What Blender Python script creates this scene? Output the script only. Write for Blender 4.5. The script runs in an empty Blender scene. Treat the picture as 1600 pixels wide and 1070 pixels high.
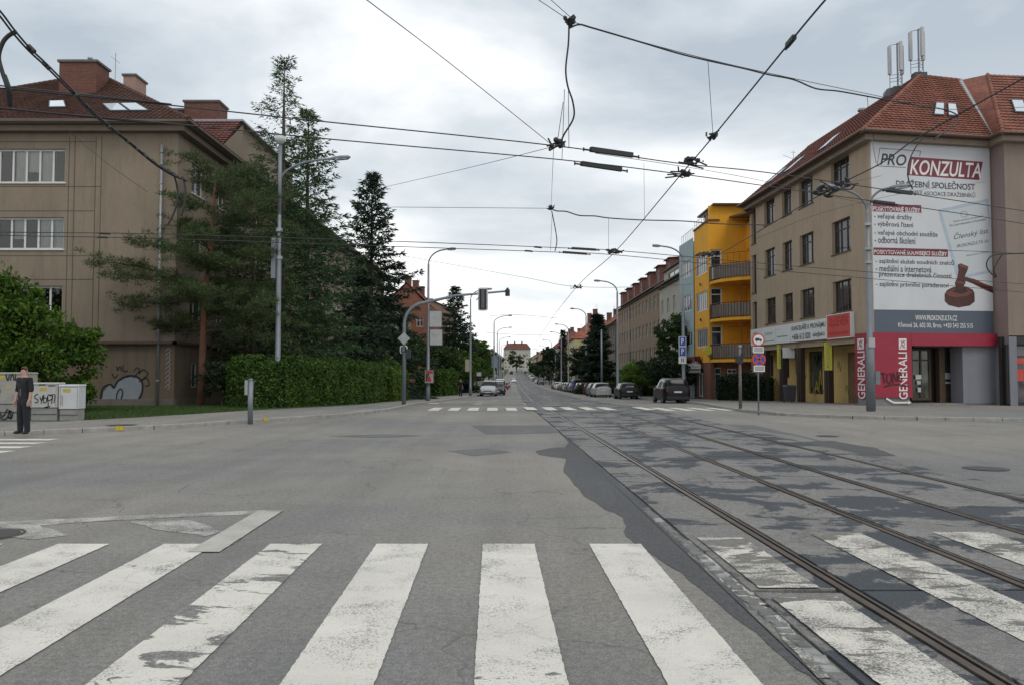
import bpy, bmesh, math, random
import numpy as np
from mathutils import Vector, Matrix
R_=random.Random(7); NR=np.random.default_rng(5)
S=bpy.context.scene; COL=S.collection
# ---------------- camera, sky, sun, exposure ----------------
F=1222.0; H=1.65; HY=584.0
TH=math.atan((HY-535)/F)
cd=bpy.data.cameras.new('camera'); cam=bpy.data.objects.new('camera',cd); COL.objects.link(cam)
cd.sensor_width=36; cd.lens=36*F/1600; cd.clip_end=8000; cd.clip_start=.05
cam.location=(0,0,H); cam.rotation_euler=(math.pi/2+TH,0,0); S.camera=cam
w=bpy.data.worlds.new('World'); S.world=w; w.use_nodes=True
nt=w.node_tree; nt.nodes.clear()
def N(t,ty,**k):
    n=t.nodes.new(ty)
    for a,b in k.items():
        if a.startswith('i_'):
            key=a[2:]; key=int(key) if key.isdigit() else key.replace('_',' ')
            n.inputs[key].default_value=b
        else: setattr(n,a,b)
    return n
def Lk(t,a,b,ao=0,bi=0): t.links.new(a.outputs[ao],b.inputs[bi])
def ramp(t,stops,interp='LINEAR'):
    n=t.nodes.new('ShaderNodeValToRGB'); n.color_ramp.interpolation=interp
    e=n.color_ramp.elements
    while len(e)<len(stops): e.new(.5)
    for x,(p,c) in zip(e,stops):
        x.position=p; x.color=(c,c,c,1) if not hasattr(c,'__len__') else (*c,1)
    return n
def mth(t,op,a=None,b=None):
    n=t.nodes.new('ShaderNodeMath'); n.operation=op
    for i,v in enumerate((a,b)):
        if v is None: continue
        if isinstance(v,(int,float)): n.inputs[i].default_value=v
        else: t.links.new(v,n.inputs[i])
    return n.outputs[0]
SUN_EL=math.radians(52); SUN_ROT=math.radians(150)
sky=N(nt,'ShaderNodeTexSky',sky_type='NISHITA',sun_disc=False,sun_elevation=SUN_EL,sun_rotation=SUN_ROT,air_density=1.5,dust_density=3)
bg1=N(nt,'ShaderNodeBackground',i_Strength=.07); Lk(nt,sky,bg1)
tc=N(nt,'ShaderNodeTexCoord'); sep=N(nt,'ShaderNodeSeparateXYZ'); Lk(nt,tc,sep)
zz=mth(nt,'ADD',mth(nt,'MAXIMUM',sep.outputs[2],0.0),.16)
cmb=N(nt,'ShaderNodeCombineXYZ'); nt.links.new(mth(nt,'DIVIDE',sep.outputs[0],zz),cmb.inputs[0]); nt.links.new(mth(nt,'DIVIDE',sep.outputs[1],zz),cmb.inputs[1])
cmb.inputs[2].default_value=3.3
n1=N(nt,'ShaderNodeTexNoise',i_Scale=.95,i_Detail=7.0,i_Roughness=.52,i_Distortion=.3); Lk(nt,cmb,n1)
n2=N(nt,'ShaderNodeTexNoise',i_Scale=.42,i_Detail=3.0); Lk(nt,cmb,n2)
sm=mth(nt,'ADD',mth(nt,'MULTIPLY',n1.outputs[0],.55),mth(nt,'MULTIPLY',n2.outputs[0],.45))
cr=ramp(nt,[(.41,(.39,.445,.50)),(.465,(.57,.615,.655)),(.51,(.78,.80,.82)),(.55,(1.0,.99,.97))]); nt.links.new(sm,cr.inputs[0])
# clouds thin out to an even bright white-grey near the horizon
hz=ramp(nt,[(.0,0.75),(.35,0.0)]); Lk(nt,sep,hz,2)
mx=N(nt,'ShaderNodeMix',data_type='RGBA'); nt.links.new(hz.outputs[0],mx.inputs[0]); nt.links.new(cr.outputs[0],mx.inputs[6]); mx.inputs[7].default_value=(.83,.85,.86,1)
bg2=N(nt,'ShaderNodeBackground',i_Strength=1.0); nt.links.new(mx.outputs[2],bg2.inputs[0])
ms=N(nt,'ShaderNodeMixShader',i_0=.93); Lk(nt,bg1,ms,0,1); Lk(nt,bg2,ms,0,2)
wo=N(nt,'ShaderNodeOutputWorld'); Lk(nt,ms,wo)
sl=bpy.data.lights.new('sun','SUN'); sl.energy=.8; sl.angle=math.radians(25); sl.color=(1,.95,.88)
so=bpy.data.objects.new('sun',sl); COL.objects.link(so)
# sky's sun_rotation turns clockwise from +Y seen from above
sd=Vector((math.sin(SUN_ROT)*math.cos(SUN_EL),math.cos(SUN_ROT)*math.cos(SUN_EL),math.sin(SUN_EL)))
so.rotation_euler=sd.to_track_quat('Z','Y').to_euler(); so.location=(0,-10,60)
S.view_settings.view_transform='Standard'; S.view_settings.look='None'; S.view_settings.exposure=0.42; S.view_settings.gamma=1
S.view_settings.use_curve_mapping=False
try: S.cycles.max_bounces=6; S.cycles.transparent_max_bounces=12; S.cycles.volume_bounces=0
except Exception: pass

# ---------------- helpers ----------------
def W(px,py,D):
    a=(px-800)/F; b=(535-py)/F
    v=Vector((a,math.cos(TH)-b*math.sin(TH),math.sin(TH)+b*math.cos(TH)))
    return Vector((0,0,H))+v*(D/v.y)
def G(px,py,z=0.0):
    p=W(px,py,1.0); k=(H-z)/(H-p.z); return Vector((p.x*k,k,z))
def ZA(py,D,px=800): return W(px,py,D).z
def XA(px,D,py=560): return W(px,py,D).x
_gy=[-60,36,45,55,80,130,180,240,300,400,500,700,900,1500,5000]; _gz=[0,0,-.12,-.35,-.7,-1.2,-1.55,-1.6,-1.2,.5,2.6,7,11,14,14]
_yy=np.arange(-60,1000,1.0); _zz=np.interp(_yy,_gy,_gz); _k=np.hanning(13); _k/=_k.sum(); _zz=np.convolve(np.pad(_zz,6,'edge'),_k,'valid')
def gz(y): return float(np.interp(y,_yy,_zz)) if y<990 else float(np.interp(y,_gy,_gz))
def cx(y): return float(np.interp(y,[-50,40,60,100,280,500,700,900],[4.75+1.35,3.67,3.6,3.8,4.2,5,6,6.5]))
KL=[(-60,19.4),(-40,19.6),(-20,20),(-14.2,20.3),(-12.9,21.6),(-10.7,23.4),(-8.9,26.5),(-6.6,30.5),(-5.5,35.4),(-5.6,46),(-5.4,56),(-4.6,70),(-3.8,84),(-2.9,140),(-1.9,280),(-.2,500),(1,700),(1.5,900)]
BL=[(-60,25.5),(-40,25.5),(-20,25.5),(-14.6,25.5),(-13.4,27.5),(-12.3,30),(-11.2,33),(-9,37.5),(-7.9,41),(-7.9,48),(-7.7,56),(-7.2,70),(-6.4,84),(-5.5,140),(-4.6,280),(-3,500),(-2,700),(-1.5,900)]
KR=[(60,25),(40,25.5),(26,26.3),(18,27.2),(14.5,28.1),(12.6,29),(10.8,31),(10.1,34),(10.4,40),(11.3,47),(11.9,56),(11.0,74),(10.3,100),(10.1,130),(9.7,230),(8.7,500),(9,700),(9.5,900)]
BR=[(60,45),(40,45),(26,45),(22,44.5),(20,44),(19.3,44.5),(19,45.5),(18.9,46.5),(18.9,50),(18.6,56),(16.6,60),(14.2,74),(13.6,100),(13.4,130),(13,230),(12,500),(12.3,700),(12.8,900)]
def Lx(y): return float(np.interp(y,[p[1] for p in KL[8:]],[p[0] for p in KL[8:]]))
def Rx(y): return float(np.interp(y,[p[1] for p in KR[7:]],[p[0] for p in KR[7:]]))

MATS={}
def nm(name):
    m=bpy.data.materials.new(name); m.use_nodes=True; t=m.node_tree
    return m,t,t.nodes['Principled BSDF']
def coords(t,world=True,scale=None):
    if world: g=N(t,'ShaderNodeNewGeometry'); o=g.outputs[0]
    else: g=N(t,'ShaderNodeTexCoord'); o=g.outputs[3]
    if scale:
        mp=N(t,'ShaderNodeMapping'); mp.inputs['Scale'].default_value=scale; t.links.new(o,mp.inputs[0]); o=mp.outputs[0]
    return o
def noise(t,v,sc,det=4.0,rough=.55,dist=0.0):
    n=N(t,'ShaderNodeTexNoise',i_Scale=float(sc),i_Detail=float(det),i_Roughness=rough,i_Distortion=float(dist)); t.links.new(v,n.inputs['Vector']); return n.outputs[0]
def mixc(t,fac,a,b,blend='MIX'):
    n=N(t,'ShaderNodeMix',data_type='RGBA',blend_type=blend)
    for i,v in ((0,fac),(6,a),(7,b)):
        if isinstance(v,(int,float)): n.inputs[i].default_value=v
        elif isinstance(v,tuple): n.inputs[i].default_value=(*v,1)
        else: t.links.new(v,n.inputs[i])
    return n.outputs[2]
def bump(t,b,h,strength=.3,dist=.02):
    n=N(t,'ShaderNodeBump',i_Strength=strength,i_Distance=dist); t.links.new(h,n.inputs['Height']); t.links.new(n.outputs[0],b.inputs['Normal'])
def M(name,col,rough=.7,var=.12,sc=3.0,bmp=.0,bsc=60.0,metal=0.0,dirt=0.0,streak=False,coat=0.0):
    """plain procedural material with large and small variation, fine relief and optional dirt"""
    if name in MATS: return MATS[name]
    m,t,b=nm(name); v=coords(t)
    n=noise(t,v,sc,5); n2=noise(t,v,sc*9,3)
    f=mth(t,'ADD',mth(t,'MULTIPLY',n,.65),mth(t,'MULTIPLY',n2,.35))
    rr=ramp(t,[(.3,tuple(c*(1-var) for c in col)),(.7,tuple(min(1,c*(1+var)) for c in col))]); t.links.new(f,rr.inputs[0]); c=rr.outputs[0]
    if dirt:
        v2=coords(t,True,(1.2,1.2,.12) if streak else (1,1,1))
        d=ramp(t,[(.48,0.0),(.75,1.0)]); t.links.new(noise(t,v2,2.2,8,.65),d.inputs[0])
        c=mixc(t,mth(t,'MULTIPLY',d.outputs[0],dirt),c,tuple(x*.45 for x in col))
    t.links.new(c,b.inputs['Base Color'])
    b.inputs['Roughness'].default_value=rough; b.inputs['Metallic'].default_value=metal
    if coat: b.inputs['Coat Weight'].default_value=coat; b.inputs['Coat Roughness'].default_value=.05
    if bmp: bump(t,b,noise(t,v,bsc,4),bmp,.01)
    MATS[name]=m; return m
def glass_mat(name='window_glass',tint=(.02,.025,.03),opaque=True):
    if name in MATS: return MATS[name]
    m,t,b=nm(name)
    if opaque:
        v=coords(t); r=ramp(t,[(.4,tuple(x*.7 for x in tint)),(.62,tuple(x*2.2+.01 for x in tint))]); t.links.new(noise(t,v,.9,2),r.inputs[0]); t.links.new(r.outputs[0],b.inputs['Base Color'])
        b.inputs['Roughness'].default_value=.06; b.inputs['Specular IOR Level'].default_value=.7
        bump(t,b,noise(t,v,1.6,1),.06,.05)
    else:
        fr=N(t,'ShaderNodeFresnel',i_IOR=1.5); tr=N(t,'ShaderNodeBsdfTransparent'); tr.inputs[0].default_value=(.8,.84,.83,1)
        gl=N(t,'ShaderNodeBsdfGlossy',i_Roughness=.03); mx=N(t,'ShaderNodeMixShader')
        fa=mth(t,'ADD',fr.outputs[0],.05); t.links.new(fa,mx.inputs[0]); Lk(t,tr,mx,0,1); Lk(t,gl,mx,0,2); t.links.new(mx.outputs[0],t.nodes['Material Output'].inputs[0])
    MATS[name]=m; return m

def tag(o,label=None,cat=None,group=None,kind=None):
    if label: o['label']=label
    if cat: o['category']=cat
    if group: o['group']=group
    if kind: o['kind']=kind
    return o
def thing(name,label,cat,loc=(0,0,0),group=None,rz=0.0):
    o=bpy.data.objects.new(name,None); COL.objects.link(o); o.location=loc; o.rotation_euler=(0,0,rz); o.empty_display_size=.3
    return tag(o,label,cat,group)
def link(name,me,parent=None,loc=(0,0,0),rz=0.0,kind=None,label=None):
    o=bpy.data.objects.new(name,me); COL.objects.link(o); o.location=loc; o.rotation_euler=(0,0,rz)
    if parent: o.parent=parent
    if kind: o['kind']=kind
    if label: o['label']=label
    return o
def copytree(o,parent=None):
    c=o.copy(); COL.objects.link(c)
    if parent: c.parent=parent
    for ch in list(o.children): copytree(ch,c)
    return c
class MB:
    """collects faces; world coordinates may be given and are made relative to `off`"""
    def __init__(s,off=(0,0,0)): s.v=[]; s.f=[]; s.o=Vector(off)
    def face(s,*p):
        i=len(s.v); s.v+= [Vector(q)-s.o for q in p]; s.f.append(tuple(range(i,i+len(p)))); return s
    def hexa(s,p):
        i=len(s.v); s.v+=[Vector(q)-s.o for q in p]
        for f in ((0,3,2,1),(4,5,6,7),(0,1,5,4),(1,2,6,5),(2,3,7,6),(3,0,4,7)): s.f.append(tuple(i+k for k in f))
        return s
    def box(s,x0,x1,y0,y1,z0,z1):
        return s.hexa([(x0,y0,z0),(x1,y0,z0),(x1,y1,z0),(x0,y1,z0),(x0,y0,z1),(x1,y0,z1),(x1,y1,z1),(x0,y1,z1)])
    def pbox(s,P,s0,s1,t0,t1,d0,d1):
        """box on a wall plane: along s, height t, outward d"""
        q=P.pt
        return s.hexa([q(s0,t0,d1),q(s1,t0,d1),q(s1,t0,d0),q(s0,t0,d0),q(s0,t1,d1),q(s1,t1,d1),q(s1,t1,d0),q(s0,t1,d0)])
    def tube(s,pts,r,n=6,cap=True):
        pts=[Vector(p)-s.o for p in pts]; rr=r if hasattr(r,'__len__') else [r]*len(pts); base=len(s.v); up=None
        for i,p in enumerate(pts):
            d=(pts[min(i+1,len(pts)-1)]-pts[max(i-1,0)]).normalized()
            if up is None: up=Vector((0,0,1)) if abs(d.z)<.9 else Vector((1,0,0))
            a=d.cross(up).normalized(); b=a.cross(d).normalized(); up=b
            for k in range(n):
                an=2*math.pi*k/n; s.v.append(p+(a*math.cos(an)+b*math.sin(an))*rr[i])
        for i in range(len(pts)-1):
            for k in range(n):
                s.f.append((base+i*n+k,base+i*n+(k+1)%n,base+(i+1)*n+(k+1)%n,base+(i+1)*n+k))
        if cap:
            s.f.append(tuple(base+k for k in range(n))[::-1]); s.f.append(tuple(base+(len(pts)-1)*n+k for k in range(n)))
        return s
    def prism(s,poly,z0,z1):
        a=[(p[0],p[1],z0) for p in poly]; b=[(p[0],p[1],z1) for p in poly]; n=len(poly); i=len(s.v)
        s.v+=[Vector(q)-s.o for q in a+b]; s.f.append(tuple(range(i,i+n))[::-1]); s.f.append(tuple(range(i+n,i+2*n)))
        for k in range(n): s.f.append((i+k,i+(k+1)%n,i+n+(k+1)%n,i+n+k))
        return s
    def mesh(s,name,mat,smooth=False,fix=True):
        me=bpy.data.meshes.new(name); me.from_pydata([tuple(v) for v in s.v],[],s.f)
        if fix and len(s.f)<20000:
            bm=bmesh.new(); bm.from_mesh(me); bmesh.ops.recalc_face_normals(bm,faces=bm.faces); bm.to_mesh(me); bm.free()
        if mat: me.materials.append(mat)
        if smooth: me.polygons.foreach_set('use_smooth',[True]*len(me.polygons))
        me.update(); return me
    def build(s,name,mat,parent=None,loc=(0,0,0),rz=0.0,smooth=False,kind=None,label=None,fix=True):
        return link(name,s.mesh(name,mat,smooth,fix),parent,loc,rz,kind,label)
class PL:
    """wall plane: origin o, direction u (unit, horizontal); outward normal n; inward = Z x u"""
    def __init__(s,a,b,z=0.0):
        s.o=Vector((a[0],a[1],z)); d=Vector((b[0]-a[0],b[1]-a[1],0)); s.len=d.length; s.u=d.normalized(); s.n=-Vector((0,0,1)).cross(s.u); s.rz=math.atan2(s.u.y,s.u.x)
    def pt(s,a,t,d=0.0): return s.o+s.u*a+Vector((0,0,t))+s.n*d
    def at(s,px):
        """s coordinate where the picture column px meets the wall"""
        k=(px-800)/F; return (k*s.o.y-s.o.x)/(s.u.x-k*s.u.y)
def wall(mb,P,s0,s1,t0,t1,holes,rev=.2):
    ss=sorted({s0,s1,*[h[0] for h in holes],*[h[1] for h in holes]}); ts=sorted({t0,t1,*[h[2] for h in holes],*[h[3] for h in holes]})
    ss=[a for a in ss if s0<=a<=s1]; ts=[a for a in ts if t0<=a<=t1]
    for a,b in zip(ss,ss[1:]):
        for c,d in zip(ts,ts[1:]):
            mx,my=(a+b)/2,(c+d)/2
            if any(h[0]<mx<h[1] and h[2]<my<h[3] for h in holes): continue
            mb.face(P.pt(a,c),P.pt(b,c),P.pt(b,d),P.pt(a,d))
    for h in holes:
        a,b,c,d=h[:4]; q=P.pt
        mb.face(q(a,c),q(b,c),q(b,c,-rev),q(a,c,-rev)); mb.face(q(a,d),q(a,d,-rev),q(b,d,-rev),q(b,d))
        mb.face(q(a,c),q(a,c,-rev),q(a,d,-rev),q(a,d)); mb.face(q(b,c),q(b,d),q(b,d,-rev),q(b,c,-rev))
WC={}
def window(root,P,s0,s1,t0,t1,fmat,nx=2,transom=.7,rev=.12,glass=None,curtain=0.0,fw=.07,sill=None,cm=None,seed=0):
    w_,h_=round(s1-s0,3),round(t1-t0,3); key=(w_,h_,fmat.name,nx,transom,fw,glass.name if glass else '',curtain,seed)
    if key not in WC:
        f=MB(); f.box(0,w_,0,.08,0,fw); f.box(0,w_,0,.08,h_-fw,h_); f.box(0,fw,0,.08,fw,h_-fw); f.box(w_-fw,w_,0,.08,fw,h_-fw)
        for i in range(1,nx): x=w_*i/nx; f.box(x-fw*.5,x+fw*.5,.004,.076,fw,h_-fw)
        if transom: f.box(fw,w_-fw,.01,.07,h_*transom-fw*.4,h_*transom+fw*.4)
        g=MB(); g.face((fw*.6,.045,fw*.6),(w_-fw*.6,.045,fw*.6),(w_-fw*.6,.045,h_-fw*.6),(fw*.6,.045,h_-fw*.6))
        c=None
        if curtain:
            c=MB(); rr=random.Random(seed+5); n=max(6,int(w_/.07)); pr=None
            cov=[rr.random()<curtain for _ in range(nx)]; hh=[rr.choice((.35,.8,.05,.05)) for _ in range(nx)]
            for i in range(n+1):
                x=w_*i/n; y=.14+.03*(i%2)
                if pr and cov[min(nx-1,int((i-.5)/n*nx))]: b=hh[min(nx-1,int((i-.5)/n*nx))]*h_; c.face((pr[0],pr[1],b),(x,y,b),(x,y,h_-.02),(pr[0],pr[1],h_-.02))
                pr=(x,y)
            if not c.f: c=None
        WC[key]=(f.mesh('window',fmat),g.mesh('pane',glass or glass_mat()),c.mesh('curtain',cm or M('curtain_cloth',(.55,.54,.5),.9)) if c else None)
    fm,gm,cmm=WC[key]
    o=link('window',fm,root,P.pt(s0,t0,-rev)-root.location,P.rz)
    link('pane',gm,o)
    if cmm: link('curtain',cmm,o)
    if sill:
        k=('sill',w_); 
        if k not in WC: WC[k]=MB().box(-.08,w_+.08,-rev-.06,.0,-.05,.0).mesh('sill',sill)
        link('sill',WC[k],o)
    return o
def textmesh(s,w_,h_,shear=0.0,bold=0.0,valign=0):
    c=bpy.data.curves.new('text','FONT'); c.body=s; c.shear=shear; c.offset=bold; c.resolution_u=3
    o=bpy.data.objects.new('text',c); COL.objects.link(o); dg=bpy.context.evaluated_depsgraph_get(); dg.update()
    me=bpy.data.meshes.new_from_object(o.evaluated_get(dg)); COL.objects.unlink(o); bpy.data.objects.remove(o)
    co=np.array([v.co[:] for v in me.vertices]); 
    if not len(co): return me,co
    lo,hi=co.min(0),co.max(0); co=(co-lo)/np.maximum(hi-lo,1e-6)*np.array([w_,h_,0]); return me,co
def text(root,P,s,s0,s1,t0,t1,mat,d=.012,shear=0.0,bold=.0,rot=0.0,name='lettering'):
    me,co=textmesh(s,abs(s1-s0) if not rot else abs(t1-t0),abs(t1-t0) if not rot else abs(s1-s0),shear,bold)
    if not len(co): return
    for v,c in zip(me.vertices,co):
        a,b=c[0],c[1]
        if rot: a,b=(s1-s0)-b,a      # reads upward
        v.co=P.pt(s0+a,t0+b,d)-root.location
    me.materials.clear(); me.materials.append(mat); return link(name,me,root)
def ribbon(mb,P,pts,wd,d=.01,closed=False):
    """flat stroke on plane P through (s,t) points"""
    pts=[Vector((a,b)) for a,b in pts]
    # Catmull-Rom smoothing
    q=[]; n=len(pts)
    for i in range(n-1):
        p0,p1,p2,p3=pts[max(i-1,0)],pts[i],pts[i+1],pts[min(i+2,n-1)]
        for k in range(5):
            t=k/5; q.append(.5*((2*p1)+(p2-p0)*t+(2*p0-5*p1+4*p2-p3)*t*t+(3*p1-p0-3*p2+p3)*t**3))
    q.append(pts[-1]); L=[];Rr=[]
    for i,p in enumerate(q):
        dd=(q[min(i+1,len(q)-1)]-q[max(i-1,0)]); dd=dd.normalized() if dd.length>1e-9 else Vector((1,0)); nn=Vector((-dd.y,dd.x))*wd/2
        L.append(p+nn); Rr.append(p-nn)
    for i in range(len(q)-1):
        mb.face(P.pt(Rr[i].x,Rr[i].y,d),P.pt(Rr[i+1].x,Rr[i+1].y,d),P.pt(L[i+1].x,L[i+1].y,d),P.pt(L[i].x,L[i].y,d))
def fpoly(mb,P,pts,d=.01): mb.face(*[P.pt(a,b,d) for a,b in pts])
def np_mesh(name,verts,nper,mat,attr=None):
    """verts (n*nper,3) -> mesh of n separate faces with nper corners"""
    n=len(verts)//nper; me=bpy.data.meshes.new(name); me.vertices.add(n*nper); me.vertices.foreach_set('co',verts.astype(np.float32).ravel())
    me.loops.add(n*nper); me.loops.foreach_set('vertex_index',np.arange(n*nper,dtype=np.int32)); me.polygons.add(n)
    me.polygons.foreach_set('loop_start',np.arange(0,n*nper,nper,dtype=np.int32)); me.polygons.foreach_set('loop_total',np.full(n,nper,dtype=np.int32))
    a=me.attributes.new('rnd','FLOAT','FACE'); a.data.foreach_set('value',NR.random(n).astype(np.float32))
    me.update(calc_edges=True); me.materials.append(mat); return me
# ---------------- ground materials ----------------
def asphalt(name,base,warm=(1.09,1.0,.85),blot=.18,cracks=.6,dark=(.055,.06,.068),patch=0.0,pstretch=(.16,.9,1),wear=None,rough=.85):
    m,t,b=nm(name); v=coords(t)
    big=noise(t,v,.12,4,.5); mid=noise(t,v,1.1,5,.6); fine=noise(t,v,70,3,.7); vf=noise(t,v,240,2,.6)
    c=ramp(t,[(.35,tuple(base*(1-blot)*x for x in (1.0,1,.98))),(.65,tuple(base*(1+blot)*x for x in warm))]); t.links.new(big,c.inputs[0]); c=c.outputs[0]
    mr=ramp(t,[(.3,.9),(.7,1.08)]); t.links.new(mid,mr.inputs[0]); c=mixc(t,1.0,c,mr.outputs[0],'MULTIPLY')
    fr=ramp(t,[(.36,.4),(.5,1.0),(.64,1.65)]); t.links.new(mth(t,'ADD',mth(t,'MULTIPLY',fine,.6),mth(t,'MULTIPLY',vf,.4)),fr.inputs[0]); c=mixc(t,.8,c,fr.outputs[0],'MULTIPLY')
    gr=ramp(t,[(.38,.78),(.5,1.0),(.62,1.2)]); t.links.new(noise(t,v,18,4,.8),gr.inputs[0]); c=mixc(t,1.0,c,gr.outputs[0],'MULTIPLY')
    sp=ramp(t,[(.63,0.0),(.70,1.0)]); t.links.new(noise(t,v,110,2,.5),sp.inputs[0]); c=mixc(t,mth(t,'MULTIPLY',sp.outputs[0],.55),c,(min(1,base*2.3),min(1,base*2.15),min(1,base*1.9)))
    pt=ramp(t,[(.30,1.0),(.37,0.0)]); t.links.new(noise(t,v,85,2,.5),pt.inputs[0]); c=mixc(t,mth(t,'MULTIPLY',pt.outputs[0],.6),c,(base*.35,base*.34,base*.33))
    # traffic polish along the street and faint tyre marks
    ln=noise(t,coords(t,True,(1.3,.05,1)),1.0,3); lr=ramp(t,[(.4,.93),(.6,1.05)]); t.links.new(ln,lr.inputs[0]); c=mixc(t,1.0,c,lr.outputs[0],'MULTIPLY')
    h=mth(t,'ADD',fine,mth(t,'MULTIPLY',vf,.5))
    if patch:
        pv=coords(t,True,pstretch); pr=ramp(t,[(1-patch-.012,0.0),(1-patch+.012,1.0)])
        t.links.new(noise(t,pv,1.0,8,.68,.5),pr.inputs[0]); dk=mixc(t,.75,dark,fr.outputs[0],'MULTIPLY'); c=mixc(t,pr.outputs[0],c,dk)
    if cracks:
        nv=N(t,'ShaderNodeTexNoise',i_Scale=1.4,i_Detail=6.0); t.links.new(v,nv.inputs['Vector'])
        ad=N(t,'ShaderNodeVectorMath',operation='MULTIPLY_ADD'); Lk(t,nv,ad,1,0); ad.inputs[1].default_value=(.9,.9,.9); t.links.new(v,ad.inputs[2])
        vo=N(t,'ShaderNodeTexVoronoi',feature='DISTANCE_TO_EDGE',i_Scale=.55); Lk(t,ad,vo)
        cr_=ramp(t,[(.0,1.0),(.009,0.0)]); Lk(t,vo,cr_)
        mk=ramp(t,[(.46,0.0),(.54,1.0)]); t.links.new(noise(t,v,.35,3),mk.inputs[0])
        cf=mth(t,'MULTIPLY',mth(t,'MULTIPLY',cr_.outputs[0],mk.outputs[0]),cracks); c=mixc(t,cf,c,tuple(base*.3 for _ in range(3)))
    if wear:   # worn road paint over the asphalt
        th,soft,chip,pc=wear
        wn=mth(t,'ADD',mth(t,'MULTIPLY',noise(t,v,75,4,.75),.62),mth(t,'MULTIPLY',noise(t,v,2.6,6,.6),.38))
        wr=ramp(t,[(th,0.0),(th+soft,1.0)]); t.links.new(wn,wr.inputs[0]); f=wr.outputs[0]
        if chip:
            ch=ramp(t,[(chip,1.0),(chip+.006,0.0)]); t.links.new(noise(t,coords(t,True,(1.5,3.6,1)),1.0,7,.6,.6),ch.inputs[0]); f=mth(t,'MULTIPLY',f,ch.outputs[0])
        pcn=ramp(t,[(.3,tuple(x*.72 for x in pc)),(.65,pc)]); t.links.new(mth(t,'ADD',mth(t,'MULTIPLY',mid,.6),mth(t,'MULTIPLY',fine,.4)),pcn.inputs[0])
        c=mixc(t,f,c,pcn.outputs[0])
        if cracks: c=mixc(t,mth(t,'MULTIPLY',cf,.7),c,(.06,.058,.055))
    t.links.new(c,b.inputs['Base Color']); b.inputs['Roughness'].default_value=rough; bump(t,b,h,.35,.012)
    return m
A_ROAD=asphalt('road_asphalt',.195,patch=0.0)
A_BED=asphalt('tram_bed_asphalt',.175,warm=(1.06,1,.92),blot=.12,cracks=.9,patch=.485,pstretch=(.7,.8,1),dark=(.05,.057,.066))
A_PATCH=asphalt('dark_patch_asphalt',.075,warm=(1,1.03,1.1),blot=.15,cracks=.3)
A_WALK=asphalt('pavement_asphalt',.2,blot=.14,cracks=.4)
A_FAR=asphalt('grey_patch_asphalt',.12,warm=(1,1,1),cracks=.3)
P_GOOD=asphalt('road_paint',.19,cracks=.25,wear=(.40,.06,.67,(.72,.69,.62)))
P_CHIP=asphalt('chipped_road_paint',.19,cracks=.3,wear=(.40,.06,.56,(.72,.69,.62)))
P_WORN=asphalt('worn_road_paint',.15,cracks=.5,wear=(.44,.08,.55,(.68,.65,.58)))
P_VW=asphalt('very_worn_road_paint',.16,cracks=.5,wear=(.45,.08,.52,(.68,.65,.58)))
P_OLD=asphalt('faded_road_paint',.16,cracks=.3,wear=(.46,.1,.0,(.55,.54,.5)))
P_BEIGE=asphalt('beige_road_paint',.16,cracks=.2,wear=(.38,.1,.0,(.52,.50,.45)))
M_KERB=M('granite_kerb',(.3,.29,.27),.85,.25,4,.4,80,dirt=.5); M_STONE=M('cobble_granite',(.16,.16,.155),.8,.35,6,.6,50,dirt=.5)
M_RAIL=M('rail_steel',(.16,.13,.105),.35,.3,5,.1,40,metal=.8); M_GAP=M('grit_joint',(.03,.028,.026),1,.3,8)
M_EARTH=M('soil',(.07,.08,.045),1,.3,1.5,.5,30)
def grassmat(name,c1,c2):
    m,t,b=nm(name); v=coords(t); r=ramp(t,[(.35,c1),(.65,c2)]); t.links.new(noise(t,v,1.5,6,.6),r.inputs[0]); t.links.new(r.outputs[0],b.inputs['Base Color']); b.inputs['Roughness'].default_value=.9
    bump(t,b,noise(t,v,40,3),.8,.05); return m
M_LAWN=grassmat('lawn_grass',(.035,.06,.016),(.06,.1,.025))
def leafmat(name,c1,c2,c3=None,tr=.25):
    m,t,b=nm(name); at=N(t,'ShaderNodeAttribute',attribute_name='rnd'); v=coords(t)
    f=mth(t,'ADD',mth(t,'MULTIPLY',at.outputs[2],.55),mth(t,'MULTIPLY',noise(t,v,.8,3),.6))
    r=ramp(t,[(.25,c1),(.55,c2),(.95,c3 or tuple(x*1.3 for x in c2))]); t.links.new(f,r.inputs[0]); t.links.new(r.outputs[0],b.inputs['Base Color']); b.inputs['Roughness'].default_value=.6
    b.inputs['Specular IOR Level'].default_value=.3
    tl=N(t,'ShaderNodeBsdfTranslucent'); t.links.new(r.outputs[0],tl.inputs[0]); mx=N(t,'ShaderNodeMixShader',i_0=tr); Lk(t,b,mx,0,1); Lk(t,tl,mx,0,2); t.links.new(mx.outputs[0],t.nodes['Material Output'].inputs[0])
    return m
# ---------------- terrain, roads, pavements ----------------
YS=[-50,-20,0,10,20,30,36]+list(range(39,90,3))+list(range(90,320,10))+list(range(320,900,20))+[900,1100,1500,5000]
def strip(name,xs,mat,ys,dz=0.0,kind='structure'):
    """grid whose columns are functions of y"""
    mb=MB(); n=len(xs)
    for y in ys:
        for x in xs: mb.v.append(Vector((x(y) if callable(x) else x,y,gz(y)+dz)))
    for j in range(len(ys)-1):
        for i in range(n-1):
            k=j*n+i; mb.f.append((k,k+1,k+n+1,k+n))
    o=mb.build(name,mat); o['kind']=kind; return o
terrain=strip('ground',[-1500,-300,-60,0,60,300,1500],M_EARTH,YS,-.25)
YR=[y for y in YS if y<=900]
road=strip('road',[lambda y:(-70 if y<36 else Lx(y)-.4),-3 if 0 else (lambda y:cx(y)-6 if y>36 else -6),(lambda y:cx(y)),(lambda y:(10 if y<36 else Rx(y)-.5)),lambda y:(70 if y<36 else Rx(y)+.4)],A_ROAD,YR)
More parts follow.
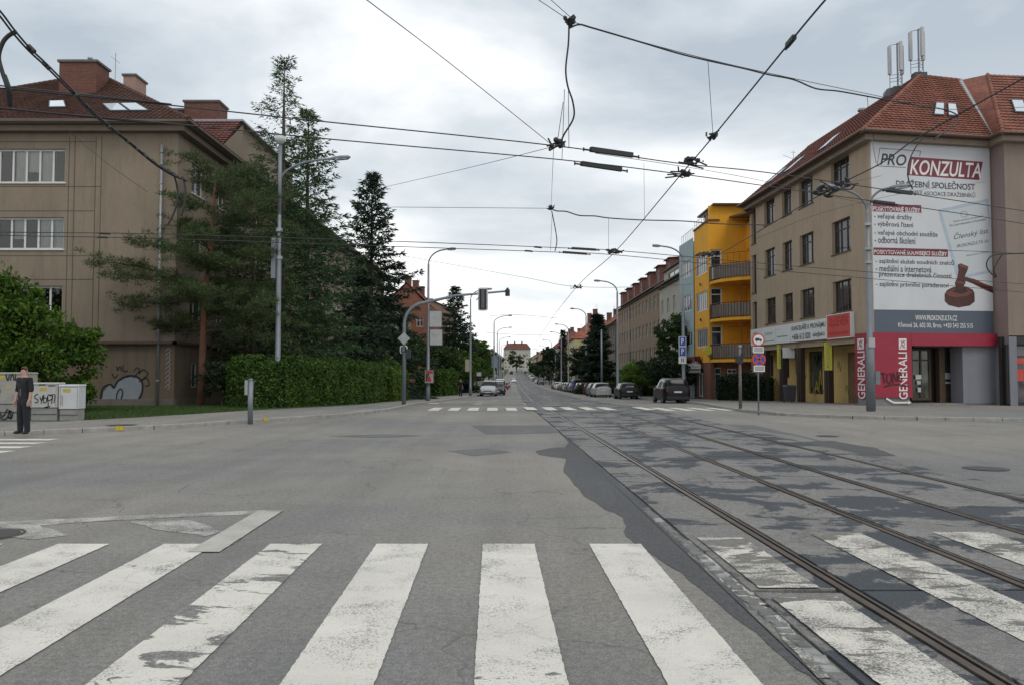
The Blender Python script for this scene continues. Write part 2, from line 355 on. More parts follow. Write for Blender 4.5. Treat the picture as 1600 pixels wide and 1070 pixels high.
def pairs_strip(name,A,B,mat,dz,kind='structure'):
    mb=MB()
    for (a,b),(c,d) in zip(zip(A,B),list(zip(A,B))[1:]):
        n=max(1,int(abs(c[1]-a[1])/6))
        for k in range(n):
            f0,f1=k/n,(k+1)/n; q=lambda p,r,f:(p[0]+(r[0]-p[0])*f,p[1]+(r[1]-p[1])*f)
            P=[q(a,c,f0),q(b,d,f0),q(b,d,f1),q(a,c,f1)]
            mb.face(*[(p[0],p[1],gz(p[1])+dz) for p in P])
    o=mb.build(name,mat); o['kind']=kind
    if mb.f:
        bm=bmesh.new(); bm.from_mesh(o.data); bmesh.ops.remove_doubles(bm,verts=bm.verts,dist=.001); bmesh.ops.recalc_face_normals(bm,faces=bm.faces); bm.to_mesh(o.data); bm.free()
        if o.data.polygons[0].normal.z<0: o.data.flip_normals()
    return o
pvL=pairs_strip('pavement',KL,BL,A_WALK,.12); pvR=pairs_strip('pavement',KR,BR,A_WALK,.12)
LBL=[(-60,36),(-40,36),(-30,36),(-22,37),(-18,37.5),(-16.3,38),(-16.4,40),(-16.4,43),(-16.4,46),(-16.4,52),(-16.4,60),(-16.4,72),(-16.4,86),(-14,142),(-12,280),(-10,500),(-9,700),(-8,900)]
lawnL=pairs_strip('lawn',BL,LBL,M_LAWN,.13)
BR2=[(60,46),(40,46),(26,46),(22,46),(20,46),(19.3,46),(19,47),(19,48),(19,51),(19,57),(18.6,61),(18.4,75),(18.6,101),(18.2,131),(17.5,231),(16.5,501),(16.8,701),(17.3,901)]
lawnR=pairs_strip('lawn',BR[9:],BR2[9:],M_LAWN,.13)
# kerb stones
def kerbs(line,parent,side,y0,y1,ln=1.0):
    pts=[Vector((a,b)) for a,b in line if y0<=b<=y1 and abs(a)<34]
    me={}; d=0
    for a,b in zip(pts,pts[1:]):
        L=(b-a).length; n=max(1,round(L/ln)); u=(b-a)/n; l=u.length; key=round(l,2)
        if key not in me:
            bm=bmesh.new(); bmesh.ops.create_cube(bm,size=1); bmesh.ops.scale(bm,vec=(l-.02,.16,.3),verts=bm.verts)
            bmesh.ops.bevel(bm,geom=[e for e in bm.edges if all(v.co.z>0 for v in e.verts)],offset=.02,segments=1,affect='EDGES')
            m_=bpy.data.meshes.new('kerb_stone'); bm.to_mesh(m_); bm.free(); m_.materials.append(M_KERB); me[key]=m_
        for k in range(n):
            c=a+u*(k+.5); o=link('kerb_stone',me[key],parent,(c.x,c.y,gz(c.y)-.02+R_.uniform(-.006,.006)),math.atan2(u.y,u.x)+R_.uniform(-.012,.012))
kerbs(KL[1:],pvL,1,0,90); kerbs(KR,pvR,1,0,90)
for line,p,e in ((KL,pvL,1),(KR,pvR,-1)):
    mb=MB(); ys=[y for y in range(90,900,10)]
    fx=Lx if e==1 else Rx
    for a,b in zip(ys,ys[1:]):
        z0,z1=gz(a)+.13,gz(b)+.13; x0,x1=fx(a),fx(b)
        mb.hexa([(x0-.08,a,z0-.3),(x0+.08,a,z0-.3),(x1+.08,b,z1-.3),(x1-.08,b,z1-.3),(x0-.08,a,z0),(x0+.08,a,z0),(x1+.08,b,z1),(x1-.08,b,z1)])
    mb.build('kerb',M_KERB,p)
# yellow paint marks on the left kerb
MYEL=M('yellow_paint',(.45,.34,.04),.8,.4,14)
for px,py in ((208,670),(480,655)):
    p=G(px,py,.14); a=min((i for i in range(3,len(KL)-3)),key=lambda i:(lambda A,B_:((A+(B_-A)*max(0,min(1,(Vector((p.x,p.y))-A).dot(B_-A)/(B_-A).length_squared)))-Vector((p.x,p.y))).length)(Vector(KL[i]),Vector(KL[i+1]))); d=(Vector(KL[a+1])-Vector(KL[a])).normalized()
    q=Vector(KL[a]); c=q+d*((Vector((p.x,p.y))-q).dot(d)); nx=Vector((-d.y,d.x))
    mb=MB(); zt=.141
    for s in (0,): mb.face(*[(c.x+d.x*i*.11+nx.x*j*.095,c.y+d.y*i*.11+nx.y*j*.095,zt) for i,j in ((-1,-1),(1,-1),(1,1),(-1,1))]); mb.face(*[(c.x+d.x*i*.11-nx.x*.094,c.y+d.y*i*.11-nx.y*.094,z) for i,z in ((-1,.02),(1,.02),(1,zt),(-1,zt))])
    mb.build('yellow_kerb_mark',MYEL,pvL)
# ---------------- tram track ----------------
def tx(off,y): return cx(y)+off          # off measured from the middle of the track pair
def off0(x0): return x0-(4.75)            # authored at the camera's feet
def trk(x0,y):                            # x0 = cross position extrapolated to y=0
    return x0-.027*y if y<=40 else cx(y)-3.67+x0-1.08
RAILS=[2.66,4.08,5.42,6.84]
track=tag(strip('tram_track',[lambda y:trk(1.96,y),lambda y:trk(7.56,y)],M_GAP,[y for y in range(-4,60,2)],.006),kind='structure')
yr=[-4+i*1.5 for i in range(50)]+list(range(72,900,12))
for x0 in RAILS:
    for a,b in ((0,.055),(.095,.12)):      # head and guard lip with the groove between
        mb=MB(); 
        for y in yr:
            for dx,dz in ((a,-.02),(a,.036 if a==0 else .03),(b,.036 if a==0 else .03),(b,-.02)): mb.v.append(Vector((trk(x0,y)+dx-.03,y,gz(y)+dz)))
        for j in range(len(yr)-1):
            for i in range(3): k=j*4+i; mb.f.append((k,k+1,k+5,k+4))
        mb.build('rail',M_RAIL,track)
# concrete and asphalt panels between the rails
cols=[(1.97,2.62,0),(2.79,4.04,1),(4.21,5.38,2),(5.55,6.80,3),(6.97,7.55,4)]
for a,b,ci in cols:
    y=-3.0+(R_.uniform(0,1.5) if ci>1 else .03*ci)
    while y<57:
        l=2.97 if ci<2 else (R_.choice((2.4,3.0,3.0,3.2)) if ci==3 else R_.choice((3.0,4.0,5.5))); g=R_.uniform(.035,.06) if ci<2 and 5<y<7 else R_.uniform(.012,.04); h0,h1=R_.uniform(.018,.03),R_.uniform(.018,.03)
        y2=y+l; p=[(a,y+g),(b,y+g+R_.uniform(-.03,.03)),(b,y2),(a,y2+R_.uniform(-.03,.03))]
        n=3; mb=MB(); hh=[h0,h0,h1,h1]; loc=Vector((trk(a,y),y,gz(y)))
        top=[]; 
        for j in range(4):
            f=j/3; 
            for i in range(2):
                q0,q1=(p[0],p[3]) if i==0 else (p[1],p[2]); yy=q0[1]+(q1[1]-q0[1])*f; xx=trk(q0[0],yy)+ (R_.uniform(-.006,.006) if ci in (0,4) else 0)
                top.append((xx,yy,gz(yy)+h0+(h1-h0)*f))
        mb.o=loc
        for j in range(3): mb.face(top[2*j],top[2*j+1],top[2*j+3],top[2*j+2])
        dn=lambda q:(q[0],q[1],q[2]-.05)
        mb.face(dn(top[0]),dn(top[1]),top[1],top[0]); 
        for j in range(3): mb.face(dn(top[2*j]),top[2*j],top[2*j+2],dn(top[2*j+2])); mb.face(dn(top[2*j+1]),dn(top[2*j+3]),top[2*j+3],top[2*j+1])
        mb.build('track_panel',A_BED,track,loc,fix=False); y=y2
# the bed beyond: one sheet
strip('tram_bed',[lambda y:trk(1.96,y),lambda y:trk(7.56,y)],A_BED,[y for y in YS if 56<y<=900]+[900],.012)
# granite setts along the left edge of the bed
sm_=None
for i in range(52):
    y=3.2+i*.125
    for r in range(1):
        bm=bmesh.new() if i<4 and r==0 else None
        if bm:
            bmesh.ops.create_cube(bm,size=1); bmesh.ops.scale(bm,vec=(.1,.1,.06),verts=bm.verts); bmesh.ops.bevel(bm,geom=bm.edges[:],offset=.012,segments=1,affect='EDGES')
            for v_ in bm.verts: v_.co+=Vector((R_.uniform(-.006,.006),R_.uniform(-.006,.006),R_.uniform(-.004,.004)))
            mm=bpy.data.meshes.new('cobble'); bm.to_mesh(mm); bm.free(); mm.materials.append(M_STONE); sm_=(sm_ or [])+[mm]
        link('cobble',R_.choice(sm_),track,(trk(1.89-.13*r,y)+R_.uniform(-.012,.012),y+R_.uniform(-.01,.01),-.014+R_.uniform(-.006,.004)),R_.uniform(-.12,.12))
MPS=M('paint_splashed_cobble',(.3,.3,.29),.8,.5,14,.5,50,dirt=.9)
for o in [o for o in track.children if o.name.startswith('cobble') and R_.random()<.22]:
    o.material_slots[0].link='OBJECT'; o.material_slots[0].material=MPS
# ---------------- sheets on the road ----------------
def rough_poly(name,pts,mat,dz,parent=None,jit=.04,sub=5,img=True):
    P=[G(x,y) if img else Vector((x,y,0)) for x,y in pts]; q=[]
    for a,b in zip(P,P[1:]+P[:1]):
        for k in range(sub):
            p=a.lerp(b,k/sub); q.append(p+Vector((R_.uniform(-jit,jit),R_.uniform(-jit,jit),0)) if jit else p)
    c=sum(q,Vector())/len(q); bm=bmesh.new(); vs=[bm.verts.new((p.x,p.y,gz(p.y)+dz)) for p in q]; f=bm.faces.new(vs); bmesh.ops.triangulate(bm,faces=[f]); 
    me=bpy.data.meshes.new(name); bm.to_mesh(me); bm.free(); me.materials.append(mat)
    if me.polygons and sum(p.normal.z for p in me.polygons)<0: me.flip_normals()
    return link(name,me,parent or road)
edge=lambda y:(trk(1.955,y),y)
pl=[G(*p)[:2] for p in ((838,704),(862,699),(882,698),(889,691),(880,683),(862,676),(868,671))]
pr=[edge(y) for y in (27,24,20,17,14,12,10,9,8)]
pl2=[(1.62,7.2),(1.66,6),(1.67,5),(1.68,3.4)]
pl3=[G(*p)[:2] for p in ((1290,1075),(1235,1040),(1180,990),(1110,930),(1050,885),(1000,855),(978,838),(975,808),(945,795),(915,775),(893,752),(880,735),(884,716),(862,713),(840,710))]
rough_poly('road_patch',pl[:4]+pr[1:]+pl2+pl3,A_PATCH,.004,jit=.02,sub=4,img=False)
rough_poly('road_patch',[(1238,690),(1300,688),(1370,700),(1402,712),(1330,712)],A_PATCH,.0045)  # darker streak laid as a flat polygon
rough_poly('road_patch',[(512,681),(600,678),(668,680),(590,684)],A_FAR,.004)
rough_poly('road_patch',[(735,664),(860,664),(872,676),(760,678)],A_FAR,.004)
rough_poly('road_patch',[(1110,662),(1180,664),(1290,690),(1500,760),(1600,790),(1600,772),(1380,715),(1240,680)],A_FAR,.0025)
rough_poly('road_patch',[(700,704),(760,700),(800,706),(740,712)],A_FAR,.004)
rough_poly('worn_paint',[(1062,846),(1092,843),(1130,875),(1165,915),(1205,945),(1170,945),(1125,905),(1090,870)],P_VW,.007,jit=.012)
rough_poly('worn_paint',[(1185,950),(1215,950),(1250,1000),(1300,1060),(1275,1060),(1225,1000)],P_VW,.007,jit=.012)
def stripe(x0,x1,y0,y1,mat,dz=.008,skew=-.024,name='crosswalk_stripe'):
    n=max(1,int((y1-y0)/.5)); mb=MB(); 
    for k in range(n):
        a,b=y0+(y1-y0)*k/n,y0+(y1-y0)*(k+1)/n
        mb.face((x0+skew*a,a,gz(a)+dz),(x1+skew*a,a,gz(a)+dz),(x1+skew*b,b,gz(b)+dz),(x0+skew*b,b,gz(b)+dz))
    if y1<12:   # close to: slightly ragged painted edges
        mb=MB(); q=[]; j=lambda:R_.gauss(0,.0022)
        n=int((y1-y0)/.04)
        L=[(x0+skew*(y0+(y1-y0)*k/n)+j(),y0+(y1-y0)*k/n) for k in range(n+1)]; R2=[(x1+skew*(y0+(y1-y0)*k/n)+j(),y0+(y1-y0)*k/n) for k in range(n+1)]
        m=12; T=[(L[-1][0]+(R2[-1][0]-L[-1][0])*k/m,y1+j()*1.5) for k in range(m+1)]
        for k in range(n-1): mb.face((*L[k],dz),(*R2[k],dz),(*R2[k+1],dz),(*L[k+1],dz))
        mb.face((*L[n-1],dz),(*R2[n-1],dz),*[(a,b,dz) for a,b in reversed(T)])
    return mb.build(name,mat,road,fix=False)
for k in range(-2,6):
    x=-4.22+1.03*k; stripe(x,x+.5,3.2,7.66,P_CHIP if k==2 else P_GOOD)
stripe(2.02,2.5,3.2,5.75,P_WORN,.034); stripe(2.02,2.48,6.0,7.82,P_VW,.034); stripe(3.22,3.74,4.4,8.02,P_WORN,.034); stripe(4.5,5.08,5.0,8.1,P_WORN,.034); stripe(5.62,6.1,5,8.1,P_WORN,.034)
stripe(-2.83,-2.53,7.3,9.5,P_BEIGE,.012,name='lane_marking')
rough_poly('lane_marking',[(0,815),(150,808),(300,801),(410,797),(400,803),(250,809),(120,816),(0,826)],P_OLD,.004,jit=.02)
rough_poly('lane_marking',[(0,826),(60,820),(110,836),(50,842),(0,838)],P_OLD,.0045,jit=.03)
rough_poly('lane_marking',[(200,815),(300,812),(345,830),(320,838),(240,826)],P_OLD,.0045,jit=.03)
for k in range(6): 
    y=20.0-k*1.03; e=-11.55+.28*k
    MB().face((-34,y-.45,.006),(e,y-.45,.006),(e+.05,y,.006),(-34,y,.006)).build('crosswalk_stripe',P_GOOD,road,fix=False)
for k in range(17):
    x=-3.9+.905*k
    if 5<=k<=13 and k not in(5,6,7,8,9,11,12,13): continue
    stripe(x+.9,x+.9+.5,35.6,39.6,P_GOOD if k<5 or k>9 else P_GOOD,.036 if 5<=k<=11 else .008)
stripe(-4.6,1.9,40.8,41.05,P_GOOD,skew=0,name='stop_line'); stripe(1.95,2.1,41,52,P_GOOD,name='lane_marking')
for y in (47,52,58): stripe(-1.2,-.7,y,y+.9,P_GOOD,name='lane_marking'); stripe(-.1,.9,y+.2,y+.7,P_OLD,name='lane_marking')
stripe(-4.2,-3.6,50,53,P_GOOD,name='lane_marking')
# manhole covers
MIRON=M('cast_iron',(.07,.065,.06),.6,.3,30,.6,40,metal=.4)
def manhole(p,r,lab,z=.006,mat=None):
    t=thing('manhole_cover',lab,'manhole cover',(p.x,p.y,gz(p.y)+z)); mb=MB()
    for a,b,zz_ in ((0,r*.86,.006),(r*.92,r,.008)):
        for k in range(28):
            c0,c1=2*math.pi*k/28,2*math.pi*(k+1)/28
            q=[(b*math.cos(c0),b*math.sin(c0),zz_),(b*math.cos(c1),b*math.sin(c1),zz_)]
            q+= [(a*math.cos(c1),a*math.sin(c1),zz_),(a*math.cos(c0),a*math.sin(c0),zz_)] if a else [(0,0,zz_)]
            mb.face(*q)
        mb.build('lid' if a==0 else 'rim',mat or MIRON,t); mb=MB()
manhole(G(-16,836),.32,'round iron manhole cover at the left end of the near zebra crossing')
manhole(G(1540,732),.36,'dark round manhole cover in the road far right, right of the tram rails',mat=M('tarred_lid',(.06,.062,.065),.8,.2,30))
manhole(G(1293,681),.3,'small round manhole cover in the road just right of the outer tram rail',mat=M('tarred_lid',(.06,.062,.065),.8,.2,30))
manhole(G(190,664,.12),.42,'wide dark manhole cover set in the left pavement by the kerb',z=.126)
# ---------------- building materials ----------------
def plaster(name,col,dirt=.35,var=.08): return M(name,col,.9,var,.7,.25,45,dirt=dirt,streak=True)
def brickmat(name,col,mort=(.3,.28,.25),sc=1.0):
    m,t,b=nm(name); g=N(t,'ShaderNodeNewGeometry'); s=N(t,'ShaderNodeSeparateXYZ'); Lk(t,g,s); c=N(t,'ShaderNodeCombineXYZ')
    t.links.new(mth(t,'ADD',s.outputs[0],s.outputs[1]),c.inputs[0]); t.links.new(s.outputs[2],c.inputs[1])
    br=N(t,'ShaderNodeTexBrick'); Lk(t,c,br); br.inputs['Scale'].default_value=sc; br.inputs['Brick Width'].default_value=.27; br.inputs['Row Height'].default_value=.08; br.inputs['Mortar Size'].default_value=.008
    br.inputs['Color1'].default_value=(*col,1); br.inputs['Color2'].default_value=(*[x*.65 for x in col],1); br.inputs['Mortar'].default_value=(*mort,1)
    c2=mixc(t,.5,br.outputs[0],noise(t,coords(t),2,5),'MULTIPLY'); c3=mixc(t,.5,br.outputs[0],c2); t.links.new(c3,b.inputs['Base Color']); b.inputs['Roughness'].default_value=.9; return m
BRICK=brickmat('chimney_brick',(.17,.058,.038),(.16,.12,.1)); BRICK2=brickmat('dark_brick',(.12,.05,.036),(.12,.1,.08))
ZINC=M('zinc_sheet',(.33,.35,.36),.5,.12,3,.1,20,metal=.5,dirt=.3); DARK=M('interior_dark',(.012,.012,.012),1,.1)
WHITEP=M('white_window_paint',(.62,.62,.6),.5,.08,6,dirt=.2); BROWNP=M('brown_window_paint',(.07,.045,.03),.6,.2,6); GREYP=M('galvanised_steel',(.2,.22,.245),.5,.12,3,.1,30,metal=.35,dirt=.3)
def tilemat(name,col):
    m,t,b=nm(name); v=coords(t); n=noise(t,v,1.1,5); n2=noise(t,v,7,3,.7)
    r=ramp(t,[(.36,tuple(x*.55 for x in col)),(.5,col),(.64,tuple(min(1,x*1.5) for x in col))]); t.links.new(mth(t,'ADD',mth(t,'MULTIPLY',n,.45),mth(t,'MULTIPLY',n2,.55)),r.inputs[0])
    t.links.new(r.outputs[0],b.inputs['Base Color']); b.inputs['Roughness'].default_value=.8; bump(t,b,noise(t,v,30,2),.2,.01); return m
TILE_D=tilemat('dark_brown_tile',(.085,.04,.03)); TILE_R=tilemat('red_clay_tile',(.2,.075,.05)); TILE_RR=tilemat('weathered_red_tile',(.15,.052,.036)); TILE_M=tilemat('maroon_tile',(.13,.045,.034)); TILE_G=tilemat('grey_tile',(.1,.09,.085)); TILE_O=tilemat('orange_tile',(.3,.09,.05))
def tiled(root,quad,mat,row=.32,colw=.28,lift=.06,name='roof',wave=True,kind=None):
    """roof face built as lapped courses of curved tiles; quad = eave_a, eave_b, ridge_b, ridge_a (world)"""
    a,b,c,d=[Vector(q) for q in quad]; nrm=(b-a).cross(d-a).normalized()
    if nrm.z<0: nrm=-nrm
    mb=MB(root.location); H_=max((d-a).length,(c-b).length); rows=max(2,int(H_/row))
    for r in range(rows):
        f0,f1=r/rows,(r+1)/rows; l0,r0=a.lerp(d,f0),b.lerp(c,f0); l1,r1=a.lerp(d,f1),b.lerp(c,f1)
        w_=(r0-l0).length; n=max(1,int(w_/colw)*2) if wave else 1
        if w_<.05: continue
        i0=len(mb.v)
        wm=max((b-a).length,.01)
        for k in range(n+1):
            g=k/n; hh=.035*(k%2) if wave else 0
            p=l0.lerp(r0,g)+nrm*(lift+hh); q=l1.lerp(r1,g)+nrm*(hh*.7+.004); s_=l0.lerp(r0,g)-nrm*.01
            mb.v+= [p-mb.o,q-mb.o,s_-mb.o]
        for k in range(n):
            i=i0+3*k; mb.f.append((i,i+3,i+4,i+1)); mb.f.append((i+2,i+5,i+3,i))
    o=mb.build(name,mat,root,fix=False)
    if kind: o['kind']=kind
    # deck beneath
    dk=MB(root.location)
    for r in range(6):
        for k in range(6):
            L_=lambda g,f:a.lerp(b,g).lerp(d.lerp(c,g),f)-nrm*.09
            dk.face(L_(k/6,r/6),L_((k+1)/6,r/6),L_((k+1)/6,(r+1)/6),L_(k/6,(r+1)/6))
    dk.build('roof_deck',mat,root)
    return o
def ridge(root,a,b,mat,r=.12):
    a,b=Vector(a),Vector(b); n=max(1,int((b-a).length/.35)); mb=MB(root.location)
    for k in range(n):
        p,q=a.lerp(b,k/n),a.lerp(b,(k+1.08)/n); mb.tube([p,q],[r,r*.82],8)
    return mb.build('ridge_cap',mat,root)
def chimney(root,x0,x1,y0,y1,z0,z1,mat=BRICK,name='chimney',cap=True,flash=False):
    o=MB(root.location).box(x0,x1,y0,y1,z0,z1-.12).build(name,mat,root)
    if cap: MB(root.location).box(x0-.08,x1+.08,y0-.08,y1+.08,z1-.12,z1).build('cap',M('chimney_cap',(.12,.12,.115),.9,.2),o)
    if flash: MB(root.location).box(x0-.12,x1+.12,y0-.15,y0-.01,z0+.2,z0+.75).build('flashing',ZINC,o)
    return o
def pipe(root,P,s,t0,t1,r=.055,d=.12,mat=None,name='downpipe'):
    mb=MB(root.location).tube([P.pt(s,t0,d),P.pt(s,t1,d)],r,8); 
    o=mb.build(name,mat or ZINC,root,smooth=True); c=MB(root.location)
    t=t0+1.2
    while t<t1: c.tube([P.pt(s,t,d),P.pt(s,t+.07,d)],r*1.3,8); t+=2.4
    c.build('bracket',mat or ZINC,o); return o
def antenna(root,x,y,z,h=2.2,wd=.9):
    mb=MB(root.location).tube([(x,y,z),(x,y,z+h)],.02,5)
    for k,(f,l) in enumerate(((.95,1),(.85,.8),(.75,.6))): mb.tube([(x-wd*l/2,y,z+h*f),(x+wd*l/2,y,z+h*f)],.012,4)
    mb.tube([(x,y-.5,z+h*.8),(x,y+.5,z+h*.8)],.012,4); return mb.build('roof_aerial',ZINC,root)
def skylight(root,P4,f0,f1,g0,g1,frame=DARK,name='skylight'):
    """on roof quad (eave_a,eave_b,ridge_b,ridge_a) between fractions"""
    a,b,c,d=[Vector(q) for q in P4]; L=lambda f,g:(a.lerp(b,f)).lerp(d.lerp(c,f),g); n=(b-a).cross(d-a).normalized(); n=n if n.z>0 else -n
    q=[L(f0,g0),L(f1,g0),L(f1,g1),L(f0,g1)]; mb=MB(root.location).hexa([p-n*.02 for p in q]+[p+n*.13 for p in q]); o=mb.build(name,M('skylight_frame',(.05,.055,.06),.5,metal=.3),root)
    m=sum(q,Vector())/4; MB(root.location).face(*[m.lerp(p,.86)+n*.136 for p in q]).build('pane',M('skylight_glass_painted_sky',(.55,.6,.65),.08,.05,1),o); return o  # pale pane colour stands for the reflected sky

# ---------------- brown apartment block on the left corner ----------------
PLB=plaster('brown_plaster',(.235,.188,.14),.4,.1); PLB2=plaster('ground_floor_brown_plaster',(.165,.125,.09),.5)
CX0,CY0=-16.4,38.0; EZ=ZA(200,CY0,272)
bl=thing('apartment_block','brown plastered corner block on the left with dark tiled hip roof and brick chimneys','building',(CX0,CY0,0))
FR=PL((-36,CY0),(CX0,CY0)); SD=PL((CX0,CY0),(CX0,100)); Lf=FR.len
sF=lambda px:FR.at(px); zF=lambda py:ZA(py,CY0,120)
wz=[(zF(286),zF(233)),(zF(390),zF(340)),(zF(496),zF(447))]
holes=[]; x1=sF(95); x0=x1-3.95
for a,b in wz: holes+= [(x0,x1,a,b),(x0-6.2,x0-2.3,a,b)]
gh=zF(537)
mb=MB(bl.location); wall(mb,FR,0,Lf,gh,EZ,holes,.16); mb.build('front_wall',PLB,bl)
g2=[(x0-1,x0+1.4,1.0,2.2)]; mb=MB(bl.location); wall(mb,FR,0,Lf,-.3,gh,g2,.2); mb.build('ground_floor_wall',PLB2,bl)
MB(bl.location).pbox(FR,0,Lf+.25,gh-.02,gh+.1,0,.3).pbox(SD,-.3,62,gh-.02,gh+.1,0,.3).build('string_course',M('ledge_sheet',(.1,.06,.045),.7,.2,2),bl)
for i,h in enumerate(holes): window(bl,FR,h[0],h[1],h[2],h[3],WHITEP,6,0,.14,glass_mat('clear_pane',opaque=False),.5,.09,WHITEP,seed=i+1)
for h in g2: window(bl,FR,*h,WHITEP,3,0,.14,glass_mat(),0,.06)
# groove lines of the front wall: raised strips, shade and grime in their colour
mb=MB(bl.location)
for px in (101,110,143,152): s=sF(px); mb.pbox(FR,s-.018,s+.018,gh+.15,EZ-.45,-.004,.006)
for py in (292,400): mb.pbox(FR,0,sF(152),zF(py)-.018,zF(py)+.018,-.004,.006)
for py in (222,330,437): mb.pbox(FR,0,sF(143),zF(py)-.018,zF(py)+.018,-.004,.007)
mb.build('wall_groove',M('groove_painted_shade_grime',(.09,.075,.06),.95),bl)
MB(bl.location).pbox(FR,0,Lf,-.2,.45,0,.06).pbox(SD,0,62,-.8,.45,0,.06).build('plinth',M('plinth_concrete',(.16,.14,.12),.9,.2,2,.3,dirt=.5),bl)
# side wall towards the street
holes2=[]; sy=[2.5+3.25*k for k in range(18)]
rows=[(4.35,5.9),(7.65,9.2),(10.9,12.45)]
for k,s in enumerate(sy):
    wd=.62 if k%3 else .8
    for a,b in rows: holes2.append((s-wd,s+wd,a,b))
hg=[(s-.5,s+.5,.95,2.25) for s in sy]
mb=MB(bl.location); wall(mb,SD,0,62,gh,EZ,holes2,.16); mb.build('street_wall',PLB,bl)
mb=MB(bl.location); wall(mb,SD,0,62,-.9,gh,hg,.2); mb.build('ground_floor_wall',PLB2,bl)
for i,h in enumerate(holes2): window(bl,SD,*h,WHITEP,2,.7,.14,glass_mat(),0,.07,WHITEP)
for h in hg: window(bl,SD,*h,WHITEP,2,0,.16,glass_mat(),0,.07)
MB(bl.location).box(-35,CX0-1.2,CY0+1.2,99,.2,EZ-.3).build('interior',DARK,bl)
MB(bl.location).face((-36,CY0,-.5),(-36,100,-.5),(-36,100,EZ),(-36,CY0,EZ)).face((-36,100,-1),(CX0,100,-1),(CX0,100,EZ),(-36,100,EZ)).build('back_wall',PLB,bl)
# cornice and gutter
co=M('cornice_plaster',(.17,.135,.105),.85,.1,2,dirt=.3)
MB(bl.location).pbox(FR,0,Lf+.45,EZ-.28,EZ,0,.45).pbox(SD,-.002,62,EZ-.279,EZ-.001,0,.451).build('cornice',co,bl)
MB(bl.location).pbox(FR,0,Lf+.75,EZ,EZ+.16,-.3,.75).pbox(SD,0,62,EZ+.001,EZ+.161,-.3,.751).build('eave_board',M('eave_brown_sheet',(.13,.1,.075),.6,.15),bl)
MB(bl.location).tube([(-36,CY0-.82,EZ+.12),(CX0+.82,CY0-.82,EZ+.12),(CX0+.82,100,EZ+.12)],.085,8).build('gutter',M('gutter_sheet',(.14,.11,.09),.5,.15,metal=.3),bl)
pipe(bl,FR,sF(249),.1,EZ-.9,.07,.14); 
A=W(153,116,43.0); A=Vector((A.x,A.y,A.z)); rz_=A.z
B=Vector((-36,48,ZA(150,47))); A2=Vector((A.x-1.2,100,rz_)); e=.85
Ea=Vector((-37,CY0-e,EZ+.17)); Eb=Vector((CX0+e,CY0-e,EZ+.17)); Ec=Vector((CX0+e,100,EZ+.17))
q1=(Ea,Eb,A,Vector((-33,45.5,rz_-.5))); tiled(bl,q1,TILE_D); tiled(bl,(Eb,Ec,A2,A),TILE_D)
ridge(bl,Eb,A,TILE_D); ridge(bl,A,(-33,45.5,rz_-.5),TILE_D); ridge(bl,A,A2,TILE_D)
def onroof(px,py):
    "fractions on the front roof quad under picture point"
    best=None
    a,b,c,d=q1
    for i in range(101):
        for j in range(41):
            f,g=i/100,j/40; p=a.lerp(b,f).lerp(d.lerp(c,f),g); k=(px-800)/F-p.x/p.y
            zz_=W(px,py,p.y).z-p.z; e_=abs(k)*40+abs(zz_)
            if best is None or e_<best[0]: best=(e_,f,g,p)
    return best
for (xa,ya) in ((78,166),(172,172),(201,172)):
    _,f,g,p=onroof(xa,ya); skylight(bl,q1,f-.024,f+.024,g-.085,g+.085)
_,f,g,p=onroof(112,150); top=ZA(100,p.y+.5,112)
chimney(bl,XA(82,p.y),XA(141,p.y),p.y,p.y+1.3,p.z-1,top,flash=True)
MB(bl.location).tube([(XA(121,p.y),p.y+.6,top),(XA(121,p.y),p.y+.6,top+.3)],.05,6).tube([(XA(121,p.y),p.y+.6,top+.28),(XA(121,p.y),p.y+.6,top+.36)],.14,6).build('vent_cowl',ZINC,bl)
y_=46.5; chimney(bl,XA(184,y_),XA(203,y_),y_,y_+1.4,rz_-1.5,ZA(116,y_),mat=M('pale_brick',(.3,.2,.16),.9,.2,8))
# attic block behind with its own tiled slope
ax=CX0-.3; ay=47.0; az=ZA(190,ay,365)
DB=PL((ax,ay+.4),(ax,59))
mb=MB(bl.location); wall(mb,DB,0,DB.len,EZ,az,[(1.2,3.2,EZ+.7,az-.5),(4.6,6.6,EZ+.7,az-.5),(8,10,EZ+.7,az-.5)],.15); mb.build('dormer_wall',PLB,bl)
for s in (1.2,4.6,8): window(bl,DB,s,s+2,EZ+.7,az-.5,BROWNP,2,0,.12,glass_mat())
MB(bl.location).box(-27,ax-.01,ay+.4,59,EZ+.2,az-.01).build('dormer_block',PLB,bl)
tiled(bl,(Vector((-21.5,ay-2.9,az-2.3)),Vector((ax+.2,ay-2.9,az-2.3)),Vector((ax+.2,ay,az)),Vector((-21.5,ay,az))),TILE_M)
MB(bl.location).face((ax+.2,ay-2.9,az-2.35),(ax+.2,ay+.5,az-2.35),(ax+.2,ay+.5,az-.02)).build('dormer_cheek',PLB,bl)
MB(bl.location).box(-27,ax+.35,ay-.05,59.4,az,az+.12).build('dormer_roof',ZINC,bl)
y_=49; chimney(bl,XA(281,y_),XA(336,y_),y_,y_+1.5,az,ZA(157,y_)); chimney(bl,XA(250,y_),XA(280,y_),y_,y_+1.2,az-.6,ZA(170,y_),mat=BRICK2)
antenna(bl,XA(171,44),44,rz_-.4,2.0,.05)
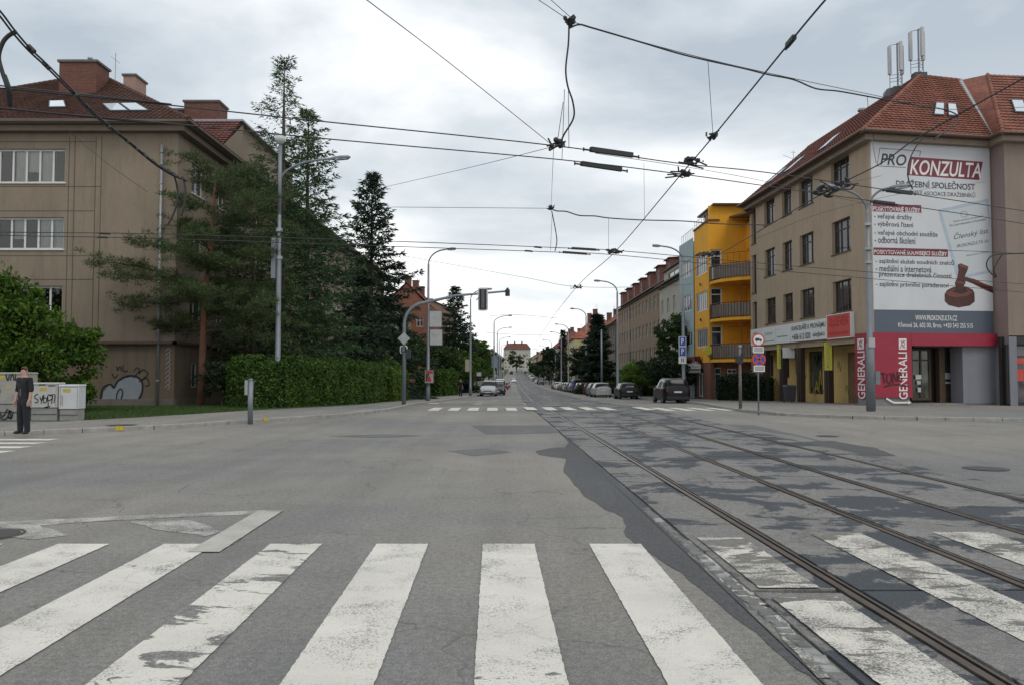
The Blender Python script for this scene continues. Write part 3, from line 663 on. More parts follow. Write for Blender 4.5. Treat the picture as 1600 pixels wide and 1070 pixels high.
# graffiti on the ground floor wall
BLK=M('spray_black',(.015,.015,.02),.6); SIL=M('spray_silver',(.27,.3,.33),.45,.12,2,metal=.1)
gs=lambda px,py:(FR.at(px),ZA(py,CY0,px))
o=MB(bl.location); fpoly(o,FR,[gs(*p) for p in ((160,632),(163,612),(172,600),(180,607),(186,596),(196,590),(208,588),(218,591),(223,600),(222,612),(216,624),(207,634))],.012); gg=o.build('graffiti',SIL,bl,label='silver bubble graffiti with black outline')
o=MB(bl.location)
ribbon(o,FR,[gs(*p) for p in ((158,628),(162,606),(174,600),(179,605),(186,594),(200,587),(214,588),(223,597),(223,612),(217,625),(206,635))],.09,.02)
ribbon(o,FR,[gs(*p) for p in ((184,633),(184,616),(189,607),(193,612),(191,622),(186,633))],.06,.021)
for pts in (((183,571),(184,578),(188,572),(190,579)),((193,570),(193,579),(201,579)),((210,580),(214,574),(219,578),(214,584),(210,590)),((218,583),(224,577),(232,583),(226,590),(218,596)),((222,594),(230,590),(234,600),(228,603)),((176,583),(180,590),(185,584))): ribbon(o,FR,[gs(*p) for p in pts],.05,.018)
o.build('graffiti',BLK,bl)
o=MB(bl.location); gq=lambda s,t:(s,t)
for k in range(9): z=1.0+.22*k; ribbon(o,FR,[(Lf-.42,z),(Lf-.3,z+.15),(Lf-.2,z+.02),(Lf-.3,z-.08)],.03,.014)
o.build('graffiti',M('spray_white',(.4,.4,.42),.7),bl)

# ---------------- generic street building ----------------
def streethouse(name,label,side,x,y0,y1,z_e,depth,wall_m,roof_m,rows,cols,roof_h=3.2,frame=WHITEP,ww=1.1,wh=1.5,zbase=None,dorm=0,dorm_m=None,chim=2,gable=True,eave=.5,flat=False,ggap=3.0,endwin=0,balc=False,ant=1,seed=1):
    """side=+1 stands right of the street (faces -X), -1 left"""
    r=random.Random(seed); zb=min(gz(y0),gz(y1))-.4 if zbase is None else zbase
    root=thing(name,label,'building',(x,y0,gz(y0)))
    if side>0: SP=PL((x,y1),(x,y0)); EP=PL((x,y0),(x+depth,y0)); xo=x+depth
    else: SP=PL((x,y0),(x,y1)); EP=PL((x-depth,y0),(x,y0)); xo=x-depth
    L=y1-y0; n=cols; st=L/n; z0=gz((y0+y1)/2)+.3; sh=(z_e-z0-.25)/rows
    hs=[]
    for i in range(n):
        c=(i+.5)*st
        for k in range(rows):
            b=z0+k*sh+.85; hs.append((c-ww/2,c+ww/2,b,min(b+wh,z_e-.35)))
    mb=MB(root.location); wall(mb,SP,0,L,zb,z_e,hs,.15); mb.build('street_wall',wall_m,root)
    PPN=glass_mat('pale_pane',(.1,.1,.098))
    for h in hs: window(root,SP,*h,frame,2,.7,.13,PPN,0,.12)
    he=[]
    for i in range(endwin):
        c=(i+.5)*depth/endwin
        for k in range(rows): b=z0+k*sh+.85; he.append((c-ww/2,c+ww/2,b,min(b+wh,z_e-.35)))
    mb=MB(root.location); wall(mb,EP,0,depth,zb,z_e,he,.15)
    yr_=x+side*depth/2; zr=z_e+roof_h
    if gable and not flat: mb.face((x,y0,z_e),(xo,y0,z_e),(yr_,y0,zr-.1))
    mb.build('end_wall',wall_m,root)
    for h in he: window(root,EP,*h,frame,2,.7,.13,glass_mat(),0,.08)
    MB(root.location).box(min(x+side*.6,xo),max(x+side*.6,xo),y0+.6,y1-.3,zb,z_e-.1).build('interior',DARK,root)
    MB(root.location).face((xo,y0,zb),(xo,y1,zb),(xo,y1,z_e),(xo,y0,z_e)).face((x,y1,zb),(xo,y1,zb),(xo,y1,z_e),(x,y1,z_e)).build('back_wall',wall_m,root)
    MB(root.location).pbox(SP,-.1,L+.1,z_e-.25,z_e-.02,-.1,.25).build('cornice',co,root)
    xe=x-side*eave
    if flat:
        MB(root.location).box(min(xe,xo),max(xe,xo),y0-.3,y1+.1,z_e,z_e+.25).build('roof',roof_m,root)
    else:
        hip=0 if gable else min(depth/2,L/3)
        sl=(Vector((xe,y0-.25,z_e)),Vector((xe,y1,z_e)),Vector((yr_,y1,zr)),Vector((yr_,y0+hip-.25*(hip==0),zr)))
        tiled(root,sl,roof_m,.6,.5,.05,wave=y0<140); xe2=xo+side*eave
        tiled(root,(Vector((xe2,y0-.25,z_e)),Vector((xe2,y1,z_e)),Vector((yr_,y1,zr)),Vector((yr_,y0+hip-.25*(hip==0),zr))),roof_m,1.2,1,.05,wave=False)
        if hip: tiled(root,(Vector((xe,y0-.25,z_e)),Vector((xe2,y0-.25,z_e)),Vector((yr_,y0+hip,zr)),Vector((yr_,y0+hip-.02,zr))),roof_m,.6,.5,.05,wave=y0<140)
        MB(root.location).pbox(SP,-.1,L+.2,z_e-.05,z_e+.1,eave-.1,eave+.05).build('gutter',co,root)
    for i in range(dorm):
        c=y0+(i+.6)*L/dorm; xd=x+side*.5; zt=z_e+roof_h*.62; dw=1.3 if dorm>2 else L/dorm*.4; DP=PL((xd,c+dw),(xd,c-dw)) if side>0 else PL((xd,c-dw),(xd,c+dw))
        m_=dorm_m or wall_m; mb=MB(root.location); wall(mb,DP,0,2*dw,z_e,zt,[(dw*.45,dw*1.55,z_e+.7,zt-.35)],.1)
        a=DP.pt(0,z_e,-2.8); b=DP.pt(2*dw,z_e,-2.8); mb.face(DP.pt(0,z_e),a,DP.pt(0,zt,-2.8),DP.pt(0,zt)); mb.face(DP.pt(2*dw,z_e),b,DP.pt(2*dw,zt,-2.8),DP.pt(2*dw,zt))
        do=mb.build('dormer',m_,root); MB(root.location).hexa([DP.pt(-.2,zt,.25),DP.pt(2*dw+.2,zt,.25),DP.pt(2*dw+.2,zt+.2,-3),DP.pt(-.2,zt+.2,-3),DP.pt(-.2,zt+.1,.25),DP.pt(2*dw+.2,zt+.1,.25),DP.pt(2*dw+.2,zt+.3,-3),DP.pt(-.2,zt+.3,-3)]).build('dormer_roof',roof_m,do)
        window(root,DP,dw*.45,dw*1.55,z_e+.7,zt-.35,frame,2,0,.08,glass_mat(),0,.07)
    for i in range(chim):
        c=y0+(i+.5)*L/chim+r.uniform(-1,1); xc=x+side*depth*r.uniform(.4,.6); chimney(root,xc-.5,xc+.5,c-.8,c+.8,z_e+roof_h*.5 if not flat else z_e,(zr if not flat else z_e)+r.uniform(.9,1.5),mat=r.choice((BRICK,BRICK2)))
    for i in range(ant): antenna(root,x+side*depth*.45,y0+r.uniform(.2,.8)*L,(zr if not flat else z_e)-.2,2.6,1.0)
    if L>20: pipe(root,SP,L*.33,zb+.5,z_e-.1,.07,.1)
    return root
# ---------------- corner building on the right with the billboard ----------------
PLR=plaster('beige_plaster',(.375,.292,.21),.35,.08); PLY=plaster('yellow_shop_plaster',(.62,.44,.17),.3); PLG=plaster('grey_shop_plaster',(.2,.2,.23),.3); PLP=plaster('pinkish_plaster',(.27,.2,.19),.3)
K=(18.6,40.3); KF=(17.6,57.5); E2=(25.7,41.6); E3=(25.75,40.5); E4=(44,42.5)
EZR=ZA(213,40.3,1365)
cb=thing('corner_building','beige corner building on the right with red clay hip roof, shops below and a billboard','building',(K[0],K[1],0))
LS=PL(KF,K); BS=PL(K,E2); PS=PL(E2,E3); QS=PL(E3,E4)
zL=lambda px,py:ZA(py,LS.pt(LS.at(px),0).y,px)
cols_=[(1303,1332),(1252,1274),(1225,1240),(1197,1213)]
refs=[(248,295),(343,395),(438,487)]
zr3=[(zL(1318,b),zL(1318,a)) for a,b in refs]
hs=[];wd=[]
for ci,(a,b) in enumerate(cols_):
    s0,s1=LS.at(a),LS.at(b); s0,s1=min(s0,s1),max(s0,s1)
    for ri,(t0,t1) in enumerate(zr3):
        if ri==0 and ci in (1,3): t1-=.0
        hs.append((s0,s1,t0,t1)); wd.append((s0,s1,t0,t1,3 if s1-s0>1.9 else 2))
s0=LS.at(1186); s0=.35
for (t0,t1) in zr3: hs.append((.35,1.2,t0-.9,t1)); wd.append((.35,1.2,t0-.9,t1,1))
zsg=zL(1300,531); mb=MB(cb.location); wall(mb,LS,0,LS.len,zsg-.3,EZR,hs,.22); mb.build('street_wall',PLR,cb)
for s0,s1,t0,t1,n in wd: window(cb,LS,s0,s1,t0,t1,BROWNP,n,.72,.18,glass_mat('window_glass'),.0 if n==1 else .25,.08,BROWNP,M('grey_curtain',(.3,.3,.3),.9),seed=int(s0*10)%5)
mb=MB(cb.location); wall(mb,BS,0,BS.len,ZA(541,41,1450),EZR,[],.1); mb.build('front_wall',PLR,cb)
mb=MB(cb.location); wall(mb,PS,0,PS.len,ZA(527,41,1560),EZR,[],.1); mb.build('side_wall',PLP,cb)
mb=MB(cb.location); hq=[(s_,s_+2.2,a,b) for s_ in (3.2,8.2,13.2) for a,b in zr3]; wall(mb,QS,0,QS.len,ZA(525,41,1590),EZR,hq,.2); mb.build('front_wall',plaster('darker_beige_plaster',(.24,.19,.155)),cb)
for h in hq: window(cb,QS,*h,BROWNP,2,.7,.18,glass_mat())
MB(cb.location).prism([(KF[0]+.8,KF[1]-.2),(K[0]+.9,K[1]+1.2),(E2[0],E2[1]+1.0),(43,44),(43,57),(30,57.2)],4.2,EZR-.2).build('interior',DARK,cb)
MB(cb.location).face((17.6,57.5,-.6),(32,58.5,-.6),(32,58.5,EZR),(17.6,57.5,EZR)).build('rear_wall',PLR,cb)
# cornice
MB(cb.location).pbox(LS,-.3,LS.len+.42,EZR-.3,EZR,0,.42).pbox(BS,-.02,BS.len+.2,EZR-.299,EZR-.001,0,.421).pbox(QS,-.4,QS.len,EZR-.3,EZR,0,.42).pbox(PS,0,PS.len,EZR-.301,EZR-.002,.0,.4).build('cornice',M('beige_cornice',(.26,.21,.165),.9,.1,2,dirt=.3),cb)
# roofs
MB(cb.location).pbox(LS,-.5,LS.len+.8,EZR+.001,EZR+.05,-.3,.78).pbox(BS,-.79,BS.len+.1,EZR+.002,EZR+.051,-.3,.78).pbox(QS,-.8,QS.len,EZR+.003,EZR+.052,-.3,.78).build('soffit',M('soffit_boards',(.15,.11,.08),.8),cb)
AP=W(1436,119,44.6); AP2=Vector((AP.x-1.0,59,AP.z)); AR=Vector((E2[0]+.6,45.3,AP.z)); z_=EZR+.02
tiled(cb,((KF[0]-.75,58.2,z_),(K[0]-.75,K[1]-.75,z_),AP,AP2),TILE_RR)
V2=Vector((E2[0]-.15,E2[1]-.75,z_)); tiled(cb,((K[0]-.75,K[1]-.75,z_),V2,AR,AP),TILE_R)
rq=((K[0]-.75,K[1]-.75,z_),tuple(V2),tuple(AR),tuple(AP))
E3r=Vector((E3[0]-.5,E3[1]-.75,z_)); AQ=Vector((29.2,45.3,AP.z+.1))
tiled(cb,(V2,E3r,Vector((27.4,44.4,AP.z)),AR),TILE_R); tiled(cb,(E3r,(44,41.6,z_),(44,46,AP.z),Vector((27.4,44.4,AP.z))),TILE_R)
tiled(cb,((32,59,z_),(44,59,z_),(44,46.2,AP.z),AP2),TILE_R,1.0,1.0,wave=False)
ridge(cb,(K[0]-.75,K[1]-.75,z_),AP,TILE_R); ridge(cb,AP,AR,TILE_R); ridge(cb,AP,AP2,TILE_RR); ridge(cb,E3r,(27.4,44.4,AP.z),TILE_R)
MB(cb.location).hexa([V2+Vector((-.15,-.05,.06)),V2+Vector((.15,-.05,.06)),AR+Vector((.15,0,.06)),AR+Vector((-.15,0,.06)),V2+Vector((-.15,-.05,.12)),V2+Vector((.15,-.05,.12)),AR+Vector((.15,0,.12)),AR+Vector((-.15,0,.12))]).build('valley_flashing',ZINC,cb)
for f in (.5,.64): skylight(cb,rq,f,f+.1,.3,.52)
skylight(cb,(tuple(E3r),(44,41.6,z_),(44,46,AP.z),(27.4,44.4,AP.z)),.05,.09,.3,.52)
lq=((KF[0]-.75,58.2,z_),(K[0]-.75,K[1]-.75,z_),tuple(AP),tuple(AP2))
for f in (.12,.3,.6): skylight(cb,lq,f,f+.07,.25,.5)
MB(cb.location).tube([LS.pt(-.2,EZR+.06,.82),LS.pt(LS.len+.85,EZR+.06,.82)],.08,8).tube([BS.pt(-.8,EZR+.06,.82),BS.pt(BS.len,EZR+.06,.82)],.08,8).build('gutter',M('rust_gutter',(.13,.07,.05),.5),cb)
MB(cb.location).tube([W(1347,182,52),W(1347,190,52)],.22,8).tube([W(1347,171,52),W(1347,174,52)],.3,8).tube([W(1347,174,52),W(1347,182,52)],.12,8).build('roof_vent',ZINC,cb)
# mobile masts on the ridge
PANW=M('aerial_panel',(.42,.42,.43),.6,.08)
def cellmast(px,D,ztop,zbot,lab):
    base=W(px,zbot,D); t=thing('mobile_phone_mast',lab,'antenna mast',base,'mobile phone masts on the right roof'); h=ZA(ztop,D,px)-base.z; mb=MB()
    mb.tube([(0,0,-.2),(0,0,h)],.05,8)
    for k in range(3):
        an=2*math.pi*k/3+.5; x,y=.42*math.cos(an),.42*math.sin(an); mb.tube([(0,0,h-.05),(x,y,h-.05),(x,y,.15),(0,0,.15)],.022,5)
        for q in (.5,.7,.9): mb.tube([(0,0,q),(x,y,q)],.015,4)
        MB().box(x*1.0-.07,x+.07,y-.11,y+.11,h*.35,h-.1).build('panel_aerial',PANW,t,smooth=False)
    mb.build('frame',GREYP,t); MB().box(-.35,.35,-.25,.25,-.45,.1).build('base_frame',M('mast_base',(.06,.06,.06),.7),t)
cellmast(1403,45.5,68,140,'lower mobile phone aerial mast left on the right roof ridge'); cellmast(1436,44.8,46,118,'taller mobile phone aerial mast at the apex of the right roof')
t=thing('dish_aerial','grey round drum dish aerial beside the roof masts','dish aerial',W(1388,147,46.5)); MB().tube([(0,-.2,0),(0,.2,0)],[.28,.24],16).build('dish',GREYP,t); MB().tube([(0,0,-.6),(0,0,0)],.04,6).build('bracket',GREYP,t)
t=thing('roof_aerial','thin television aerial standing on the far left edge of the right roof','aerial',W(1240,262,56)); MB().tube([(0,0,-.6),(0,0,1.2)],.02,5).tube([(-.75,0,.9),(0,0,.6),(.75,0,.95)],.015,4).tube([(-.2,0,1.1),(.2,0,1.1)],.012,4).build('mast',ZINC,t)
# ground floor: arcade with dark pillars and a recessed yellow wall
YW=PL((KF[0]+1.3,KF[1]),(K[0]+1.3,K[1]+1.2)); gb=-.5
yh=[(YW.at(1263),YW.at(1285),.4,3.1),(YW.at(1243),YW.at(1254),1.6,3.0),(YW.at(1222),YW.at(1233),1.4,3.0),(YW.at(1200),YW.at(1208),1.5,3.0)]
mb=MB(cb.location); wall(mb,YW,0,YW.len,gb,zsg,yh,.15); mb.build('shop_wall',PLY,cb)
window(cb,YW,*yh[0],BROWNP,1,.6,.1,glass_mat('shop_glass',(.05,.055,.04)),0,.09)
for h in yh[1:]: window(cb,YW,*h,BROWNP,2,0,.1,glass_mat())
for s in (LS.at(1193),LS.at(1219),LS.at(1246),LS.at(1289)):
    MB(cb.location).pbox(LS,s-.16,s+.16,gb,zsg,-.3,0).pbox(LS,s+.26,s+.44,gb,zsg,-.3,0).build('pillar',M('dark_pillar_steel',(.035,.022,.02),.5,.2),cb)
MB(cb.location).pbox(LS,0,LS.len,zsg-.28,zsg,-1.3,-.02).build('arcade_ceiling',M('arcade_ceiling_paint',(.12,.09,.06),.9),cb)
# boarded brown door at the end of the yellow wall
MB(cb.location).pbox(YW,YW.at(1326),YW.at(1341),gb+.3,2.9,0,.06).build('door',M('boarded_door',(.17,.1,.05),.8,.35,5,dirt=.6),cb)
o=MB(cb.location); 
for k,(px,py) in enumerate(((1205,592),(1209,606),(1212,600),(1255,600),(1257,586),(1311,574),(1323,610),(1283,612))):
    s,t=YW.at(px),ZA(py,47,px); ribbon(o,YW,[(s-.2,t),(s,t+.35),(s+.15,t-.2),(s+.3,t+.15)],.04,.012)
o.build('graffiti',BLK,cb)
o=MB(cb.location); s=YW.at(1272); ribbon(o,YW,[(s+.1,.3),(s+.35,1.2),(s+.6,.6),(s+.9,1.9),(s+1.0,1.0)],.09,.02); ribbon(o,YW,[(s-.2,.4),(s+.2,.8),(s+.8,.5)],.08,.022); o.build('graffiti',M('spray_yellow',(.5,.35,.03),.7),cb)
# fascia boards above the arcade
def board(name,lab,P,s0,s1,t0,t1,mat,d0=.02,d1=.22,cat='sign',frame=None,group=None):
    c=P.pt((s0+s1)/2,t0,0); t=thing(name,lab,cat,c,group); MB(c).pbox(P,s0,s1,t0,t1,d0,d1).build('panel',mat,t)
    if frame:
        f=.05; MB(c).pbox(P,s0-f,s1+f,t1,t1+f,d0,d1+.02).pbox(P,s0-f,s1+f,t0-f,t0,d0,d1+.02).pbox(P,s0-f,s0,t0,t1,d0,d1+.02).pbox(P,s1,s1+f,t0,t1,d0,d1+.02).build('frame',frame,t)
    return t
SW=M('white_sign',(.66,.67,.66),.5,.04,3,dirt=.15); INK=M('dark_ink',(.03,.035,.045),.6,.1); REDS=M('red_sign',(.52,.06,.045),.5,.08,2); DRED=M('deep_red_sign',(.29,.018,.04),.5,.1,2,dirt=.25); INKR=M('red_ink',(.35,.03,.03),.6); INKG=M('green_ink',(.08,.3,.2),.6); INKW=M('white_ink',(.72,.7,.69),.6,.05)
st0,st1=zL(1300,529),zL(1300,497)
sb=[LS.at(x) for x in (1178,1195,1217,1241,1299,1336)]
b1=board('shop_sign','plain white fascia sign furthest along the arcade',LS,sb[0],sb[1]-.04,st0,st1,SW); text(b1,LS,'info',sb[0]+.5,sb[1]-.8,st0+.7,st0+1.0,INK,.225)
b2=board('shop_sign','white fascia sign with thin green lettering and green lines',LS,sb[1],sb[2]-.04,st0,st1,SW); text(b2,LS,'j-center',sb[1]+.5,sb[2]-.4,st0+.55,st1-.3,INKG,.225,.2); MB(b2.location).pbox(LS,sb[1]+.2,sb[2]-.2,st0+.2,st0+.25,.22,.226).build('rule',INKG,b2)
b3=board('shop_sign','white fascia sign with small grey lettering, between green and black lettered signs',LS,sb[2],sb[3]-.04,st0,st1,SW); text(b3,LS,'ISDC',sb[2]+.3,sb[2]+1.1,st0+.9,st1-.3,INK,.225); MB(b3.location).pbox(LS,sb[2]+.3,sb[3]-.5,st0+.4,st0+.47,.22,.226).build('rule',INKG,b3)
b4=board('shop_sign','wide white fascia sign reading KANCELÁŘE K PRONÁJMU in black',LS,sb[3],sb[4]-.04,st0,st1,SW)
SH=st1-st0; text(b4,LS,'KANCELÁŘE K PRONÁJMU',sb[3]+.2,sb[4]-.2,st0+.52*SH,st0+.92*SH,INK,.228,0,.018); text(b4,LS,'+606 612 020',sb[3]+.25,sb[3]+2.9,st0+.1*SH,st0+.42*SH,INK,.228,0,.018); text(b4,LS,'reality@nafi.cz',sb[3]+3.2,sb[4]-.3,st0+.1*SH,st0+.4*SH,INK,.228,0,.01)
b5=board('shop_sign','red fascia sign reading D.J.SEVEN at the building corner',LS,sb[4],sb[5],st0,st1+.1,REDS,frame=SW); text(b5,LS,'D.J.SEVEN',sb[4]+.3,sb[5]-.3,st0+.4*SH,st1-.02,INKR,.228,0,.015); text(b5,LS,'PRODEJNA OBUVI',sb[4]+.3,sb[5]-.3,st0+.1*SH,st0+.27*SH,INKR,.228)
YS_=M('yellow_sign',(.6,.52,.05),.5,.08)
def blade(lab,px,py0,py1,w_=.5,mat=None,txt=None,letters=None):
    s=LS.at(px); D=LS.pt(s,0).y; P=PL((LS.pt(s,0).x-w_*.5,D-.25),(LS.pt(s,0).x+w_*.5,D-.35)); t0,t1=ZA(py1,D,px),ZA(py0,D,px); t=board('blade_sign',lab,P,0,w_,t0,t1,mat or YS_,-.04,.04)
    if letters:
        for i,ch in enumerate(letters): h=(t1-t0)/(len(letters)+1); text(t,P,ch,w_*.3,w_*.7,t1-h*(i+1),t1-h*(i+.35),INKG,.045)
blade('yellow vertical hanging sign nearer the no entry signs',1217,539,576,.42,letters='PIZZERIE'); blade('yellow vertical hanging sign nearer the red corner',1291,535,578,.42,letters='KOPÍROVÁNÍ')
blade('small white hanging sign with a teal lower edge beside the arcade',1230,543,559,.75,SW)
# billboard
zB=lambda py:ZA(py,40.6,1370)
bt,bb=zB(217),zB(520); bs1=BS.len-.1
bc=BS.pt(0,bb); bg=thing('billboard','huge white wall billboard for an auction company with red titles and a gavel picture','billboard',bc)
MB(bc).pbox(BS,.06,bs1,bb,bt,.0,.06).build('panel',M('billboard_vinyl',(.56,.57,.585),.5,.06,.8,.5,1.3,dirt=.06,streak=True),bg)
X_=lambda px:.06+(bs1-.06)*(px-1365)/(1554-1365)
def Zb(px,py):  # picture row inside the board -> height, following the board's perspective
    f=(px-1365)/(1554-1365); top=216+9*f; bot=520+4*f; return bt-(py-top)/(bot-top)*(bt-bb)
MAR=M('maroon_print',(.17,.028,.045),.5,.08,2); SLA=M('slate_print',(.085,.105,.135),.5,.05); LBL_=M('pale_blue_print',(.36,.44,.5),.6); PPR=M('paper_print',(.5,.53,.55),.6,.03)
def bp(px,py): return (X_(px),Zb(px,py))
def bpoly(pts,mat,d): o=MB(bc); fpoly(o,BS,[bp(*p) for p in pts],d); return o.build('print',mat,bg)
bpoly([(1365,485),(1554,489),(1554,524),(1365,520)],SLA,.064)
bpoly([(1427,247),(1543,254),(1536,283),(1420,276)],MAR,.064)
bpoly([(1366,321),(1442,323),(1442,335),(1366,333)],MAR,.064); bpoly([(1366,389),(1483,392),(1483,404),(1366,401)],MAR,.064)
def bt_(s,x0,y0,x1,y1,mat,d=.07,sh=0,bo=.0):
    "x0,y0 lower-left ... x1,y1 upper-right in picture coordinates"
    text(bg,BS,s,X_(x0),X_(x1),Zb(x0,y0),Zb(x0,y1),mat,d,sh,bo)
o=MB(bc); 
for a,b in (((1374,262),(1379,234)),((1379,234),(1443,238)),((1443,238),(1441,246)),((1374,262),(1419,264))): ribbon(o,BS,[bp(*a),bp(*b)],.03,.066)
o.build('print',INK,bg)
bt_('PRO',1379,260,1420,242,INK,.07,.25,.012); bt_('KONZULTA',1425,275,1539,251,INKW,.07,.25,.014)
bt_('DRAŽEBNÍ SPOLEČNOST',1403,294,1529,281,INK,.07,0,.012); bt_('ČLEN ČESKÉ ASOCIACE DRAŽEBNÍKŮ',1403,305.5,1529,296.5,INK)
bt_('POSKYTOVANÉ SLUŽBY',1367,332,1440,323,INKW,.07,0,.012); bt_('POSKYTOVANÉ SOUVISEJÍCÍ SLUŽBY',1367,400.5,1481,391,INKW,.07,0,.012)
for s,x1,y in (('- veřejné dražby',1427,346),('- výběrová řízení',1429,358),('- veřejné obchodní soutěže',1467,371.5),('- odborná školení',1432,382)): bt_(s,1368,y,x1,y-10.5,INK,.07,0,.006)
for s,x0,x1,y in (('- zajištění služeb soudních znalců',1369,1492,415),('- mediální a internetová',1369,1456,426),('prezentace dražebních činností',1374,1488,436),('- zajištění právního poradenství',1369,1483,451)): bt_(s,x0,y,x1,y-10,INK,.07,0,.006)
bt_('WWW.PROKONZULTA.CZ',1429,502,1495,494,INKW,.07,0,.008); bt_('Křenová 26, 602 00, Brno, +420 543 255 515',1402,513.5,1520,504.5,INKW,.07,0,.004)
# certificate print
bpoly([(1468,330),(1551,312),(1554,400),(1554,428),(1497,440)],LBL_,.063); bpoly([(1474,334),(1546,318),(1554,370),(1554,424),(1501,434)],PPR,.065)
def btr(s,x0,y0,x1,hgt,mat,ang=-.2,sh=.2):
    me,co=textmesh(s,X_(x1)-X_(x0),hgt,sh); 
    for v,c in zip(me.vertices,co): v.co=BS.pt(X_(x0)+c[0],Zb(x0,y0)+c[1]-c[0]*ang,.07)-bc
    me.materials.clear(); me.materials.append(mat); link('lettering',me,bg)
btr('Členský list',1493,379,1549,.42,INK); btr('PROKONZULTA, a.s.',1497,391,1549,.2,INK); btr('Česká asociace dražebníků',1492,350,1541,.12,INK); btr('The Czech Association of Auctioneers',1486,357,1546,.12,INK); btr('Předseda prezídia',1512,404,1548,.1,INK)
o=MB(bc); c_=bp(1510,337); ribbon(o,BS,[(c_[0]+.2*math.cos(a*.5),c_[1]+.16*math.sin(a*.5)) for a in range(14)],.035,.067); o.build('print',M('grey_print',(.25,.26,.28),.6),bg)
# gavel picture
WD=M('gavel_brown_print',(.06,.014,.009),.4,.35,2); WD2=M('gavel_dark_print',(.025,.007,.005),.4,.2); WD3=M('gavel_light_print',(.15,.04,.026),.4,.2)
bpoly([(1476,462),(1480,456),(1490,451),(1510,450),(1521,455),(1524,460),(1524,474),(1516,480),(1498,483),(1482,479),(1476,473)],WD,.068)
bpoly([(1478,460),(1490,454),(1510,453),(1522,459),(1512,465),(1495,467),(1483,465)],WD3,.07); bpoly([(1488,458),(1498,452),(1510,453),(1514,458),(1502,462)],WD2,.071)
bpoly([(1498,416),(1503,414),(1515,419),(1514,424),(1509,434),(1511,440),(1507,450),(1501,456),(1494,453),(1493,444),(1497,436),(1499,425)],WD,.072)
bpoly([(1498,416),(1503,414),(1515,419),(1513,422),(1503,420)],WD3,.074); bpoly([(1494,441),(1510,444),(1509,447),(1494,444)],WD3,.074)
bpoly([(1509,435),(1525,439),(1540,446),(1554,451),(1554,461),(1538,454),(1522,446),(1509,441)],WD,.071); bpoly([(1512,436),(1526,440),(1540,447),(1554,452),(1554,454),(1538,449),(1522,442)],WD3,.073)
# red shop front: wrapped box at the corner and band
rb=ZA(540,40.6,1450); rt=bb-.01
bx=thing('red_shop_cladding','deep red shop corner cladding with white vertical lettering and an arrow','shop front',(K[0],K[1],0))
sA=BS.at(1419); sLw=LS.at(1344)
MB(bx.location).pbox(BS,-.28,sA,.45,rt,-.05,.28).build('panel',DRED,bx); MB(bx.location).pbox(LS,sLw,LS.len-.03,.45,rt,-.05,.281).build('panel',DRED,bx)
MB(bx.location).pbox(BS,-.2,sA-.1,-.2,.45,-.3,.2).pbox(LS,sLw+.1,LS.len-.1,-.4,.45,-.5,.2).build('plinth',M('grey_plinth',(.2,.2,.2),.9,.2),bx)
MB(bx.location).pbox(BS,sA+.01,bs1,rb,rt,0,.28).build('fascia_band',DRED,bx)
zz=lambda py:ZA(py,40.3,1400)
text(bx,BS,'GENERALI',BS.at(1398),BS.at(1411.5),zz(623),zz(550),INKW,.285,rot=1,bold=.01); text(bx,LS,'GENERALI',LS.at(1344)+.25,LS.len-.3,zz(623),zz(548),INKW,.285,rot=1,bold=.01)
def lion(P,s0,s1,t0,t1,d):
    o=MB(bx.location); o.pbox(P,s0,s1,t0,t1,d,d+.01); o.build('emblem',INKW,bx); o=MB(bx.location); w_,h_=s1-s0,t1-t0; q=lambda pts:[(s0+a*w_,t0+b*h_) for a,b in pts]
    ribbon(o,P,q(((.2,.85),(.45,.6),(.35,.45),(.6,.35),(.8,.1))),w_*.09,d+.014); ribbon(o,P,q(((.3,.62),(.6,.7),(.85,.85))),w_*.08,d+.015); ribbon(o,P,q(((.4,.42),(.2,.25),(.15,.1))),w_*.08,d+.016); ribbon(o,P,q(((.5,.9),(.7,.6),(.75,.4))),w_*.07,d+.017); ribbon(o,P,q(((.55,.35),(.5,.1))),w_*.08,d+.018); o.build('emblem_figure',DRED,bx)
lion(BS,BS.at(1399),BS.at(1411),zz(546),zz(529),.283); lion(LS,LS.at(1344)+.3,LS.len-.35,zz(545),zz(528),.283)
o=MB(bx.location); ribbon(o,BS,[(BS.at(1378),zz(621.5)),(BS.at(1384),zz(625)),(BS.at(1390),zz(628)),(BS.at(1400),zz(628.3)),(BS.at(1413),zz(628.3))],.09,.29); fpoly(o,BS,[(BS.at(1412),zz(625)),(BS.at(1417),zz(628.3)),(BS.at(1412),zz(631))],.292); o.build('arrow',INKW,bx)
o=MB(bx.location)
for pts in (((1369,582),(1378,584)),((1373,583),(1376,598)),((1381,583),(1379,592),(1383,599),(1387,590),(1384,582)),((1389,598),(1389,582),(1395,595),(1396,580)),((1400,580),(1398,594),(1404,590)),((1374,604),(1385,601),(1396,600),(1413,603))): ribbon(o,BS,[(BS.at(a),zz(b)) for a,b in pts],.07,.3)
o.build('graffiti',M('spray_dark',(.05,.012,.02),.7),bx)
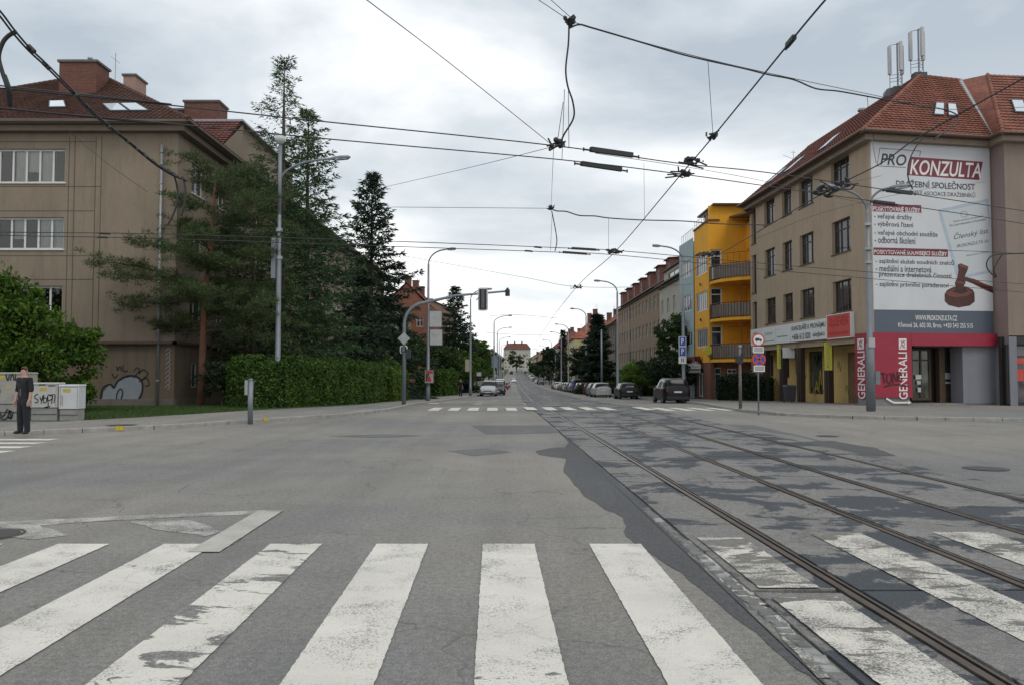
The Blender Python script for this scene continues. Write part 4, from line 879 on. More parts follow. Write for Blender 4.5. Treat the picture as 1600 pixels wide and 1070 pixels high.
# recessed entrance
RW=PL((K[0]+1,K[1]+1.25),(E2[0]-.1,E2[1]+1.25)); ent=thing('shop_entrance','dark recessed shop entrance with brown timber posts and small posters behind glass','shop entrance',RW.pt(3,0))
br=M('brown_timber',(.07,.045,.028),.6,.3,4)
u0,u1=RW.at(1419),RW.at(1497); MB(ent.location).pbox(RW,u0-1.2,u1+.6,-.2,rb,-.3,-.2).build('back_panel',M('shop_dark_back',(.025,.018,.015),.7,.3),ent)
window(ent,RW,RW.at(1424),RW.at(1455),.25,3.0,br,2,.78,.05,glass_mat('shop_glass',(.05,.055,.04)),0,.11); window(ent,RW,RW.at(1469),RW.at(1497),.9,3.0,br,1,.0,.05,glass_mat('shop_glass2',(.04,.04,.035)),0,.1)
MB(ent.location).pbox(RW,RW.at(1466)-.2,RW.at(1466)+.15,-.1,rb,0,.3).pbox(RW,RW.at(1418),RW.at(1508),3.05,rb+.02,-.1,.5).pbox(RW,RW.at(1468),RW.at(1497),.0,.88,-.06,.02).pbox(RW,RW.at(1497),RW.at(1505),0,rb,-.1,.12).build('timber_frame',br,ent)
for (a,b,c,d,m_) in ((1430,1439,585,592,SW),(1432,1438,594,600,PPR),(1433,1438,605,612,PPR),(1473,1486,582,592,PPR),(1486,1494,579,590,M('poster_mixed',(.25,.2,.13),.6,.5,8)),(1475,1490,596,599,SW)):
    MB(ent.location).pbox(RW,RW.at(a),RW.at(b),ZA(d,42,a),ZA(c,42,a),-.02,.0).build('poster',m_,ent)
MB(ent.location).pbox(BS,sA,bs1,-.1,.12,-1.2,.0).build('step',M('step_concrete',(.22,.21,.2),.9,.2),ent)
MB(cb.location).pbox(BS,BS.at(1504),BS.len,-.2,rb,-.9,.0).build('ground_floor_wall',PLG,cb)
MB(cb.location).pbox(BS,sA-.1,sA,-.2,rb,-1.2,0).pbox(BS,.0,sA,-.2,.0,-1.2,-.01).build('reveal_wall',br,cb)
# shop window to the right
sw=thing('shop_window','dark framed shop window with red stripes at the right edge','shop window',QS.pt(0,0)); q1b=ZA(526,40.6,1590)
MB(cb.location).pbox(PS,-.6,PS.len+.02,-.2,q1b,-.4,.0).build('ground_floor_wall',PLG,cb)
MB(sw.location).pbox(QS,-.2,18,-.2,q1b,-.5,-.35).build('back_panel',M('shop_dark_back',(.025,.018,.015),.7),sw)
for k in range(5): window(sw,QS,.05+k*1.4,1.25+k*1.4,.1,q1b-.4,M('black_frame',(.02,.02,.022),.5),1,.8,.2,glass_mat('shop_glass3',(.06,.05,.05)),0,.08)
MB(sw.location).pbox(QS,.2,18,q1b-.4,q1b,-.3,-.02).pbox(QS,.0,18,-.2,.1,-.3,.0).build('fascia',M('black_frame',(.02,.02,.022),.5),sw)
for k in range(5): MB(sw.location).pbox(QS,.5+1.4*k,.9+1.4*k,1.3,1.9,-.17,-.14).pbox(QS,.3+1.4*k,1.0+1.4*k,2.2,2.45,-.17,-.14).build('poster',REDS if k%2==0 else SW,sw)
for k in range(6): MB(sw.location).pbox(QS,1.28+1.4*k-1.4,1.42+1.4*k-1.4,.1,q1b-.4,-.2,-.05).build('post',DRED if k else M('black_frame',(.02,.02,.022),.5),sw)
# rubbish bin
t=thing('litter_bin','dark grey wheeled rubbish bin standing in front of the yellow arcade','bin',(W(1234,630,47).x,47,gz(47)+.12)); MB().hexa([(-.24,-.28,.06),(.24,-.28,.06),(.24,.26,.06),(-.24,.26,.06),(-.29,-.34,.95),(.29,-.34,.95),(.29,.34,.95),(-.29,.34,.95)]).build('body',M('bin_plastic',(.03,.032,.035),.5),t)
MB().hexa([(-.31,-.36,.95),(.31,-.36,.95),(.31,.36,.95),(-.31,.36,.95),(-.28,-.3,1.03),(.28,-.3,1.03),(.28,.36,1.06),(-.28,.36,1.06)]).build('lid',M('bin_plastic',(.03,.032,.035),.5),t)
for s in (-1,1): MB().tube([(s*.2,.3,.1),(s*.26,.3,.1)],.1,12).build('wheel',BLK,t)

# ---------------- yellow building ----------------
YEL=plaster('golden_yellow_plaster',(.76,.38,.03),.2); YE2=plaster('amber_plaster',(.7,.34,.026),.2)
yb=thing('yellow_building','golden yellow building with three curved balconies and a brick ground floor','building',(15.6,61.5,gz(60)))
BX,BY0,BY1=15.55,61.6,66.4; ztop=ZA(322,BY0,1115)
BW=PL((BX,BY1),(BX,BY0)); BE=PL((BX,BY0),(BX+3,BY0)); REC=PL((18.5,61.6),(18.1,57.6))
zy=lambda py:ZA(py,BY0,1112)
wr=[(zy(424),zy(392)),(zy(483),zy(452)),(zy(541),zy(511))]
mb=MB(yb.location); hw=[(BW.len*.1,BW.len*.93,a,b) for a,b in wr]; wall(mb,BW,0,BW.len,zy(566),ztop-1.2,hw,.1); mb.build('bay_wall',YEL,yb)
for h in hw: window(yb,BW,*h,WHITEP,6,0,.06,glass_mat(),0,.1)
he=[(.15,1.05,a-.9,b+.1) for a,b in wr]; mb=MB(yb.location); wall(mb,BE,0,3.1,zy(566),ztop,he,.12); mb.build('bay_end_wall',YE2,yb)
for h in he: window(yb,BE,*h,WHITEP,1,.8,.1,glass_mat(),0,.1)
hr=[(.5,1.3,a-1.2,b) for a,b in wr]+[(2.3,3.2,a-1.2,b) for a,b in wr]; mb=MB(yb.location); wall(mb,REC,0,REC.len,zy(566),zy(352),hr,.12); mb.build('recess_wall',YE2,yb)
for h in hr: window(yb,REC,*h,WHITEP,2,.8,.1,glass_mat(),0,.09)
MB(yb.location).box(BX+.4,26,BY0+.2,BY1,zy(566),ztop-1.2).build('interior',YE2,yb); MB(yb.location).box(18.52,26,57.7,BY0+.2,gz(60),zy(352)).build('core',YE2,yb)
MB(yb.location).face((BX+.9,BY0-.01,ztop-1.25),(19.6,BY0-.01,ztop-1.25),(19.6,BY0-.01,ztop),(BX+.9,BY0-.01,ztop)).box(BX+.9,26,BY0,BY1,ztop-1.2,ztop).build('attic_wall',YE2,yb)
MB(yb.location).box(BX+.3,26,BY0-.5,BY1+.1,ztop,ztop+.12).box(BX-.1,BX+.9,BY0-.1,BY1,ztop-1.2,ztop-1.08).build('roof',M('roof_sheet_brown',(.1,.05,.035),.6),yb)
MB(yb.location).hexa([(17.2,57,zy(352)),(26,57,zy(352)),(26,61.5,zy(342)),(17.2,61.5,zy(342)),(17.2,57,zy(352)+.15),(26,57,zy(352)+.15),(26,61.5,zy(342)+.15),(17.2,61.5,zy(342)+.15)]).build('lower_roof',M('roof_sheet_brown',(.1,.05,.035),.6),yb)
mb=MB(yb.location)
for y in np.linspace(BY0,BY1,7): mb.tube([(BX+.05,y,ztop-1.1),(BX+.05,y,ztop-.45)],.02,4)
mb.tube([(BX+.05,BY0,ztop-.45),(BX+.05,BY1,ztop-.45)],.025,4).tube([(BX+.05,BY0,ztop-.75),(BX+.05,BY1,ztop-.75)],.02,4); mb.build('terrace_rail',WHITEP,yb)
oo=M('dormer_orange',(.5,.24,.05),.8); MB(yb.location).box(BX+.9,BX+2.2,BY0+1.2,BY0+1.3,ztop-1.1,ztop).build('awning_wall',oo,yb)
RAILM=M('balcony_rail_brown',(.07,.035,.025),.6); SHEET=M('balcony_sheet_grey',(.2,.165,.14),.7,.2,3,dirt=.3); SHW=M('balcony_sheet_white',(.5,.5,.5),.6,.1)
arc=[(15.6,61.5),(15.55,60.6),(15.8,59.6),(16.3,58.8),(17.0,58.1),(17.8,57.65),(18.3,57.5)]
for bi,(pb,prl) in enumerate(((438,411),(498,475),(561,541))):
    zb_=ZA(pb,60,1120); zt_=zb_+1.15; sh_=bi
    bo=MB(yb.location).prism(arc+[(18.6,57.6),(18.6,61.5)],zb_-.22,zb_).build('balcony',YEL,yb)
    mb=MB(yb.location); ps=MB(yb.location); pw=MB(yb.location); q=[Vector((a,b,0)) for a,b in arc]; dense=[]
    for a,b in zip(q,q[1:]):
        for k in range(4): dense.append(a.lerp(b,k/4))
    dense.append(q[-1])
    for k,p in enumerate(dense): mb.tube([(p.x,p.y,zb_),(p.x,p.y,zt_)],.018,4,False)
    mb.tube([(p.x,p.y,zt_) for p in dense],.03,5).tube([(p.x,p.y,zb_+.1) for p in dense],.02,4)
    if bi==0:
        mb.tube([(p.x,p.y,zt_+.75) for p in dense[10:]],.02,4)
        for p in dense[10::2]: mb.tube([(p.x,p.y,zt_),(p.x,p.y,zt_+.75)],.012,4,False)
    if bi>0:
        mb.tube([(17.1,58.1,zb_),(17.1,58.1,zb_+2.9)],.02,4); mb.tube([(16.3,58.9,zb_+2.4),(18.4,57.6,zb_+2.4)],.015,4)
    mb.build('railing',RAILM,bo)
    ins=[p+(Vector((18,61,0))-p).normalized()*.04 for p in dense]
    for k,(a,b) in enumerate(zip(ins,ins[1:])):
        m2=pw if (bi==0 and k<5) else ps
        m2.face((a.x,a.y,zb_+.12),(b.x,b.y,zb_+.12),(b.x,b.y,zt_-.1),(a.x,a.y,zt_-.1))
    ps.build('balcony_panel',SHEET,bo,fix=False); 
    if pw.f: pw.build('balcony_panel',SHW,bo,fix=False)
BRW=brickmat('brick_shop_wall',(.24,.09,.055),(.2,.14,.11)); gbz=gz(60)-.2; zt_=zy(566)
G1=PL((BX+.05,BY1),(BX+.05,BY0)); G2=PL((BX+.05,BY0+.02),(19.2,57.7))
g1h=[(.7,2.6,gbz+.4,zt_-.4)]; mb=MB(yb.location); wall(mb,G1,0,G1.len,gbz,zt_,g1h,.2); mb.build('brick_wall',BRW,yb); window(yb,G1,*g1h[0],WHITEP,2,.8,.1,glass_mat(),0,.1)
g2h=[(.15,.75,gbz+.3,zt_-.4),(1.25,2.1,gbz+1.1,zt_-.5),(3.2,4.2,gbz+1.1,zt_-.5)]; GG=PL((BX+.3,BY0+.4),(19.4,58.4)); mb=MB(yb.location); wall(mb,GG,0,GG.len,gbz,zt_,g2h,.15); mb.build('brick_wall',BRW,yb)
for i,h in enumerate(g2h): window(yb,GG,*h,WHITEP,2 if i else 1,.8,.1,glass_mat(),0,.08)
MB(yb.location).box(BX+.02,BX+.35,BY0-.15,BY0+.2,gbz,zt_).build('pier',BRW,yb)
t=thing('parcel_lamp_sign','yellow round hanging sign below the lowest balcony','sign',(15.3,61.0,ZA(548,61,1097))); MB().tube([(0,-.08,.05),(0,.08,.05)],[.36,.36],16).build('disc',YS_,t); MB().tube([(0,0,-.35),(.2,0,-.55),(.35,0,-.3)],.05,6).build('bracket',INKR,t)
for k,z in enumerate((zy(440),zy(497))): MB(yb.location).tube([(BX-.1,BY0+2.2,z),(BX-.18,BY0+2.2,z)],.12,8).build('wall_lamp',BLK,yb)
# pale blue building
pb_=thing('blue_building','narrow pale blue plastered house with white windows beyond the yellow one','building',(15.35,66.5,gz(67)))
PBL=plaster('pale_blue_plaster',(.36,.45,.46),.15); P_=PL((15.3,71.2),(15.5,66.45)); zt_=ZA(376,68,1076)
zq=lambda py:ZA(py,68,1076); hh=[(P_.len*.15,P_.len*.85,zq(b),zq(a)) for a,b in ((407,432),(461,486),(517,540))]
mb=MB(pb_.location); wall(mb,P_,0,P_.len,gz(68)-.3,zt_,hh,.1); mb.build('street_wall',PBL,pb_)
for h in hh: window(pb_,P_,*h,WHITEP,4,0,.06,glass_mat(),0,.1)
MB(pb_.location).box(15.9,25,66.5,71.1,gz(68),zt_-.05).build('body',PBL,pb_)
mb=MB(pb_.location)
for y in np.linspace(66.6,71,7): mb.tube([(15.5,y,zt_),(15.5,y,zt_+.8)],.02,4)
mb.tube([(15.5,66.6,zt_+.8),(15.5,71,zt_+.8)],.025,4); mb.build('terrace_rail',ZINC,pb_)
t=board('hanging_board','red and white chevron advertising board above the black board by the yellow house',PL((14.3,64.2),(15.4,64.1)),0,1.15,ZA(576,64,1076),ZA(557,64,1076),SW,0,.1); Pq=PL((14.3,64.2),(15.4,64.1)); o=MB(t.location); fpoly(o,Pq,[(0,ZA(557,64,1076)),(1.15,ZA(557,64,1076)),(1.15,ZA(568,64,1076)),(.58,ZA(563,64,1076)),(0,ZA(568,64,1076))],.104); o.build('print',DRED,t)
text(t,Pq,'Marlboro',.1,1.05,ZA(575,64,1076),ZA(570,64,1076),INK,.105)
board('hanging_board','narrow grey board under the chevron advertising board',PL((14.3,64.2),(15.4,64.1)),0,1.15,ZA(582,64,1076),ZA(578,64,1076),M('grey_board',(.3,.3,.3),.6),0,.1)
# ---------------- street rows ----------------
PW=plaster('cream_plaster',(.42,.40,.35),.2); PBR=plaster('grey_brown_plaster',(.27,.2,.14),.4); PDB=plaster('dark_brown_plaster',(.17,.14,.11),.4); POR=plaster('orange_plaster',(.5,.27,.1),.2); PYW=plaster('pale_yellow_plaster',(.5,.44,.24),.2); PGY=plaster('grey_house_plaster',(.3,.29,.27),.3); RDB=brickmat('orange_red_brick',(.3,.1,.06),(.25,.17,.13)); PGN=plaster('pale_green_plaster',(.3,.37,.3),.2)
streethouse('apartment_house','cream plastered house with grey attic storey just beyond the blue house',1,15.9,72,84,ZA(440,78,1060),10,PW,TILE_G,3,4,2.6,zbase=gz(75)-.4,dorm=1,dorm_m=PW,chim=1,gable=True,seed=3)
streethouse('apartment_house','long grey brown four storey apartment house with dormers and many white windows, right row',1,17.3,85,129,ZA(486,129,966),12,PBR,TILE_RR,4,16,4.2,ww=1.4,wh=1.6,dorm=7,dorm_m=TILE_M,chim=3,ggap=2,seed=4)
streethouse('apartment_house','dark brown house with steep red gabled roof past the long apartment house',1,17.3,131,152,10.2,12,PDB,TILE_O,4,6,5.5,chim=2,seed=5)
streethouse('apartment_house','shadowy brown house with brick chimneys behind the big right hand spruce',1,17.0,154,180,9.6,12,PBR,TILE_RR,3,8,4.5,chim=3,seed=6)
streethouse('apartment_house','pale yellow house with bright red orange roof in the right row',1,14.5,183,206,ZA(529,183,893),13,PYW,TILE_O,3,6,6,gable=False,chim=2,seed=7,endwin=3)
streethouse('apartment_house','orange plastered house beyond the pale yellow one',1,14.0,208,232,8.2,12,POR,TILE_RR,3,7,5,chim=2,seed=8,endwin=3)
streethouse('apartment_house','grey house with brown roof and tall chimneys far down the right row',1,13.0,236,275,ZA(543,236,868),12,PGY,TILE_RR,3,9,5.5,gable=False,chim=3,seed=9,endwin=3,ant=2)
y=280; i=0
labs=['small grey house tenth from the front of the right row','brown roofed cream house far down the right row','dark roofed brown house far down the right row','pale house far down the right row before the bend','tiny reddish roofed house near the far right end','tiny grey house near the far right end','last pale green house at the far end of the right row']
for mt,rf in ((PGY,TILE_RR),(PW,TILE_RR),(PBR,TILE_D),(PW,TILE_RR),(PYW,TILE_RR),(PGY,TILE_G),(PGN,TILE_RR)):
    L=36+R_.uniform(-4,6); streethouse('apartment_house',labs[i],1,12.6-.2*i+R_.uniform(-.5,.5),y,y+L,gz(y)+8.5+R_.uniform(-.8,1.2),12,mt,rf,3,7,4.5+R_.uniform(-.5,1),chim=2,gable=i%2==0,seed=20+i,endwin=3,ant=0); y+=L+5; i+=1
y=300; labs=['grey far house on the left of the distant street','cream far house on the left of the distant street','brown far house left of the street near its end','small far pale house left of the street at its end']
for i,(mt,rf) in enumerate(((PGY,TILE_RR),(PW,TILE_G),(PBR,TILE_RR),(PW,TILE_RR))):
    L=60; streethouse('apartment_house',labs[i],-1,-8.5+i*.9,y,y+L,gz(y)+9.5,12,mt,rf,3,9,4.5,chim=2,gable=True,seed=40+i,endwin=3,ant=0); y+=L+8
# house that closes the street
eh=thing('apartment_house','white block with red roof closing the far end of the street','building',(-4,640,gz(640))); EP=PL((XA(787,640),640),(XA(829,640),640)); zt_=ZA(545,640,808); hs=[(1+2.9*i,2.3+2.9*i,gz(640)+1+3.3*k,gz(640)+2.6+3.3*k) for i in range(7) for k in range(4)]
hs=[h for h in hs if h[1]<EP.len-.3 and h[3]<zt_]
mb=MB(eh.location); wall(mb,EP,0,EP.len,gz(640)-3,zt_,hs,.2); mb.build('street_wall',PW,eh)
for h in hs: window(eh,EP,*h,WHITEP,2,.7,.15,glass_mat(),0,.08)
tiled(eh,(EP.pt(-.5,zt_,.8),EP.pt(EP.len+.5,zt_,.8),EP.pt(EP.len-3,zt_+4.8,-6),EP.pt(3,zt_+4.8,-6)),TILE_M,1,1,wave=False); MB(eh.location).pbox(EP,0,EP.len,gz(640)-3,zt_,-12,-.3).build('body',PW,eh)
for s in (3,9,15): c=EP.pt(s,zt_+3.5,-5); MB(eh.location).box(c.x-.6,c.x+.6,c.y-.5,c.y+.5,c.z,c.z+3).build('chimney',BRICK,eh)
# red house on the left beyond the spruces
rh=streethouse('brick_house','orange red brick gabled house half hidden behind the left spruces',-1,XA(677,130),130,150,ZA(486,130,670),9,RDB,TILE_O,4,6,4.8,chim=3,seed=60,endwin=2,ant=2)
streethouse('apartment_house','grey roofed plastered house beyond the red brick house on the left',-1,-12.5,151,175,ZA(481,151,690),11,PBR,TILE_G,4,7,2.5,chim=3,seed=61,endwin=2)
streethouse('apartment_house','brown plastered house between the corner block and the red brick house',-1,-16.4,101,127,11,11,PBR,TILE_RR,3,8,4,chim=2,seed=62)
# ---------------- vegetation ----------------
BARK=M('grey_bark',(.07,.055,.042),.95,.3,6,.6,30); BARKR=M('pine_bark',(.15,.07,.042),.95,.35,5,.7,25)
L_SPR=leafmat('spruce_needles',(.011,.023,.014),(.024,.045,.026),(.045,.072,.04),.15); L_LAR=leafmat('larch_needles',(.025,.055,.02),(.045,.088,.034),(.075,.135,.05),.3); L_PIN=leafmat('pine_needles',(.03,.048,.016),(.056,.085,.028),(.09,.125,.042),.25)
L_BSH=leafmat('bush_leaves',(.022,.055,.008),(.055,.115,.012),(.13,.21,.02),.4); L_HDG=leafmat('hedge_leaves',(.02,.05,.01),(.05,.105,.018),(.115,.2,.032),.3); L_LIM=leafmat('fresh_green_leaves',(.05,.1,.012),(.1,.18,.025),(.16,.26,.045),.35); L_DEC=leafmat('tree_leaves',(.02,.04,.011),(.04,.075,.02),(.065,.11,.03),.3); L_DRK=leafmat('dark_leaves',(.01,.02,.009),(.02,.036,.014),(.035,.055,.022),.2)
def sprays(P,D,L,Wd,rng):
    """needle sprays: triangles at P pointing along D"""
    n=len(P); D=D/np.maximum(np.linalg.norm(D,axis=1,keepdims=True),1e-6); r=rng.normal(size=(n,3)); s=np.cross(D,r); s/=np.maximum(np.linalg.norm(s,axis=1,keepdims=True),1e-6)
    V=np.empty((n,3,3)); V[:,0]=P-s*Wd[:,None]/2; V[:,1]=P+s*Wd[:,None]/2; V[:,2]=P+D*L[:,None]; return V.reshape(-1,3)
def leaves(P,size,rng,up=None):
    n=len(P); a=rng.normal(size=(n,3)); a/=np.linalg.norm(a,axis=1,keepdims=True); b=np.cross(a,rng.normal(size=(n,3))); b/=np.linalg.norm(b,axis=1,keepdims=True)
    sz=size*rng.uniform(.6,1.3,(n,1)); V=np.empty((n,4,3)); V[:,0]=P-a*sz; V[:,1]=P-b*sz*.5; V[:,2]=P+a*sz; V[:,3]=P+b*sz*.5; return V.reshape(-1,3)
def conifer(name,label,x,y,h,rad,mat,seed,cat='tree',group=None,z0=None,base=.06,dens=1.0,open_=0.0,droop=.25,bark=None,spray=.42,zlow=1.0,shape=1.0,wth=.12,lean=0):
    rng=np.random.default_rng(seed); zb=(gz(y)+.1) if z0 is None else z0; t=thing(name,label,cat,(x,y,zb),group)
    mb=MB().tube([(0,0,-.2),(lean*.4,0,h*.5),(lean,0,h*.98)],[max(.12,h*.014),h*.009,.02],8)
    mb.build('trunk',bark or BARK,t,smooth=True)
    br=MB(); Ps=[];Ds=[];Ls=[];Ws=[]; z=zlow
    while z<h*.985:
        f=(z-zlow)/(h-zlow); R=rad*((1-f)**shape)*rng.uniform(.82,1.12)+.12
        nb=int(max(3,(6.5 if not open_ else 5)*dens*(1-.4*f))); ph=rng.uniform(0,6.28)
        for k in range(nb):
            if open_ and rng.random()<open_: continue
            an=ph+6.283*k/nb+rng.uniform(-.35,.35); Lb=R*rng.uniform(.55,1.2); el=rng.uniform(-.05,.25)+.5*f-.1; dirv=np.array([math.cos(an),math.sin(an),math.tan(el)])
            m=max(3,int(Lb/.28)); tt=np.linspace(0,1,m+1); pts=np.outer(tt*Lb,dirv); pts[:,2]-=droop*Lb*(tt**1.5)*(1-f*.8); pts[:,2]+=.12*Lb*np.maximum(tt-.75,0)*2; pts+=np.array([lean*z/h,0,z])
            br.tube([tuple(p) for p in pts[::max(1,m//3)]],[max(.012,.035*(1-f))*(1-i/(len(pts[::max(1,m//3)])+.5)) for i in range(len(pts[::max(1,m//3)]))],3,False)
            kk=int(m*(9 if not open_ else 8)*dens)+6; u=rng.uniform(.12,1.02,kk)**.8; bp=np.stack([np.interp(u,tt,pts[:,i]) for i in range(3)],1)
            lat=rng.normal(size=(kk,3))*np.array([1,1,.45]); side=lat*(.16+.30*Lb*.28*(1-u))[:,None]
            Ps.append(bp+side*.7); dd=np.tile(dirv*np.array([1,1,.3]),(kk,1))*.55+lat*.6; dd[:,2]-=.25*(1-f)+.1; Ds.append(dd); Ls.append(np.full(kk,spray)*rng.uniform(.6,1.2,kk)*(1-.3*f)); Ws.append(np.full(kk,wth)*rng.uniform(.6,1.4,kk))
        z+=rng.uniform(.34,.52)*(1.15-.35*f)*(1 if h>9 else .75)
    # leader
    br.build('branches',bark or BARK,t,fix=False)
    V=sprays(np.concatenate(Ps),np.concatenate(Ds),np.concatenate(Ls),np.concatenate(Ws),rng)
    link('crown',np_mesh('crown',V,3,mat),t,kind=None); return t
def lobes(name,label,x,y,blobs,mat,size,n,seed,trunkh=0,cat='tree',group=None,z0=None,core=True,bark=None,shell=.72,wild=.0,corem=None):
    """broadleaf: blobs=(dx,dy,dz,rx,ry,rz); leaves crowd the outer shell of many small clumps"""
    rng=np.random.default_rng(seed); zb=(gz(y)+.1) if z0 is None else z0; t=thing(name,label,cat,(x,y,zb),group)
    tr=MB(); top=max(b[2] for b in blobs)
    tr.tube([(0,0,-.2),(0,0,max(trunkh,.4))],[max(.07,top*.03),max(.05,top*.02)],8)
    for b in blobs:
        c=np.array(b[:3]); tr.tube([(0,0,max(trunkh*.8,.2)),tuple(c*np.array([.4,.4,.75])),tuple(c)],[max(.04,top*.014),.03,.012],5,False)
        for _ in range(5):
            d=rng.normal(size=3); d/=np.linalg.norm(d); tr.tube([tuple(c*.8),tuple(c+d*np.array(b[3:])*.85)],[.02,.006],3,False)
    tr.build('trunk',bark or BARK,t,smooth=True,fix=False)
    tot=sum(b[3]*b[5]+b[3]*b[4] for b in blobs); out=[]
    for b in blobs:
        m=int(n*(b[3]*b[5]+b[3]*b[4])/tot); c=np.array(b[:3]); r=np.array(b[3:]); nc=max(6,int(m/70)); d=rng.normal(size=(nc,3)); d/=np.linalg.norm(d,axis=1,keepdims=True)
        cc=c+d*r*(rng.uniform(shell-.12,1.08+wild,(nc,1))); cr=r.mean()*.28*rng.uniform(.5,1.4,nc)
        idx=rng.integers(0,nc,m); q=rng.normal(size=(m,3)); q/=np.linalg.norm(q,axis=1,keepdims=True); out.append(cc[idx]+q*cr[idx][:,None]*(rng.random((m,1))**.4)*np.array([1.15,1.15,.75]))
    V=leaves(np.concatenate(out),size,rng); link('crown',np_mesh('crown',V,4,mat),t)
    return t
def hedge(label,pts,h,thick,mat,seed,n,size=.07,name='hedge',hvar=.05,soft=.0):
    """clipped hedge along world points, with a solid dark box as core"""
    rng=np.random.default_rng(seed); p0=pts[0]; zb=gz(p0[1])+.1; t=thing(name,label,'hedge',(p0[0],p0[1],zb)); co_=MB(); P=[Vector((a,b,0)) for a,b in pts]; out=[]; tot=sum((b-a).length for a,b in zip(P,P[1:]))
    off=Vector((p0[0],p0[1],0))
    for a,b in zip(P,P[1:]):
        u=(b-a); L=u.length; u=u/L; v=Vector((-u.y,u.x,0)); z0=gz(a.y)+.1-zb; a_,b_=a-off,b-off; th=thick/2-.14
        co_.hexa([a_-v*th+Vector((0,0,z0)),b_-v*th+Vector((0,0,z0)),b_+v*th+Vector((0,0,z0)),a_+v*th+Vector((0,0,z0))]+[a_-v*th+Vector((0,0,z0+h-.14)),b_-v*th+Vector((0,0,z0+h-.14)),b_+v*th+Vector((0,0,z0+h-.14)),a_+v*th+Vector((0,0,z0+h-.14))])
        m=int(n*L/tot); s=rng.uniform(-.02*L,L*1.02,m); per=rng.uniform(0,2*h+thick,m); bul=.09*np.sin(s*2.1+seed)+.07*np.sin(s*4.7+per*2)+.05*np.sin(per*5+s*3)
        x=np.where(per<h,-thick/2-bul*.6,np.where(per<h+thick,per-h-thick/2,thick/2+bul*.6)); z=np.where(per<h,per,np.where(per<h+thick,h+bul+hvar*np.sin(s*1.3),2*h+thick-per))
        jit=rng.exponential(.05+soft,m); x=x*(1-.25*jit); z=z-jit*.5+np.where((per>=h)&(per<h+thick),rng.exponential(.04+soft,m)*(rng.random(m)<.4),0)
        # rounded shoulders
        k=np.clip((z-(h-.25))/.25,0,1); x=x*(1-.14*k**2)
        out.append(np.stack([a_.x+u.x*s+v.x*x,a_.y+u.y*s+v.y*x,z0+np.maximum(z,.05)],1)+rng.normal(size=(m,3))*.035)
        for f in (0,1):
            if (f==0 and a is P[0]) or (f==1 and b is P[-1]):
                mm=int(m*thick/L*.5); xx=rng.uniform(-thick/2,thick/2,mm); zz2=rng.uniform(.05,h,mm); e_=a_ if f==0 else b_; sg=-1 if f==0 else 1; q=.05+rng.exponential(.04,mm)
                out.append(np.stack([e_.x+u.x*sg*q+v.x*xx,e_.y+u.y*sg*q+v.y*xx,z0+zz2],1))
    co_.build('branches',M('hedge_heart',(.018,.022,.012),1,.3,6,.8,20),t)  # solid dark green core box, no modelled branches
    link('foliage',np_mesh('foliage',leaves(np.concatenate(out),size,rng),4,mat),t); return t
